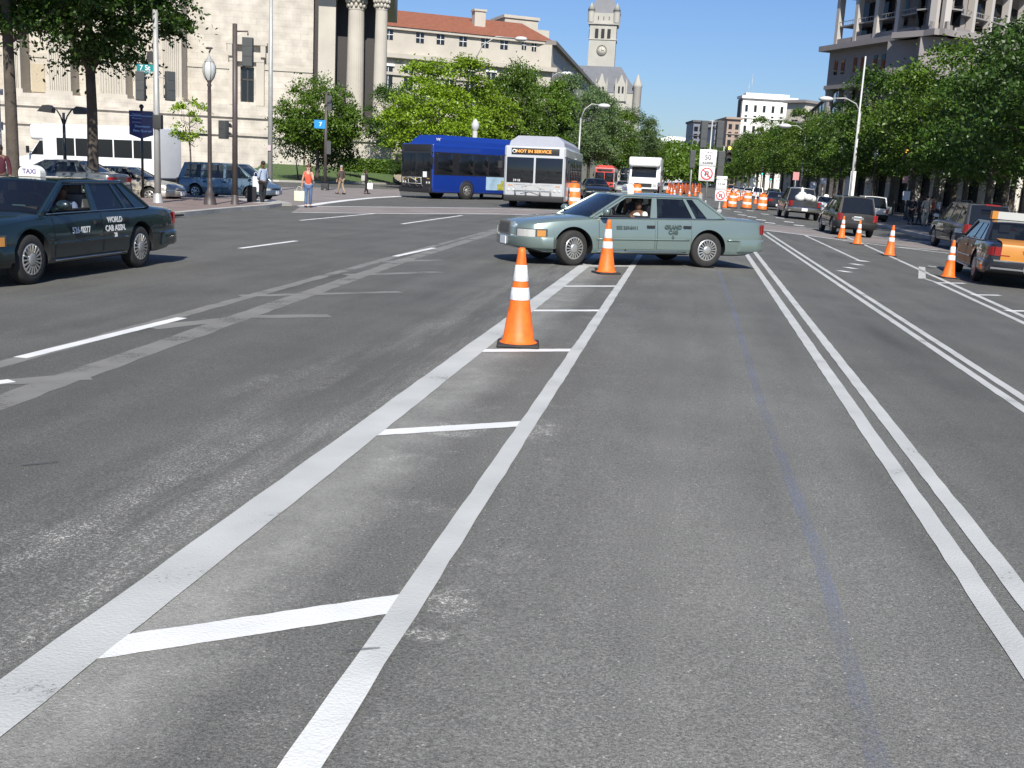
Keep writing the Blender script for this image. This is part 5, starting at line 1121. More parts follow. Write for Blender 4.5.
# ---------------- buses
def rbox(mb, x0, x1, y0, y1, z0, z1, r=.08, mi=0, seg=3):
    bm = bmesh.new(); bmesh.ops.create_cube(bm, size=1)
    for v in bm.verts: v.co = Vector(((x0+x1)/2+v.co.x*(x1-x0), (y0+y1)/2+v.co.y*(y1-y0), (z0+z1)/2+v.co.z*(z1-z0)))
    bmesh.ops.bevel(bm, geom=list(bm.edges), offset=r, segments=seg, affect='EDGES', profile=.6)
    bm.verts.ensure_lookup_table(); bm.verts.index_update()
    mb.add([v.co.copy() for v in bm.verts], [[v.index for v in f.verts] for f in bm.faces], mi, True); bm.free(); return mb
def make_bus(name, label, loc, rz, L_, W2, H_, bodym, podm, lowm, scale=1.0, sign=None, blackfront=False, pod=(.12, .9), rack=True, stripe=None, detail=True, frontcol=None, podh=.5):
    t = thing(name, label, 'bus', loc, rz, None, scale); zb = .32; hx = L_/2
    mb = MB(); rbox(mb, -hx, hx, -W2, W2, zb, H_, .12); mb.build('body', bodym, t, angle=40)
    if podm:
        mb = MB(); x0, x1 = -hx+L_*(1-pod[1])*.6, hx-L_*pod[0]*.35
        pr = [(-W2+.12, H_-.02), (-W2+.16, H_+podh*.45), (-W2+.45, H_+podh), (W2-.45, H_+podh), (W2-.16, H_+podh*.45), (W2-.12, H_-.02)]
        mb.prism(pr, x0, x1, plane='YZ')
        # slope the front face
        for i, v in enumerate(mb.v):
            if v[0] > x1-.01 and v[2] > H_+.05: mb.v[i] = (v[0]-(v[2]-H_)*.9, v[1], v[2])
        mb.build('roof_pod', podm, t, angle=30)
    wz0, wz1 = 1.35, 2.45
    fm = BLACKP if blackfront else bodym
    mb = MB(); rbox(mb, hx-.06, hx+.04, -W2+.06, W2-.06, zb+.25, H_-.05, .04); mb.build('front_panel', frontcol or (BLACKP if blackfront else bodym), t, angle=40)
    for s in (-1, 1):
        mb = MB(); rbox(mb, hx+.03, hx+.055, min(s*.04, s*(W2-.12)), max(s*.04, s*(W2-.12)), 1.22, 2.42, .012, seg=2); mb.build('windscreen', GLASSD, t)
        mb = MB(); mb.ball((hx+.03, s*(W2-.22), .86), .075, n=8, sc_=(.4, 1, 1)); mb.ball((hx+.03, s*(W2-.42), .86), .075, n=8, sc_=(.4, 1, 1)); mb.build('headlight', HEADL, t)
        mb = MB(); mb.box((hx+.03, s*(W2-.3), 1.08), (.03, .2, .05)); mb.build('turn_signal', AMBER, t)
        mb = MB(); mb.tube([(hx-.05, s*(W2-.05), 2.5), (hx+.2, s*(W2+.12), 2.45), (hx+.2, s*(W2+.14), 2.2)], .02, 6); mb.box((hx+.2, s*(W2+.14), 2.05), (.08, .16, .34)); mb.build('wing_mirror', DARK, t)
        mb = MB(); mb.tube([(hx+.07, s*.1, 1.22), (hx+.075, s*.6, 1.55)], .012, 5); mb.build('wiper', DARK, t)
    mb = MB(); rbox(mb, hx+.03, hx+.06, -W2+.3, W2-.28, 2.55, 2.86, .012, seg=2); sg = mb.build('destination_sign', DARK, t)
    if sign: text_obj('lettering', sign, .2, emat('amber_led', (.75, .33, .06), .35), sg, plane_M((hx+.064, -.06, 2.705), (0, 1, 0), (0, 0, 1)), .002, .006); mb = MB(); mb.lathe([(.06, 0), (.09, 0), (.09, .004), (.06, .004)], 16, 0, (0, 0, 0)); o = mb.build('round_symbol', WHITEP, sg); o.matrix_local = plane_M((hx+.062, -W2+.42, 2.705), (0, 1, 0), (0, 0, 1))
    mb = MB(); rbox(mb, hx-.3, hx+.16, -W2+.02, W2-.02, zb, .62, .05); mb.build('front_bumper', DARK, t)
    if rack:
        mb = MB()
        for y in (-.75, -.3, .3, .75): mb.tube([(hx+.14, y, .62), (hx+.3, y, .75), (hx+.34, y, 1.12)], .018, 6)
        for z in (.8, 1.12): mb.tube([(hx+.33, -.8, z), (hx+.33, .8, z)], .018, 6)
        mb.tube([(hx+.35, -.5, 1.0), (hx+.4, -.1, 1.15), (hx+.36, .5, .9)], .015, 6)
        mb.build('bicycle_rack', GALV, t)
    # sides
    n = max(3, int(L_/1.5)); stp = (L_-2.6)/n
    for s in (-1, 1):
        for i in range(n):
            x0 = -hx+.7+i*stp; mb = MB(); rbox(mb, x0+.05, x0+stp-.05, min(s*(W2-.01), s*(W2+.015)), max(s*(W2-.01), s*(W2+.015)), wz0, wz1, .01, seg=1); mb.build('window', GLASSD, t)
        mb = MB(); rbox(mb, hx-1.45, hx-.35, min(s*(W2-.01), s*(W2+.02)), max(s*(W2-.01), s*(W2+.02)), .5 if s < 0 else wz0, wz1, .01, seg=1); mb.build('door' if s < 0 else 'window', GLASSD, t)
        mb = MB(); mb.bb(-hx+.6, hx-.1, s*(W2+.002)-.004, s*(W2+.002)+.004, wz0-.06, wz1+.06); mb.build('window_band', BLACKP if blackfront else mat('grey_band', (.12, .12, .13), .5), t)
        if stripe: mb = MB(); mb.bb(-hx+.2, hx-.1, s*(W2+.006)-.004, s*(W2+.006)+.004, .95, 1.12); mb.build('stripe', stripe, t)
        for wx in (hx-2.6, -hx+2.9):
            mb = MB(); mb.lathe([(.02, s*(W2-.2)), (.56, s*(W2-.2)), (.56, s*(W2+.008)), (.50, s*(W2+.010))], 28, 0, (wx, 0, .5), 'Y'); mb.build('wheel_arch', DARK, t)
            wheel(t, wx, s*(W2-.12), .49, s, 8, 0, wid=.28, hub=.55)
    return t
SILV = mat('bus_silver_white', (.5, .51, .52), .35, .2, var=.05, scale=1, coat=.4); BLUEP = mat('bus_blue', (.008, .036, .25), .3, .1, var=.05, scale=1, coat=.7)
SPOD = mat('bus_roof_grey', (.33, .34, .38), .5, .1, var=.05)
p = gp(533, 208.5); hb = math.atan2(-math.cos(R(7)), -math.sin(R(-7)))
hb = R(-87.5)
W2B = 1.3; bsc = 60.5*depth(p)/FPX/(2*W2B)
bus1 = make_bus('bus', 'silver white city bus facing the viewer with amber destination letters', Vector((p.x-math.cos(hb)*6*bsc, p.y-math.sin(hb)*6*bsc, 0)), hb, 12, W2B, 2.98, SILV, SPOD, DARK, bsc*1.0, sign='NOT IN SERVICE', podh=.5)
bus1.scale = (bsc, bsc, bsc*.87)
text_obj('lettering', '3918', .16, TXW, bus1, plane_M((6.06, -.75, 1.32), (0, 1, 0), (0, 0, 1)), .001)
p = gp(416, 198.0); hb2 = R(-124)
bsc2 = 1.13
bus2 = make_bus('bus', 'dark blue city bus with black front turning beside the stone statue', Vector((p.x-math.cos(hb2)*6*bsc2, p.y-math.sin(hb2)*6*bsc2, 0)), hb2, 12, 1.3, 2.95, BLUEP, BLUEP, BLUEP, bsc2, blackfront=True, podh=.48)
for s in (1, -1):
    mb = MB(); mb.bb(-1.2, 1.9, s*1.31-.004, s*1.31+.004, .55, 1.28); ad = mb.build('advert_panel', mat('advert_pale_blue', (.35, .5, .62), .5, var=.3, scale=2), bus2)
    mb = MB(); mb.bb(.1, .7, s*1.316-.004, s*1.316+.004, .6, 1.1); mb.bb(.5, 1.0, s*1.318-.004, s*1.318+.004, .56, .9); mb.build('advert_picture', mat('advert_yellow_green', (.4, .38, .08), .6, var=.5, scale=6), ad)
text_obj('lettering', 'METRO', .22, TXW, bus2, plane_M((5.2, 1.08, 3.17), (-1, 0, 0), (0, -.4, 1)), .002)
mb = MB(); mb.bb(-4.6, -4.35, -1.1, 1.1, 2.9, 3.42); mb.build('roof_stripe', mat('pink_red', (.55, .12, .14), .5), bus2)
mb = MB(); mb.box((6.06, .75, 1.3), (.02, .3, .3)); mb.build('window_notice', WHITEP, bus2)
mb = MB(); mb.tube([(6.28, -.7, .95), (6.3, -.3, 1.12), (6.3, .2, 1.02), (6.28, .55, 1.12)], .025, 6); mb.build('rack_clamps', mat('yellow_clamp', (.6, .45, .05), .5), bus2)
# red bus and grey bus far behind
p = gp(602, 191.2); h_ = R(-88); REDB = mat('bus_red', (.5, .06, .04), .4, coat=.4); k = 1.0
make_bus('bus', 'red topped city bus behind the silver bus', Vector((p.x, p.y+6, 0)), h_, 12, 1.3, 3.0, mat('bus_greywhite', (.45, .42, .42), .4), REDB, REDB, 1.0, podh=.35, frontcol=REDB, rack=False)
p = gp(626, 190.2)
make_bus('bus', 'grey bus under the trees between the red bus and the white box truck', Vector((p.x, p.y+6, 0)), h_, 12, 1.3, 3.0, SILV, SPOD, DARK, 1.0, podh=.35, rack=False)
# ---------------- white shuttle bus on the crossing street
SH = thing('shuttle_bus', 'long white shuttle bus with dark windows parked behind the left trees', 'bus'); q = at(98, 180, 61); SH.location = (q.x, q.y, .02); SH.rotation_euler = (0, 0, R(176)); SH.scale = (1.12,)*3
WV = mat('shuttle_white', (.8, .8, .79), .35, var=.04, scale=1, coat=.4)
mb = MB(); rbox(mb, -4.1, 2.3, -1.15, 1.15, .45, 2.95, .08); mb.build('body', WV, SH, angle=40)
mb = MB(); mb.prism([(2.2, .42), (4.25, .42), (4.3, 1.0), (4.15, 1.18), (3.25, 1.38), (2.5, 2.2), (2.2, 2.2)], -1.0, 1.0, plane='XZ'); mb.build('bonnet', WV, SH, angle=30)
mb = MB(); rbox(mb, 2.0, 3.1, -1.1, 1.1, 2.15, 2.93, .22, seg=5); mb.build('cab_overhang', WV, SH, angle=40)
for s in (-1, 1):
    mb = MB(); mb.prism([(2.32, 1.42), (3.1, 1.42), (2.55, 2.12), (2.32, 2.12)], s*1.0-.012*(s < 0), s*1.0+.012*(s > 0), plane='XZ'); mb.build('window', GLASSD, SH)
    for i in range(5):
        mb = MB(); mb.bb(-3.85+i*1.08, -3.85+i*1.08+1.0, s*1.155-.01, s*1.155+.01, 1.42, 2.28); mb.build('window', GLASSD, SH)
    for wx in (3.2, -2.4):
        mb = MB(); mb.lathe([(.02, s*.85), (.46, s*.85), (.46, s*(1.158 if wx < 0 else 1.005)), (.42, s*(1.16 if wx < 0 else 1.01))], 24, 0, (wx, 0, .42), 'Y'); mb.build('wheel_arch', DARK, SH)
        wheel(SH, wx, s*(1.0 if wx < 0 else .88), .4, s, 6, 0)
    mb = MB(); mb.tube([(2.9, s*1.0, 1.5), (3.05, s*1.28, 1.6)], .02, 5); mb.box((3.05, s*1.3, 1.65), (.08, .15, .35)); mb.build('wing_mirror', DARK, SH)
    mb = MB(); mb.box((4.27, s*.75, .88), (.06, .25, .2)); mb.build('headlight', HEADL, SH)
mb = MB(); mb.add([(3.28, -.9, 1.42), (3.28, .9, 1.42), (2.56, .9, 2.16), (2.56, -.9, 2.16)], [(0, 1, 2, 3)]); mb.build('windscreen', GLASSD, SH)
mb = MB(); mb.bb(4.2, 4.42, -1.0, 1.0, .35, .58); mb.build('front_bumper', DARK, SH); mb = MB(); mb.bb(-4.2, 4.0, -.9, .9, .3, .46); mb.build('chassis', DARK, SH)
# ---------------- white box truck
BT = thing('box_truck', 'white box truck facing the viewer beyond the teal sedan', 'truck'); q = gp(643, 195.5); BT.location = (q.x, q.y+3.6, 0); BT.rotation_euler = (0, 0, R(-90)); 
kk = 31*depth(q)/FPX/2.2; BT.scale = (kk, kk, kk*.82)
mb = MB(); rbox(mb, -3.6, 2.0, -1.1, 1.1, .8, 3.2, .08); mb.build('cargo_box', WV, BT, angle=40)
mb = MB(); rbox(mb, 1.4, 3.0, -1.09, 1.09, 2.4, 3.18, .25, seg=5); mb.build('cab_overhang', WV, BT, angle=40)
mb = MB(); mb.prism([(1.9, .45), (3.55, .45), (3.6, 1.1), (3.3, 1.35), (2.95, 1.5), (2.5, 2.4), (1.9, 2.4)], -.98, .98, plane='XZ'); mb.build('cab', WV, BT, angle=30)
mb = MB(); mb.add([(2.97, -.85, 1.53), (2.97, .85, 1.53), (2.54, .85, 2.36), (2.54, -.85, 2.36)], [(0, 1, 2, 3)]); mb.build('windscreen', GLASSD, BT)
mb = MB(); mb.bb(3.58, 3.62, -.6, .6, .75, 1.02); mb.build('grille', DARK, BT); mb = MB(); mb.bb(3.5, 3.7, -1, 1, .35, .58); mb.build('front_bumper', DARK, BT)
for s in (-1, 1):
    mb = MB(); mb.box((3.57, s*.8, .9), (.06, .25, .2)); mb.build('headlight', HEADL, BT)
    mb = MB(); mb.box((2.9, s*1.25, 1.9), (.06, .16, .4)); mb.tube([(2.8, s*.98, 1.9), (2.9, s*1.25, 1.9)], .02, 5); mb.build('wing_mirror', DARK, BT)
    for wx in (2.7, -2.2): wheel(BT, wx, s*.85, .4, s, 6, 0)
# ================================================================== people
SKD = mat('skin_dark', (.12, .06, .035), .55); SKL = mat('skin_light', (.5, .3, .22), .55)
HAIRD = mat('hair_dark', (.02, .014, .01), .7)
def skin(name, verts, edges, radii, mtl, parent, root=0, sub=2):
    me = bpy.data.meshes.new(name); me.from_pydata(verts, edges, []); o = bpy.data.objects.new(name, me); C.objects.link(o)
    m = o.modifiers.new('s', 'SKIN'); m.use_smooth_shade = True
    for i, r in enumerate(radii):
        r = r if isinstance(r, tuple) else (r, r); me.skin_vertices[0].data[i].radius = r
    me.skin_vertices[0].data[root].use_root = True
    s = o.modifiers.new('u', 'SUBSURF'); s.levels = sub; s.render_levels = sub
    dg = bpy.context.evaluated_depsgraph_get(); out = bpy.data.meshes.new_from_object(o.evaluated_get(dg)); bpy.data.objects.remove(o)
    out.materials.clear(); out.materials.append(mtl); out.shade_smooth(); return link(name, out, parent)
def hand_chain(V, E, Rr, wrist, d, k=.09):
    """palm plus four fingers and a thumb, appended to the chain"""
    w_ = V[wrist]; d = Vector(d).normalized(); sd = d.cross(Vector((0, 1, .01))).normalized()
    V.append(tuple(Vector(w_)+d*.07)); Rr.append((.022, .036)); pi = len(V)-1; E.append((wrist, pi))
    for j, ln in zip((-1.5, -.5, .5, 1.5), (.05, .06, .055, .042)):
        a = Vector(V[pi])+sd*j*.017+d*.025; V.append(tuple(a)); Rr.append(.0095); E.append((pi, len(V)-1))
        b = a+d*ln+Vector((0, .012, 0)); V.append(tuple(b)); Rr.append(.0075); E.append((len(V)-2, len(V)-1))
    a = Vector(w_)+d*.035+sd*.04; V.append(tuple(a)); Rr.append(.011); E.append((wrist, len(V)-1)); V.append(tuple(a+d*.035+sd*.015)); Rr.append(.009); E.append((len(V)-2, len(V)-1))
def person(label, loc, rz, H_=1.72, skm=SKD, hair=HAIRD, top=None, legm=None, shoe=None, arms=None, legs=None, longhair=False, coat=False, seated=False, female=False, sleeves=.45, group=None):
    """facing local +x.  arms: two lists elbow,wrist;  legs: knee, ankle"""
    t = thing('person', label, 'person', loc, rz, group, H_/1.72)
    sw = .185 if not female else .165; hpw = .095
    hip = .93 if not seated else .45
    arms = arms or [((.0, .24, 1.13), (.1, .25, .88)), ((-.02, -.24, 1.13), (.06, -.25, .88))]
    legs = legs or [((.04, .1, .5), (-.06, .1, .09)), ((.02, -.1, .5), (.12, -.1, .09))]
    dz = hip-.93
    V = [(0, 0, hip), (0, 0, hip+.14), (.01, 0, hip+.32), (0, 0, hip+.50), (.005, 0, hip+.58), (.02, 0, hip+.66), (.03, 0, hip+.75)]
    Rr = [(.11, .15), (.1, .13), (.115, .155), (.07, .12), .052, (.078, .07), (.085, .07)]; E = [(0, 1), (1, 2), (2, 3), (3, 4), (4, 5), (5, 6)]
    tops = []; 
    for s, (el, wr) in zip((1, -1), arms):
        V.append((0, s*sw, hip+.49)); Rr.append(.055); a = len(V)-1; E.append((3, a))
        V.append((el[0], el[1], el[2]+dz)); Rr.append(.042); E.append((a, a+1)); V.append((wr[0], wr[1], wr[2]+dz)); Rr.append(.028); E.append((a+1, a+2))
        hand_chain(V, E, Rr, a+2, Vector(V[a+2])-Vector(V[a+1])); tops.append((V[a], V[a+1], V[a+2]))
    lg = []
    for s, (kn, an) in zip((1, -1), legs):
        V.append((0, s*hpw, hip-.06)); Rr.append(.09); a = len(V)-1; E.append((0, a)); V.append(kn); Rr.append(.06); E.append((a, a+1)); V.append(an); Rr.append(.04); E.append((a+1, a+2))
        f = (an[0]+.15, an[1]+s*.02, an[2]-.055); V.append(f); Rr.append((.03, .042)); E.append((a+2, a+3)); lg.append((V[a], kn, an, f))
    skin('body', V, E, Rr, skm, t)
    hz = hip+.715
    fm_ = mat('face_feature_'+skm.name, tuple(c*.55 for c in skm.node_tree.nodes['Principled BSDF'].inputs['Base Color'].default_value[:3]), .6)  # darker tone of the skin colour for mouth and eyes
    mb = MB(); mb.ball((.125, 0, hz-.005), .018, n=6, sc_=(1.2, .8, 1.3)); mb.build('nose', skm, t)
    mb = MB(); mb.box((.112, 0, hz-.055), (.012, .045, .01)); mb.build('mouth', fm_, t)
    for s in (-1, 1):
        mb = MB(); mb.ball((.105, s*.03, hz+.03), .012, n=6, sc_=(.7, 1, .7)); mb.build('eye', fm_, t)
        mb = MB(); mb.ball((.02, s*.078, hz+.01), .02, n=6, sc_=(.8, .5, 1.4)); mb.build('ear', skm, t)
    mb = MB(); mb.ball((.0, 0, hz+.06), .103, n=12, sc_=(.98, .85, .85))
    if longhair: mb.ball((-.06, 0, hz-.06), .1, n=10, sc_=(.6, .9, 1.7))
    mb.build('hair', hair, t)
    if top:
        n = 4; V2 = [V[0], V[1], V[2], V[3]]; R2 = [(.125, .165), (.115, .145), (.13, .17), (.08, .13)]; E2 = [(0, 1), (1, 2), (2, 3)]
        if coat: V2[0] = (0, 0, hip-.12); R2[0] = (.14, .185)
        for a, b, c in tops:
            k = len(V2); A, B, Cc = Vector(a), Vector(b), Vector(c); V2 += [a, tuple(A.lerp(B, min(1, sleeves*2)))]; R2 += [.068, .057]; E2 += [(3, k), (k, k+1)]
            if sleeves > .5: V2.append(tuple(B.lerp(Cc, (sleeves-.5)*2*.92))); R2.append(.042); E2.append((k+1, k+2))
        skin('jacket' if coat else 'shirt', V2, E2, R2, top, t)
    if legm:
        V3 = [(0, 0, hip+.02)]; R3 = [(.12, .16)]; E3 = []
        for h_, kn, an, f in lg: k = len(V3); V3 += [h_, kn, (an[0], an[1], an[2]+.03)]; R3 += [.1, .072, .058]; E3 += [(0, k), (k, k+1), (k+1, k+2)]
        skin('trousers', V3, E3, R3, legm, t)
    for h_, kn, an, f in lg:
        mb = MB(); rbox(mb, an[0]-.06, an[0]+.2, an[1]-.048, an[1]+.048, max(0, an[2]-.09), an[2]-.005, .03); mb.build('shoe', shoe or HAIRD, t, angle=50)
    return t
JEAN = mat('blue_jeans', (.08, .13, .24), .85, var=.2, scale=8); REDT = mat('red_orange_top', (.62, .09, .045), .8)
p = gp(308, 207.5)
w1 = person('woman in red sleeveless top and blue jeans on the corner', p, R(-70), 1.68, SKL, mat('hair_auburn', (.1, .035, .018), .7), REDT, JEAN, None,
    arms=[((.12, .2, 1.12), (.2, .08, 1.42)), ((-.04, -.24, 1.13), (-.08, -.26, .88))], longhair=True, female=True, sleeves=.08)
def bag(label, name, loc, m, w_=.3, h_=.34, d_=.12, handle=True, cat='bag'):
    t = thing(name, label, cat, loc, R(20)); mb = MB(); rbox(mb, -w_/2, w_/2, -d_/2, d_/2, 0, h_, .035); mb.build('pouch', m, t, angle=50)
    if handle: mb = MB(); mb.tube([(-w_*.3, 0, h_-.02), (-w_*.2, 0, h_+.14), (0, 0, h_+.18), (w_*.2, 0, h_+.14), (w_*.3, 0, h_-.02)], .01, 6); mb.build('strap', m, t)
    return t
q = at(299.5, 180, depth(p)-.1); bag('pale cream shopping bag held by the woman in red', 'shopping_bag', (q.x, q.y, at(300, 196.5, depth(p)).z), mat('cream_bag', (.62, .62, .45), .8), .42, .42)
p2 = gp(263, 206); 
w2 = person('standing person in white and grey shirt with dark trousers before the minivan', p2, R(160), 1.74, SKD, HAIRD, mat('pale_blue_shirt', (.32, .38, .48), .85), mat('black_cloth', (.015, .015, .018), .9), None,
    arms=[((.05, .22, 1.13), (.2, .1, 1.05)), ((.03, -.24, 1.12), (.12, -.2, .95))], sleeves=.9)
bag('big dark wheeled bag beside the standing person by the minivan', 'suitcase', (p2.x-.42, p2.y-.15, .15), mat('black_cloth', (.015, .015, .018), .9), .38, .62, .28, cat='suitcase')
bag('white bag hanging at the side of the person before the minivan', 'tote_bag', (p2.x-.28, p2.y-.08, .55), mat('white_bag2', (.7, .7, .72), .8), .26, .62, .12)
p3 = gp(341, 194.5); w3 = person('man in brown jacket and tan trousers walking along the kerb', p3, R(150), 1.75, SKL, mat('hair_grey', (.3, .28, .26), .8), mat('brown_jacket', (.07, .055, .045), .9), mat('tan_trousers', (.3, .23, .15), .9), None, coat=True, sleeves=.98,
    legs=[((.1, .1, .5), (.2, .1, .12)), ((-.02, -.1, .5), (-.22, -.1, .12))])
p4 = gp(366, 194); w4 = person('woman in long black clothes walking with a white bag', p4, R(20), 1.58, SKD, HAIRD, mat('black_cloth', (.015, .015, .018), .9), mat('black_cloth', (.015, .015, .018), .9), None, coat=True, longhair=True, female=True, sleeves=.95,
    legs=[((.05, .1, .5), (.12, .1, .09)), ((0, -.1, .5), (-.1, -.1, .09))])
bag('white plastic carrier bag carried by the woman in black', 'carrier_bag', (p4.x+.30, p4.y-.12, .32), WHITEP, .36, .4, .2)
bag('grey shoulder bag on the back of the woman in black', 'shoulder_bag', (p4.x-.22, p4.y+.05, .85), mat('grey_bag', (.4, .38, .36), .8), .3, .36, .16)
p6 = at(1, 180, 30); w6 = person('dark clothed person at the very left edge behind the green taxi', (p6.x, p6.y, .15), R(-60), 1.7, SKD, HAIRD, mat('dark_purple_cloth', (.06, .01, .02), .9), mat('black_cloth', (.015, .015, .018), .9), None, sleeves=.9)
for px, py, H_, rz, sh, tr, lab in ((924, 226, 1.75, 80, (.5, .42, .32), (.4, .36, .28), 'person in beige shirt and light trousers on the shaded right pavement'), (918.5, 225, 1.7, 200, (.02, .02, .03), (.03, .03, .04), 'person in black just left of the beige shirted one, right pavement'), (936, 226, 1.72, 150, (.5, .5, .52), (.05, .06, .09), 'person in white top near the tall black suv'), (910, 224.5, 1.68, 60, (.02, .02, .03), (.02, .02, .025), 'person in dark clothes by the white notice on the right pavement'), (929, 225, 1.7, -60, (.35, .08, .05), (.03, .03, .05), 'person in rust red top standing in the group on the right pavement')):
    q = P(px, py, .15); person(lab, q, R(rz), H_, SKD if rz > 100 else SKL, HAIRD, mat('cloth_%d' % px, sh, .9), mat('cloth_b%d' % px, tr, .9), None, sleeves=.6, group=None)
# drivers, seated inside their cars
def in_car(car, x, y, z): 
    M = Matrix.Translation(car.location) @ Matrix.Rotation(car.rotation_euler.z, 4, 'Z') @ Matrix.Scale(car.scale[0], 4); return M @ Vector((x, y, z))
dr = person('driver in white shirt at the open window of the teal sedan, arm raised', in_car(teal, .06, .46, .10), teal.rotation_euler.z+R(35), 1.62, SKD, HAIRD, mat('white_shirt', (.75, .75, .72), .85), mat('black_cloth', (.015, .015, .018), .9), None,
    arms=[((.3, .22, 1.25), (.45, .15, 1.35)), ((-.12, -.38, 1.36), (-.02, -.36, 1.62))], legs=[((.42, .1, .46), (.5, .1, .3)), ((.42, -.1, .46), (.5, -.1, .3))], seated=True, sleeves=.35)
dr2 = person('driver in grey shirt with bent arm inside the dark green taxi', in_car(gtaxi, .06, .44, .10), gtaxi.rotation_euler.z, 1.62, SKD, HAIRD, mat('blue_grey_shirt', (.1, .13, .2), .85), mat('black_cloth', (.015, .015, .018), .9), None,
    arms=[((.2, .3, 1.2), (.42, .1, 1.3)), ((.2, -.2, 1.2), (.45, -.1, 1.3))], legs=[((.42, .1, .46), (.5, .1, .3)), ((.42, -.1, .46), (.5, -.1, .3))], seated=True, sleeves=.35)
# ================================================================== cones and barrels
ORC = mat('cone_orange', (.8, .15, .012), .55, var=.28, scale=13); ORB = mat('barrel_orange', (.75, .16, .02), .5, var=.12, scale=4)
REFL = mat('reflective_white', (.76, .77, .78), .45, var=.2, scale=22); BLK = mat('cone_base_black', (.03, .028, .027), .8, var=.2, scale=8)
def make_cone(label, loc, H_, group, rz=0.0, cat='traffic cone', lip=False):
    t = thing('traffic_cone', label, cat, loc, rz, group); k = H_/.92
    mb = MB(); rbox(mb, -.2*k, .2*k, -.2*k, .2*k, 0, .035*k, .02*k); mb.build('base', BLK, t, angle=40)
    def rr(z): return (.150-(.150-.032)*(z/.92))*k
    mb = MB(); mb.lathe([(rr(0)+.03*k, .035*k), (rr(.05)+.006*k, .06*k), (rr(.42), .42*k), (rr(.88), .88*k), (rr(.92), .92*k), (.02*k, .925*k), (.018*k, .6*k)], 28); mb.build('cone_body', ORC, t)
    for a, b in ((.44, .555), (.615, .765)):
        mb = MB(); mb.lathe([(rr(a)+.002, a*k), (rr(a)+.004, (a+.004)*k), (rr(b)+.004, (b-.004)*k), (rr(b)+.002, b*k)], 28); mb.build('reflective_band', REFL, t)
    return t
GC = 'orange traffic cones on the lane markings'
for (px, py, top, lab, rz) in ((518, 345.5, 248, 'large orange cone with two white bands, nearest the viewer on the hatched lane', .15), (606, 273.5, 220, 'orange cone standing in front of the teal sedan driver door', .5),
        (948, 278, 240, 'orange cone beside the orange taxi wheel, nearest on the right', .3), (889, 256, 225.3, 'orange cone standing alone between the taxi and the small pair', 0.0), (857, 244.5, 220, 'right cone of the small pair behind the dark crossover', .7), (841, 238.5, 216, 'left cone of the small pair behind the dark crossover', .2)):
    p = P(px, py); D = depth(p); h = at(px+3, top, D).z-gz(p.x); make_cone(lab, (p.x, p.y, 0), h*1.0, GC, rz)
def make_barrel(label, loc, H_, group):
    t = thing('traffic_barrel', label, 'barrel', loc, 0, group); k = H_/1.0
    mb = MB(); mb.lathe([(.02, 0), (.36*k, 0), (.36*k, .06*k), (.3*k, .08*k)], 24); mb.build('base', BLK, t)
    mb = MB(); prof = [(.30, .06), (.30, .25), (.285, .26), (.285, .44), (.27, .45), (.27, .63), (.255, .64), (.255, .82), (.235, .84), (.22, .97), (.1, 1.0), (.02, 1.0)]
    mb.lathe([(a*k, b*k) for a, b in prof], 28); mb.build('barrel_body', ORB, t)
    for (a, z0, z1) in ((.287, .28, .42), (.257, .66, .80)):
        mb = MB(); mb.lathe([(a*k, z0*k), ((a+.002)*k, (z0+.005)*k), ((a+.002)*k, (z1-.005)*k), (a*k, z1*k)], 28); mb.build('reflective_band', REFL, t)
    mb = MB(); mb.tube([(-.1*k, 0, 1.0*k), (-.1*k, 0, 1.07*k), (.1*k, 0, 1.07*k), (.1*k, 0, 1.0*k)], .014*k, 6); mb.build('handle', ORB, t)
    return t
GBR = 'orange and white barrels closing the middle lanes'
for px, py, top, lab in ((573, 208, 183, 'orange barrel with white band beside the silver bus'), (731.5, 208, 192.5, 'leftmost of the three orange barrels in the row, right of the teal sedan'), (746, 209, 192.5, 'middle one of the three orange barrels in the row'), (761.5, 210.5, 194, 'rightmost of the three orange barrels in the row'), (636, 203, 184, 'orange barrel seen through the front windows of the teal sedan')):
    p = P(px, py); h = at(px, top, depth(p)).z-gz(p.x); make_barrel(lab, (p.x, p.y, 0), h, GBR)
GSC = 'small cones and drums trailing off down the closed lanes'; first_c = None
far_c = [(724.5, 208), (755, 204), (738.5, 201), (727, 200), (733, 198.5), (741, 200), (750, 201), (729, 196), (734, 195), (738, 196.5), (743, 197.5), (730, 193.5), (726.5, 192.5), (723, 191.5), (695, 196), (689, 199), (684, 194), (680, 197), (674, 200), (671, 196), (667, 193), (677, 192)]
for i, (px, py) in enumerate(far_c):
    p = P(px, py); sc_ = 1.0
    if first_c is None: first_c = make_cone('small orange cone among many closing the far lanes', (p.x, p.y, 0), 1.05, GSC)
    else: dup(first_c, (p.x, p.y, 0), i*.4)
tag(first_c, 'small orange cone among many closing the far lanes')
first_b = None
for i, (px, py) in enumerate([(737, 199.5), (728, 195), (697, 192.5), (686, 191.5), (681, 191.5), (672, 191.5)]):
    p = P(px, py)
    if first_b is None: first_b = make_barrel('small orange barrel far off in the closed lanes', (p.x, p.y, 0), 1.05, 'distant barrels in the closed lanes')
    else: dup(first_b, (p.x, p.y, 0), 0)
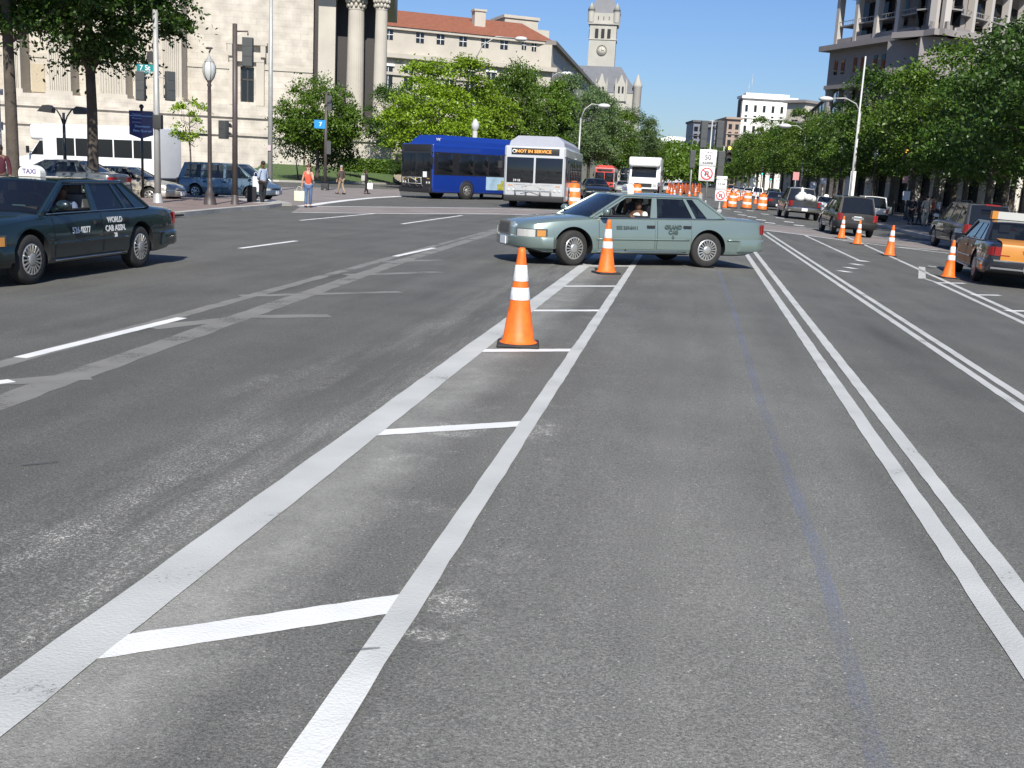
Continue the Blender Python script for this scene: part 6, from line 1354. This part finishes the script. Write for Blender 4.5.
# orange netting and a works arrow frame behind the teal sedan roof
NET = mat('orange_netting', (.75, .16, .05), .8, var=.25, scale=1.5)
p0, p1 = P(668, 196), P(700, 193)
t = thing('safety_fence', 'orange safety netting on posts behind the roof of the teal sedan', 'fence', (p0.x, p0.y, 0)); dv = p1-p0; rnd = random.Random(3)
n = 9; 
for i in range(n+1):
    q = dv*(i/n); mb = MB(); mb.tube([(q.x, q.y, 0), (q.x, q.y, 1.5)], .04, 6); mb.build('post', ORC, t)
mb = MB(); vs = []
for i in range(41):
    q = dv*(i/40)
    for j in range(6): vs.append((q.x, q.y+rnd.uniform(-.12, .12), .2+j*.22+rnd.uniform(-.03, .03)+.12*math.sin(i*.9)))
mb.add(vs, [(i*6+j, i*6+j+1, (i+1)*6+j+1, (i+1)*6+j) for i in range(40) for j in range(5) if rnd.random() > .12]); mb.build('netting', NET, t)
# ================================================================== poles, lamps, signals
SIGD = mat('signal_grey', (.06, .064, .064), .6, var=.1, scale=8); SIGB = mat('signal_black', (.03, .03, .03), .6)
def base_of(px, py, D=None, top=None):
    p = P(px, py) if D is None else at(px, py, D); p.z = 0; return p
def H(p, px, py): return at(px, py, depth(p)).z-gz(p.x)     # height above the ground there
def signal_head(t, x, y, z, s=1.0, face=-1, lit=None, n=3, rz=0.0, wide=.34, mm=None):
    """hangs as a part on pole t; face -1: lenses towards -y, +1: seen from behind"""
    hgt = .36*n*s; mb = MB(); M = Matrix.Translation((x, y, z)) @ Matrix.Rotation(rz, 4, 'Z')
    rbox(mb, -wide/2*s, wide/2*s, -.12*s, .12*s, 0, hgt, .025*s, seg=2)
    for k in range(n): mb.box((0, .125*s*(-face), (k+.5)*.36*s), (wide*.86*s, .012, .30*s))
    for i in range(len(mb.v)): mb.v[i] = tuple(M @ Vector(mb.v[i]))
    h = mb.build('signal_head', mm or SIGD, t, angle=40)
    for k in range(n):
        v = MB(); vs = []; m_ = 10
        for i in range(m_+1):
            a = math.pi*(-.15+1.3*i/m_); vs += [(.13*s*math.cos(a), face*.12*s, (k+.5)*.36*s+.13*s*math.sin(a)), (.13*s*math.cos(a), face*.34*s, (k+.5)*.36*s-.03+.13*s*math.sin(a))]
        v.add([M @ Vector(q) for q in vs], [(2*i, 2*i+2, 2*i+3, 2*i+1) for i in range(m_)]); v.build('visor', mm or SIGD, h)
        cols = [(.02, .12, .09), (.2, .12, .02), (.15, .01, .01)] if n == 3 else [(.15, .05, .01)]*n
        nm = ['green', 'amber', 'red'][k % 3]
        lm = emat('lit_%s' % lit[1], lit[2], lit[3]) if lit and lit[0] == k else mat('lens_'+nm+str(n), cols[k % 3], .3)
        l = MB(); l.lathe([(.001, face*.125*s), (.11*s, face*.125*s), (.11*s, face*.118*s)], 16, 0, (0, 0, (k+.5)*.36*s), 'Y')
        for i in range(len(l.v)): l.v[i] = tuple(M @ Vector(l.v[i]))
        l.build('lens', lm, h)
    return h
def pole(name, label, cat, p, h, r0, r1, m, base=True, group=None, rz=None):
    t = thing(name, label, cat, (p.x, p.y, 0), YAW if rz is None else rz, group)
    mb = MB(); mb.tube([(0, 0, 0), (0, 0, h)], [r0, r1], 14)
    if base: mb.lathe([(.02, 0), (r0*2.1, 0), (r0*2.1, .05), (r0*1.5, .18), (r0*1.15, .45), (r0, .5)], 16)
    mb.build('pole', m, t); return t
# far left grey signal pole with street name sign
p = base_of(158, 205, 38); h = H(p, 161, 10)
t = pole('signal_pole', 'grey metal pole carrying two signal heads and a green street name sign', 'pole', p, h, .12, .085, GALV)
kx = depth(p)/FPX
signal_head(t, -15*kx, 0, H(p, 146, 101), .92, 1); signal_head(t, 13.5*kx, 0, H(p, 173, 101), .92, 1, rz=.7)
mb = MB(); z = H(p, 155, 77); mb.tube([(-15*kx, 0, z), (14*kx, 0, z)], .025, 6); mb.tube([(-15*kx, 0, z), (-15*kx, 0, z-.15)], .02, 6); mb.tube([(14*kx, 0, z), (14*kx, 0, z-.15)], .02, 6); mb.build('bracket', GALV, t)
GRN = mat('sign_teal_green', (.0, .19, .2), .5)
mb = MB(); z = H(p, 150, 68.5); mb.bb(-18.5*kx, -2.5*kx, -.02, .0, z-.11, z+.13); sg = mb.build('street_sign', GRN, t); text_obj('lettering', '7 St', .24, TXW, sg, plane_M((-10.5*kx, -.024, z+.01), (1, 0, 0), (0, 0, 1)), .001, .004)
mb = MB(); z2 = H(p, 150, 72); mb.bb(-15*kx, -5*kx, -.02, .0, z2-.06, z2+.06); sg = mb.build('street_sign', GRN, t); text_obj('lettering', 'NW 700', .1, TXW, sg, plane_M((-10*kx, -.024, z2), (1, 0, 0), (0, 0, 1)), .001)
mb = MB(); mb.box((-5*kx, 0, H(p, 155, 57)), (.2, .15, .35)); mb.box((-3*kx, 0, H(p, 155, 57)), (.3, .05, .05)); mb.build('camera_box', SIGB, t)
mb = MB(); rbox(mb, -.1, 5.5*kx, -.15, .1, H(p, 160, 129), H(p, 160, 115), .02); mb.build('control_box', SIGB, t, angle=40)
# blue information board
p = base_of(143, 196, 42); h = H(p, 144, 108)
t = pole('information_sign', 'dark blue visitor information board on a black post', 'sign', p, h, .05, .05, BLACKP, False); kx = depth(p)/FPX
BLU = mat('sign_dark_blue', (.008, .018, .13), .35, coat=.4)
z1, z0, zz = H(p, 144, 111), H(p, 144, 135), H(p, 144, 139)
mb = MB(); mb.prism([(-11.5*kx, z0), (0, zz), (11.5*kx, z0), (11.5*kx, z1), (-11.5*kx, z1)], -.09, -.03, plane='XZ'); sg = mb.build('sign_panel', BLU, t)
mb = MB(); mb.ball((0, 0, h+.05), .09, n=8); mb.build('finial', BLACKP, t)
mb = MB(); mb.prism([(-11*kx, z0+.7), (11*kx, z0+.7), (11*kx, z0+.73), (-11*kx, z0+.73)], -.095, -.091, plane='XZ'); mb.build('rule_line', mat('sign_light_blue', (.2, .4, .75), .5), sg)
for k, (tx, s_) in enumerate((('Visitor', .13), ('Museums', .10), ('Archives', .10))): text_obj('lettering', tx, s_, mat('sign_letter_blue', (.35, .45, .7), .5), sg, plane_M((-4*kx, -.094, z1-.14-k*.15), (1, 0, 0), (0, 0, 1)), .001)
for k, tx in enumerate(('Downtown', 'Penn Quarter')): text_obj('lettering', tx, .13, mat('sign_letter_blue2', (.3, .5, .85), .5), sg, plane_M((1.5*kx, -.094, z0+.32-k*.17), (1, 0, 0), (0, 0, 1)), .001, .003)
# globe street lamp on the near corner
IRON = mat('painted_iron_brown', (.06, .048, .045), .5, var=.2, scale=10)
def globe_lamp(label, p, top, group=None, s=1.0, m=IRON):
    t = thing('street_lamp', label, 'street lamp', (p.x, p.y, 0), YAW, group); h = top
    mb = MB(); b = .9
    mb.lathe([(.02, 0), (.30, 0), (.30, .08), (.24, .12), (.21, .35), (.15, .5), (.17, .55), (.10, .7), (.085, .9), (.095, 1.0), (.075, 1.05), (.06, h-1.2), (.085, h-1.15), (.06, h-1.08), (.10, h-.98)], 20)
    for k in range(10):
        a = 2*math.pi*k/10; mb.tube([(.075*math.cos(a), .075*math.sin(a), 1.1), (.062*math.cos(a), .062*math.sin(a), h-1.3)], .009, 5)
    mb.build('post', m, t)
    mb = MB(); mb.lathe([(.10, h-.98), (.18, h-.86), (.235, h-.68), (.225, h-.48), (.15, h-.34)], 20); mb.build('globe', mat('lamp_globe_glass', (.5, .52, .5), .25, coat=.5), t)
    mb = MB(); mb.lathe([(.17, h-.35), (.15, h-.31), (.07, h-.22), (.03, h-.12), (.02, h)], 16); mb.build('cap', mat('lamp_cap_grey', (.3, .3, .29), .4), t)
    for k in range(6):
        a = 2*math.pi*k/6; mb = MB(); mb.tube([((.01+r)*math.cos(a), (.01+r)*math.sin(a), z) for r, z in ((.10, h-.98), (.18, h-.86), (.235, h-.68), (.225, h-.48), (.15, h-.34))], .008, 5); mb.build('rib', m, t)
    return t
p = P(210, 209); hL = H(p, 215, 52); t = globe_lamp('old fashioned street lamp with ribbed glass globe beside the dark signal pole', p, hL)
t.scale = (.98, .98, 1); mb = MB(); mb.tube([(0, 0, hL-.03), (.08, 0, hL+.15)], .03, 6); mb.ball((.0, 0, hL+.12), .09, n=6, sc_=(1.6, .6, .5)); mb.build('finial', m_ := IRON, t)
# dark signal pole on the corner
p = P(235, 208.5); h = H(p, 240.5, 24); kx = depth(p)/FPX
t = pole('signal_pole', 'tall dark brown signal pole on the left corner with grey signal head', 'pole', p, h, .105, .085, BRONZE, base=True)
signal_head(t, 12.5*kx, 0, H(p, 252, 67), .95, 1, wide=.4); mb = MB(); z = H(p, 248, 32); mb.tube([(0, 0, z), (12.5*kx, 0, z+.02), (12.5*kx, 0, z-.12)], .03, 6); mb.tube([(0, 0, z-1.2), (10*kx, 0, z-1.22)], .02, 6); mb.build('bracket', BRONZE, t)
hd_ = signal_head(t, -11*kx, 0, H(p, 226, 139), .92, 1, n=2, wide=.36, rz=-.5, mm=SIGD)
for y in (121, 136): mb = MB(); mb.tube([(0, 0, H(p, 235, y)), (-10*kx, 0, H(p, 227, y))], .02, 6); mb.build('bracket', BRONZE, t)
# tall grey lamp mast
p = base_of(270, 190, 66); t = pole('lamp_mast', 'very tall slim grey mast rising out of the picture behind the minivan', 'street lamp', p, H(p, 281, -30), .16, .1, GALV, rz=0)
z = H(p, 281, -25); mb = MB(); mb.tube([(0, 0, z), (1.2, 1, z+.7), (2.6, 1.6, z+.9)], .05, 8); mb.build('arm', GALV, t); mb = MB(); mb.ball((2.9, 1.7, z+.88), .35, n=8, sc_=(1.4, .6, .35)); mb.build('lamp_head', GALV, t)
mb = MB(); kx = depth(p)/FPX; mb.box((0, -.2, H(p, 273, 148)), (.25, .03, .35)); mb.build('notice', mat('pinkish_notice', (.5, .42, .42), .7), t)
# signal pole at the lawn corner
p = base_of(325, 187.5, 76); h = H(p, 328, 92); kx = depth(p)/FPX
t = pole('signal_pole', 'dark signal pole standing before the round lawn tree with blue sign', 'pole', p, h, .12, .1, BRONZE)
signal_head(t, 3.5*kx, -.1, H(p, 329, 111), .95, 1); mb = MB(); mb.tube([(0, 0, h-.1), (3.5*kx, -.1, h-.1), (3.5*kx, -.1, h-.3)], .03, 6); mb.build('bracket', BRONZE, t)
mb = MB(); z = H(p, 321, 124.5); mb.bb(-11*kx, -.5*kx, -.15, -.12, z-.28, z+.3); sg = mb.build('street_sign', mat('sign_bright_blue', (.02, .25, .6), .4), t); text_obj('lettering', '7', .4, TXW, sg, plane_M((-5*kx, -.155, z), (1, 0, 0), (0, 0, 1)), .001, .01)
mb = MB(); z = H(p, 329, 147); mb.bb(1.2*kx, 5.5*kx, -.15, -.11, z-.5, z+.4); mb.build('notice_board', SIGD, t)
mb = MB(); z = H(p, 325, 186); rbox(mb, -.25, .25, -.2, .2, 0, .5, .03); mb.build('footing', SIGB, t)
p = base_of(343, 189, 76)
# double headed lamp at the left
p = base_of(66, 190, 48); h = H(p, 68, 106); kx = depth(p)/FPX
t = pole('street_lamp', 'black two armed street lamp with drooping shades behind the green taxi', 'street lamp', p, h-.3, .09, .06, BLACKP)
for s, dx in ((-1, 17), (1, 19)):
    a = dx*kx; mb = MB(); mb.tube([(0, 0, h-.9), (s*.18*a, 0, h-.45), (s*.45*a, 0, h-.12), (s*.75*a, 0, h-.1)], .035, 8); mb.build('arm', BLACKP, t)
    mb = MB(); vs = [(s*(a*.55), h-.14), (s*(a*.75), h-.0), (s*(a*1.1), h-.02), (s*(a*1.42), h-.3), (s*(a*.6), h-.34)]; mb.prism(vs, -.2, .2, plane='XZ'); mb.build('lamp_shade', mat('lamp_shade_dark', (.03, .03, .03), .4), t)
# thin pole at the extreme left + post
p = base_of(3, 190, 40); t = pole('sign_post', 'thin grey post with small box at the far left edge', 'post', p, H(p, 3, 88), .035, .035, GALV, False); mb = MB(); mb.box((0, 0, H(p, 3, 126)), (.16, .12, .3)); mb.box((0, 0, H(p, 3, 92)), (.3, .05, .22)); mb.build('small_box', GALV, t)
# ---------------- median signals and signs
p = P(705, 207.5); D = depth(p); kx = D/FPX
t = pole('median_sign_post', 'median post with twin signals, white notice and red slashed circle sign', 'sign', p, H(p, 708, 121), .06, .05, GALV, True)
for x in (-7.3, 8.2):
    signal_head(t, x*kx, 0, H(p, 707+x, 148), 26*kx/1.08, 1, wide=.27)
mb = MB(); z = H(p, 707, 121); mb.tube([(-7*kx, 0, z), (8*kx, 0, z+.02)], .03, 6); mb.tube([(-8*kx, 0, H(p, 707, 149.5)), (8*kx, 0, H(p, 707, 149.5))], .03, 6); mb.build('bracket', GALV, t)
def signpanel(par, cx_, z0, z1, w_, y=-.1): mb = MB(); rbox(mb, cx_-w_/2, cx_+w_/2, y-.02, y, z0, z1, .008, seg=1); return mb.build('sign_panel', mat('sign_face_white', (.72, .72, .72), .5), par)
BLT = mat('black_letter', (.03, .03, .035), .6); RDT = mat('sign_red', (.55, .03, .03), .5)
def noturn(par, cx_, cz_, r, y=-.125):
    mb = MB(); n = 28; vs = []
    for i in range(n):
        a = 2*math.pi*i/n; vs += [(cx_+r*math.cos(a), y, cz_+r*math.sin(a)), (cx_+r*.8*math.cos(a), y, cz_+r*.8*math.sin(a))]
    mb.add(vs, [(2*i, 2*i+1, (2*i+3) % (2*n), (2*i+2) % (2*n)) for i in range(n)])
    M = Matrix.Rotation(R(45), 3, 'Y'); mb.box((cx_, y-.003, cz_), (r*1.7, .002, r*.18), M=M); mb.build('prohibition_ring', RDT, par)
    mb = MB(); mb.box((cx_+r*.22, y+.002, cz_-.05*r), (r*.17, .003, r*.9)); mb.box((cx_-.0*r, y+.002, cz_+r*.32), (r*.45, .003, r*.17)); mb.box((cx_-.22*r, y+.002, cz_+r*.1), (r*.16, .003, r*.5)); mb.prism([(cx_-.42*r, cz_-.1*r), (cx_-.02*r, cz_-.1*r), (cx_-.22*r, cz_-.45*r)], y, y+.003, plane='XZ'); mb.build('arrow', BLT, par)
c1 = -1.5*kx; s1 = signpanel(t, c1, H(p, 705, 166), H(p, 705, 149.5), 16.5*kx)
for tx, py_, sz in (('TURNS', 152.5, .17), ('50', 157.5, .4), ('4-6:30PM', 163, .16)): text_obj('lettering', tx, sz*1.15, BLT, s1, plane_M((c1, -.124, H(p, 705, py_)), (1, 0, 0), (0, 0, 1)), .001, .004)
s2 = signpanel(t, c1, H(p, 705, 181), H(p, 705, 166.4), 15.5*kx); noturn(s2, c1, H(p, 705, 173.7), 6*kx)
p2 = P(719, 209); kx2 = depth(p2)/FPX
t2 = pole('sign_post', 'lower white sign with red slashed circle right of the median post', 'sign', p2, H(p2, 719, 176), .05, .05, GALV, True)
s3 = signpanel(t2, 0, H(p2, 719, 190), H(p2, 719, 176), 10.5*kx2); s4 = signpanel(t2, 0, H(p2, 719, 201), H(p2, 719, 190.3), 10.5*kx2); noturn(s4, 0, H(p2, 719, 195.5), 4.4*kx2)
for tx, py_, sz in (('NO TURN', 179.5, .16), ('7-9 AM', 184, .16)): text_obj('lettering', tx, sz, BLT, s3, plane_M((0, -.124, H(p2, 719, py_)), (1, 0, 0), (0, 0, 1)), .001, .004)
# signals of the far side of the crossing, and the lit amber one
p3 = P(719.5, 199); k3 = depth(p3)/FPX
t3 = pole('signal_pole', 'grey signal cluster with one lit amber lamp right of the white notice', 'traffic signal', p3, H(p3, 721, 146), .08, .07, GALV)
signal_head(t3, -2*k3, 0, H(p3, 719, 176), 24*k3/1.08, 1, wide=.3); signal_head(t3, 4.5*k3, -.3, H(p3, 726, 163), 17*k3/1.08, -1, lit=(2, 'amber', (1.0, .62, .12), 2.2), wide=.3, mm=SIGB)
p5 = P(689, 199); k5 = depth(p5)/FPX
t5 = pole('signal_pole', 'grey signal pole just left of the white notice on the median', 'traffic signal', p5, H(p5, 690, 150), .08, .07, GALV); signal_head(t5, 0, -.1, H(p5, 690, 168), 17*k5/1.08, 1, wide=.34)
# temporary concrete barrier blocks beneath the signs
CB = mat('barrier_grey', (.36, .35, .34), .85, var=.15, scale=1)
for px, py, lab in ((700, 208.5, 'grey concrete block at the foot of the median signs'),):
    q = P(px, py); t6 = thing('concrete_barrier', lab, 'barrier', (q.x, q.y, 0), R(88)); mb = MB(); mb.prism([(-.3, 0), (.3, 0), (.26, .15), (.12, .4), (.09, .95), (-.09, .95), (-.12, .4), (-.26, .15)], -1.5, 1.5, plane='YZ'); mb.build('block', CB, t6)
    mb = MB(); mb.box((-1.3, 0, 1.0), (.12, .12, .12)); mb.build('reflector', AMBER, t6)
# ---------------- cobra lamps
def cobra(label, base, D, topxy, headxy, group='tall grey street lights', m=GALV, r=.11):
    p = at(base[0], base[1], D); p.z = 0; h = H(p, *topxy); t = pole('street_light', label, 'street light', p, h, r, r*.6, m, True, group, rz=0)
    q = at(headxy[0], headxy[1], D); dx, dy = q.x-p.x, q.y-p.y; hz = q.z-gz(p.x)
    mb = MB(); mb.tube([(0, 0, h-.05), (dx*.15, dy*.15, h+(hz-h)*.6+.1), (dx*.45, dy*.45, hz+.12), (dx*.85, dy*.85, hz+.06)], [r*.5, r*.45, r*.4, r*.35], 8); mb.build('arm', m, t)
    mb = MB(); l = max(.5, D*.006); mb.ball((dx, dy, hz), l, n=8, sc_=(1.0, .6, .38)); mb.build('lamp_head', mat('lamp_head_pale', (.55, .55, .53), .5), t)
    return t
cobra('curved street light rising behind the silver bus', (577, 180), 92, (578, 118), (604, 106))
cobra('street light arm reaching right above the lime green trees', (470, 180), 112, (478, 60), (521, 39))
cobra('street light arm poking out below the clock tower building', (545, 180), 150, (548, 80), (567, 74))
cobra('grey street light on the right before the corner office building', (800, 190), 140, (804, 136), (785, 126))
cobra('tall street light with arm to the left before the dark office building', (851, 195), 75, (851, 112), (826, 99))
cobra('street light whose long arm crosses the columned office building', (930, 205), 92, (916, 84), (877, 75))
p = at(850, 195, 64); p.z = 0
t = pole('flag_mast', 'plain white pole standing before the right hand trees', 'pole', p, H(p, 859, 56), .065, .045, mat('white_mast', (.5, .5, .48), .5), True)
p = at(473, 180, 88); p.z = 0; kx = depth(p)/FPX; t = pole('lantern_post', 'pale lantern post between the two buses', 'street lamp', p, H(p, 472, 131), .2, .2, mat('pale_post', (.38, .38, .36), .6), False)
mb = MB(); z = H(p, 472, 131); mb.lathe([(.15, z), (.3, z+.25), (.33, z+.5), (.2, z+.8), (.02, z+1.0)], 16); mb.build('globe', mat('lamp_globe_glass', (.5, .52, .5), .25), t)
GLP = 'globe lamps under the right hand trees'
for i, (px, D, top, lab) in enumerate(((838, 100, 142, 'small white globe lamp between the mast and the corner office building'), (872, 88, 148, 'small globe lamp right of the white mast under the trees'))):
    p = at(px, 195, D); p.z = 0; globe_lamp(lab, p, H(p, px, top), GLP)
p = P(905, 222); p.z = 0; kx = depth(p)/FPX
t = globe_lamp('globe lamp with signal and white notice on the right pavement corner', p, H(p, 911, 137))
signal_head(t, -7.5*kx, 0, H(p, 903, 165), 16*kx/1.08, -1, lit=(2, 'amber2', (1.0, .55, .08), 1.6), wide=.3, mm=SIGB)
mb = MB(); mb.ball((4*kx, 0, H(p, 914, 152)), .3, n=8); mb.build('globe', mat('lamp_globe_glass', (.5, .52, .5), .25), t)
mb = MB(); mb.bb(-6*kx, 1*kx, -.14, -.1, H(p, 905, 200), H(p, 905, 191)); mb.build('notice', PLATE, t); mb = MB(); mb.bb(-8*kx, -3*kx, -.14, -.1, H(p, 903, 183), H(p, 903, 176)); mb.build('sign_panel', mat('pink_sign', (.6, .35, .35), .6), t)
# small green signals far down on the right
for px, py, lab in ((760, 173, 'left one of two tiny green traffic signals before the dark trees'), (769, 178.5, 'right one of two tiny green traffic signals before the dark trees')):
    p = at(px, 192, 165 if px < 765 else 120); p.z = 0; t = pole('traffic_signal', lab, 'traffic signal', p, H(p, px, py-3), .08, .06, SIGB, group='green signals far down the avenue'); signal_head(t, 0, -.15, H(p, px, py+2), 5.5*depth(p)/FPX/.8, -1, lit=(0, 'green', (.05, .9, .7), 2.0), mm=SIGB)
# small post signs on the right pavement
for px, D, py0, py1, col, lab in ((794, 110, 180, 172, (.55, .25, .25), 'small reddish sign on a post before the trees right of the street light'), (822, 95, 184, 178, (.6, .6, .6), 'small white sign on a post above the white taxi'), (812, 100, 190, 182, (.6, .6, .62), 'small pale notice on a post above the pickup truck'), (890, 70, 214, 207, (.6, .6, .55), 'small white notice by the kerb right of the white suv')):
    p = at(px, 195, D); p.z = 0; k = D/FPX; t = pole('sign_post', lab, 'sign', p, H(p, px, py1), .03, .03, GALV, False)
    mb = MB(); mb.bb(-3*k, 3*k, -.06, -.035, H(p, px, py0), H(p, px, py1)); mb.build('sign_panel', mat('sp_%d' % px, col, .6), t)
# white banner column in front of the trees
p = at(850, 200, 66); p.z = 0; k = 66/FPX; t = thing('banner_post', 'white upright banner on a post above the dark crossover', 'banner', (p.x, p.y, 0), YAW)
mb = MB(); mb.tube([(0, 0, 0), (0, 0, H(p, 852, 170))], .05, 8); mb.build('post', GALV, t); mb = MB(); mb.bb(-2.6*k, 2.4*k, -.12, -.07, H(p, 850, 196), H(p, 852, 171)); mb.build('banner', WHITEP, t)
# low walls / railings and pale shopfront piers behind the right pavement
p = at(880, 200, 100); t = thing('stone_colonnade', 'row of pale stone piers glimpsed between the dark trunks at right', 'wall', (at(850, 200, 112).x, at(850, 200, 112).y, 0)); q = at(1040, 200, 92); t.rotation_euler = (0, 0, math.atan2(q.y-t.location.y, q.x-t.location.x))
Lq = (Vector((q.x, q.y, 0))-Vector((t.location.x, t.location.y, 0))).length
for i in range(9):
    mb = MB(); x = Lq*i/8; mb.bb(x-.55, x+.55, -.4, .4, 0, 4.6); mb.build('pier', mat('pale_pier', (.62, .6, .55), .8), t)
mb = MB(); mb.bb(0, Lq, .5, 1.0, 0, 5); mb.build('shopfront', mat('shopfront_dark', (.04, .04, .045), .5), t)
mb = MB(); mb.bb(0, Lq, -2.0, -1.9, .9, 1.0); [mb.bb(i*Lq/30-.03, i*Lq/30+.03, -2.0, -1.9, 0, 1.0) for i in range(31)]; mb.build('railing', BLACKP, t)
# waste bins and boxes
q = P(945, 225.5); t = thing('litter_bin', 'dark litter bin by the kerb near the tall black suv', 'litter bin', (q.x, q.y, .15)); mb = MB(); mb.lathe([(.02, 0), (.27, 0), (.3, .85), (.3, .9)], 20); mb.build('bin_body', BLACKP, t); mb = MB(); mb.lathe([(.32, .9), (.3, 1.0), (.12, 1.12), (.1, 1.12)], 20); mb.build('lid', DARK, t)
# storm drain in the left kerb
q = Vector((-15.28, 28.6, .15)); t = thing('storm_drain', 'dark storm drain slot in the kerb behind the green taxi', 'drain', (-14.99, 28.8, 0)); mb = MB(); mb.bb(-.02, .004, -1.1, 1.1, .05, .10); mb.build('opening', DARK, t); mb = MB(); mb.bb(-.04, .008, -1.2, 1.2, .11, .135); mb.build('lintel', CONC, t)
# ================================================================== let everything settle on the crowned road
bpy.context.view_layer.update()
VEH = {'car', 'taxi', 'suv', 'pickup truck', 'van', 'minivan', 'bus', 'truck', 'traffic cone', 'barrel'}
for o in list(C.objects):
    if o.parent or o.type in ('CAMERA', 'LIGHT'): continue
    if o.name.split('.')[0] in ('ground', 'distant_wood', 'lawn'): continue
    if o.get('kind') == 'structure' and o.type == 'MESH':
        for v in o.data.vertices: v.co.z += gz(v.co.x)
        o.data.update(); continue
    cat = o.get('category')
    if cat in ('building', 'statue', 'hedge', 'shrub') or o.get('abs'): continue
    o.location.z += gz(o.location.x)
    if cat in VEH:
        sl_ = SLL if o.location.x < 0 else -SLR
        o.rotation_euler = (Matrix.Rotation(-math.atan(sl_), 3, 'Y') @ o.rotation_euler.to_matrix()).to_euler()
for o in C.objects:
    for k in ('h', 'abs'):
        if k in o: del o[k]
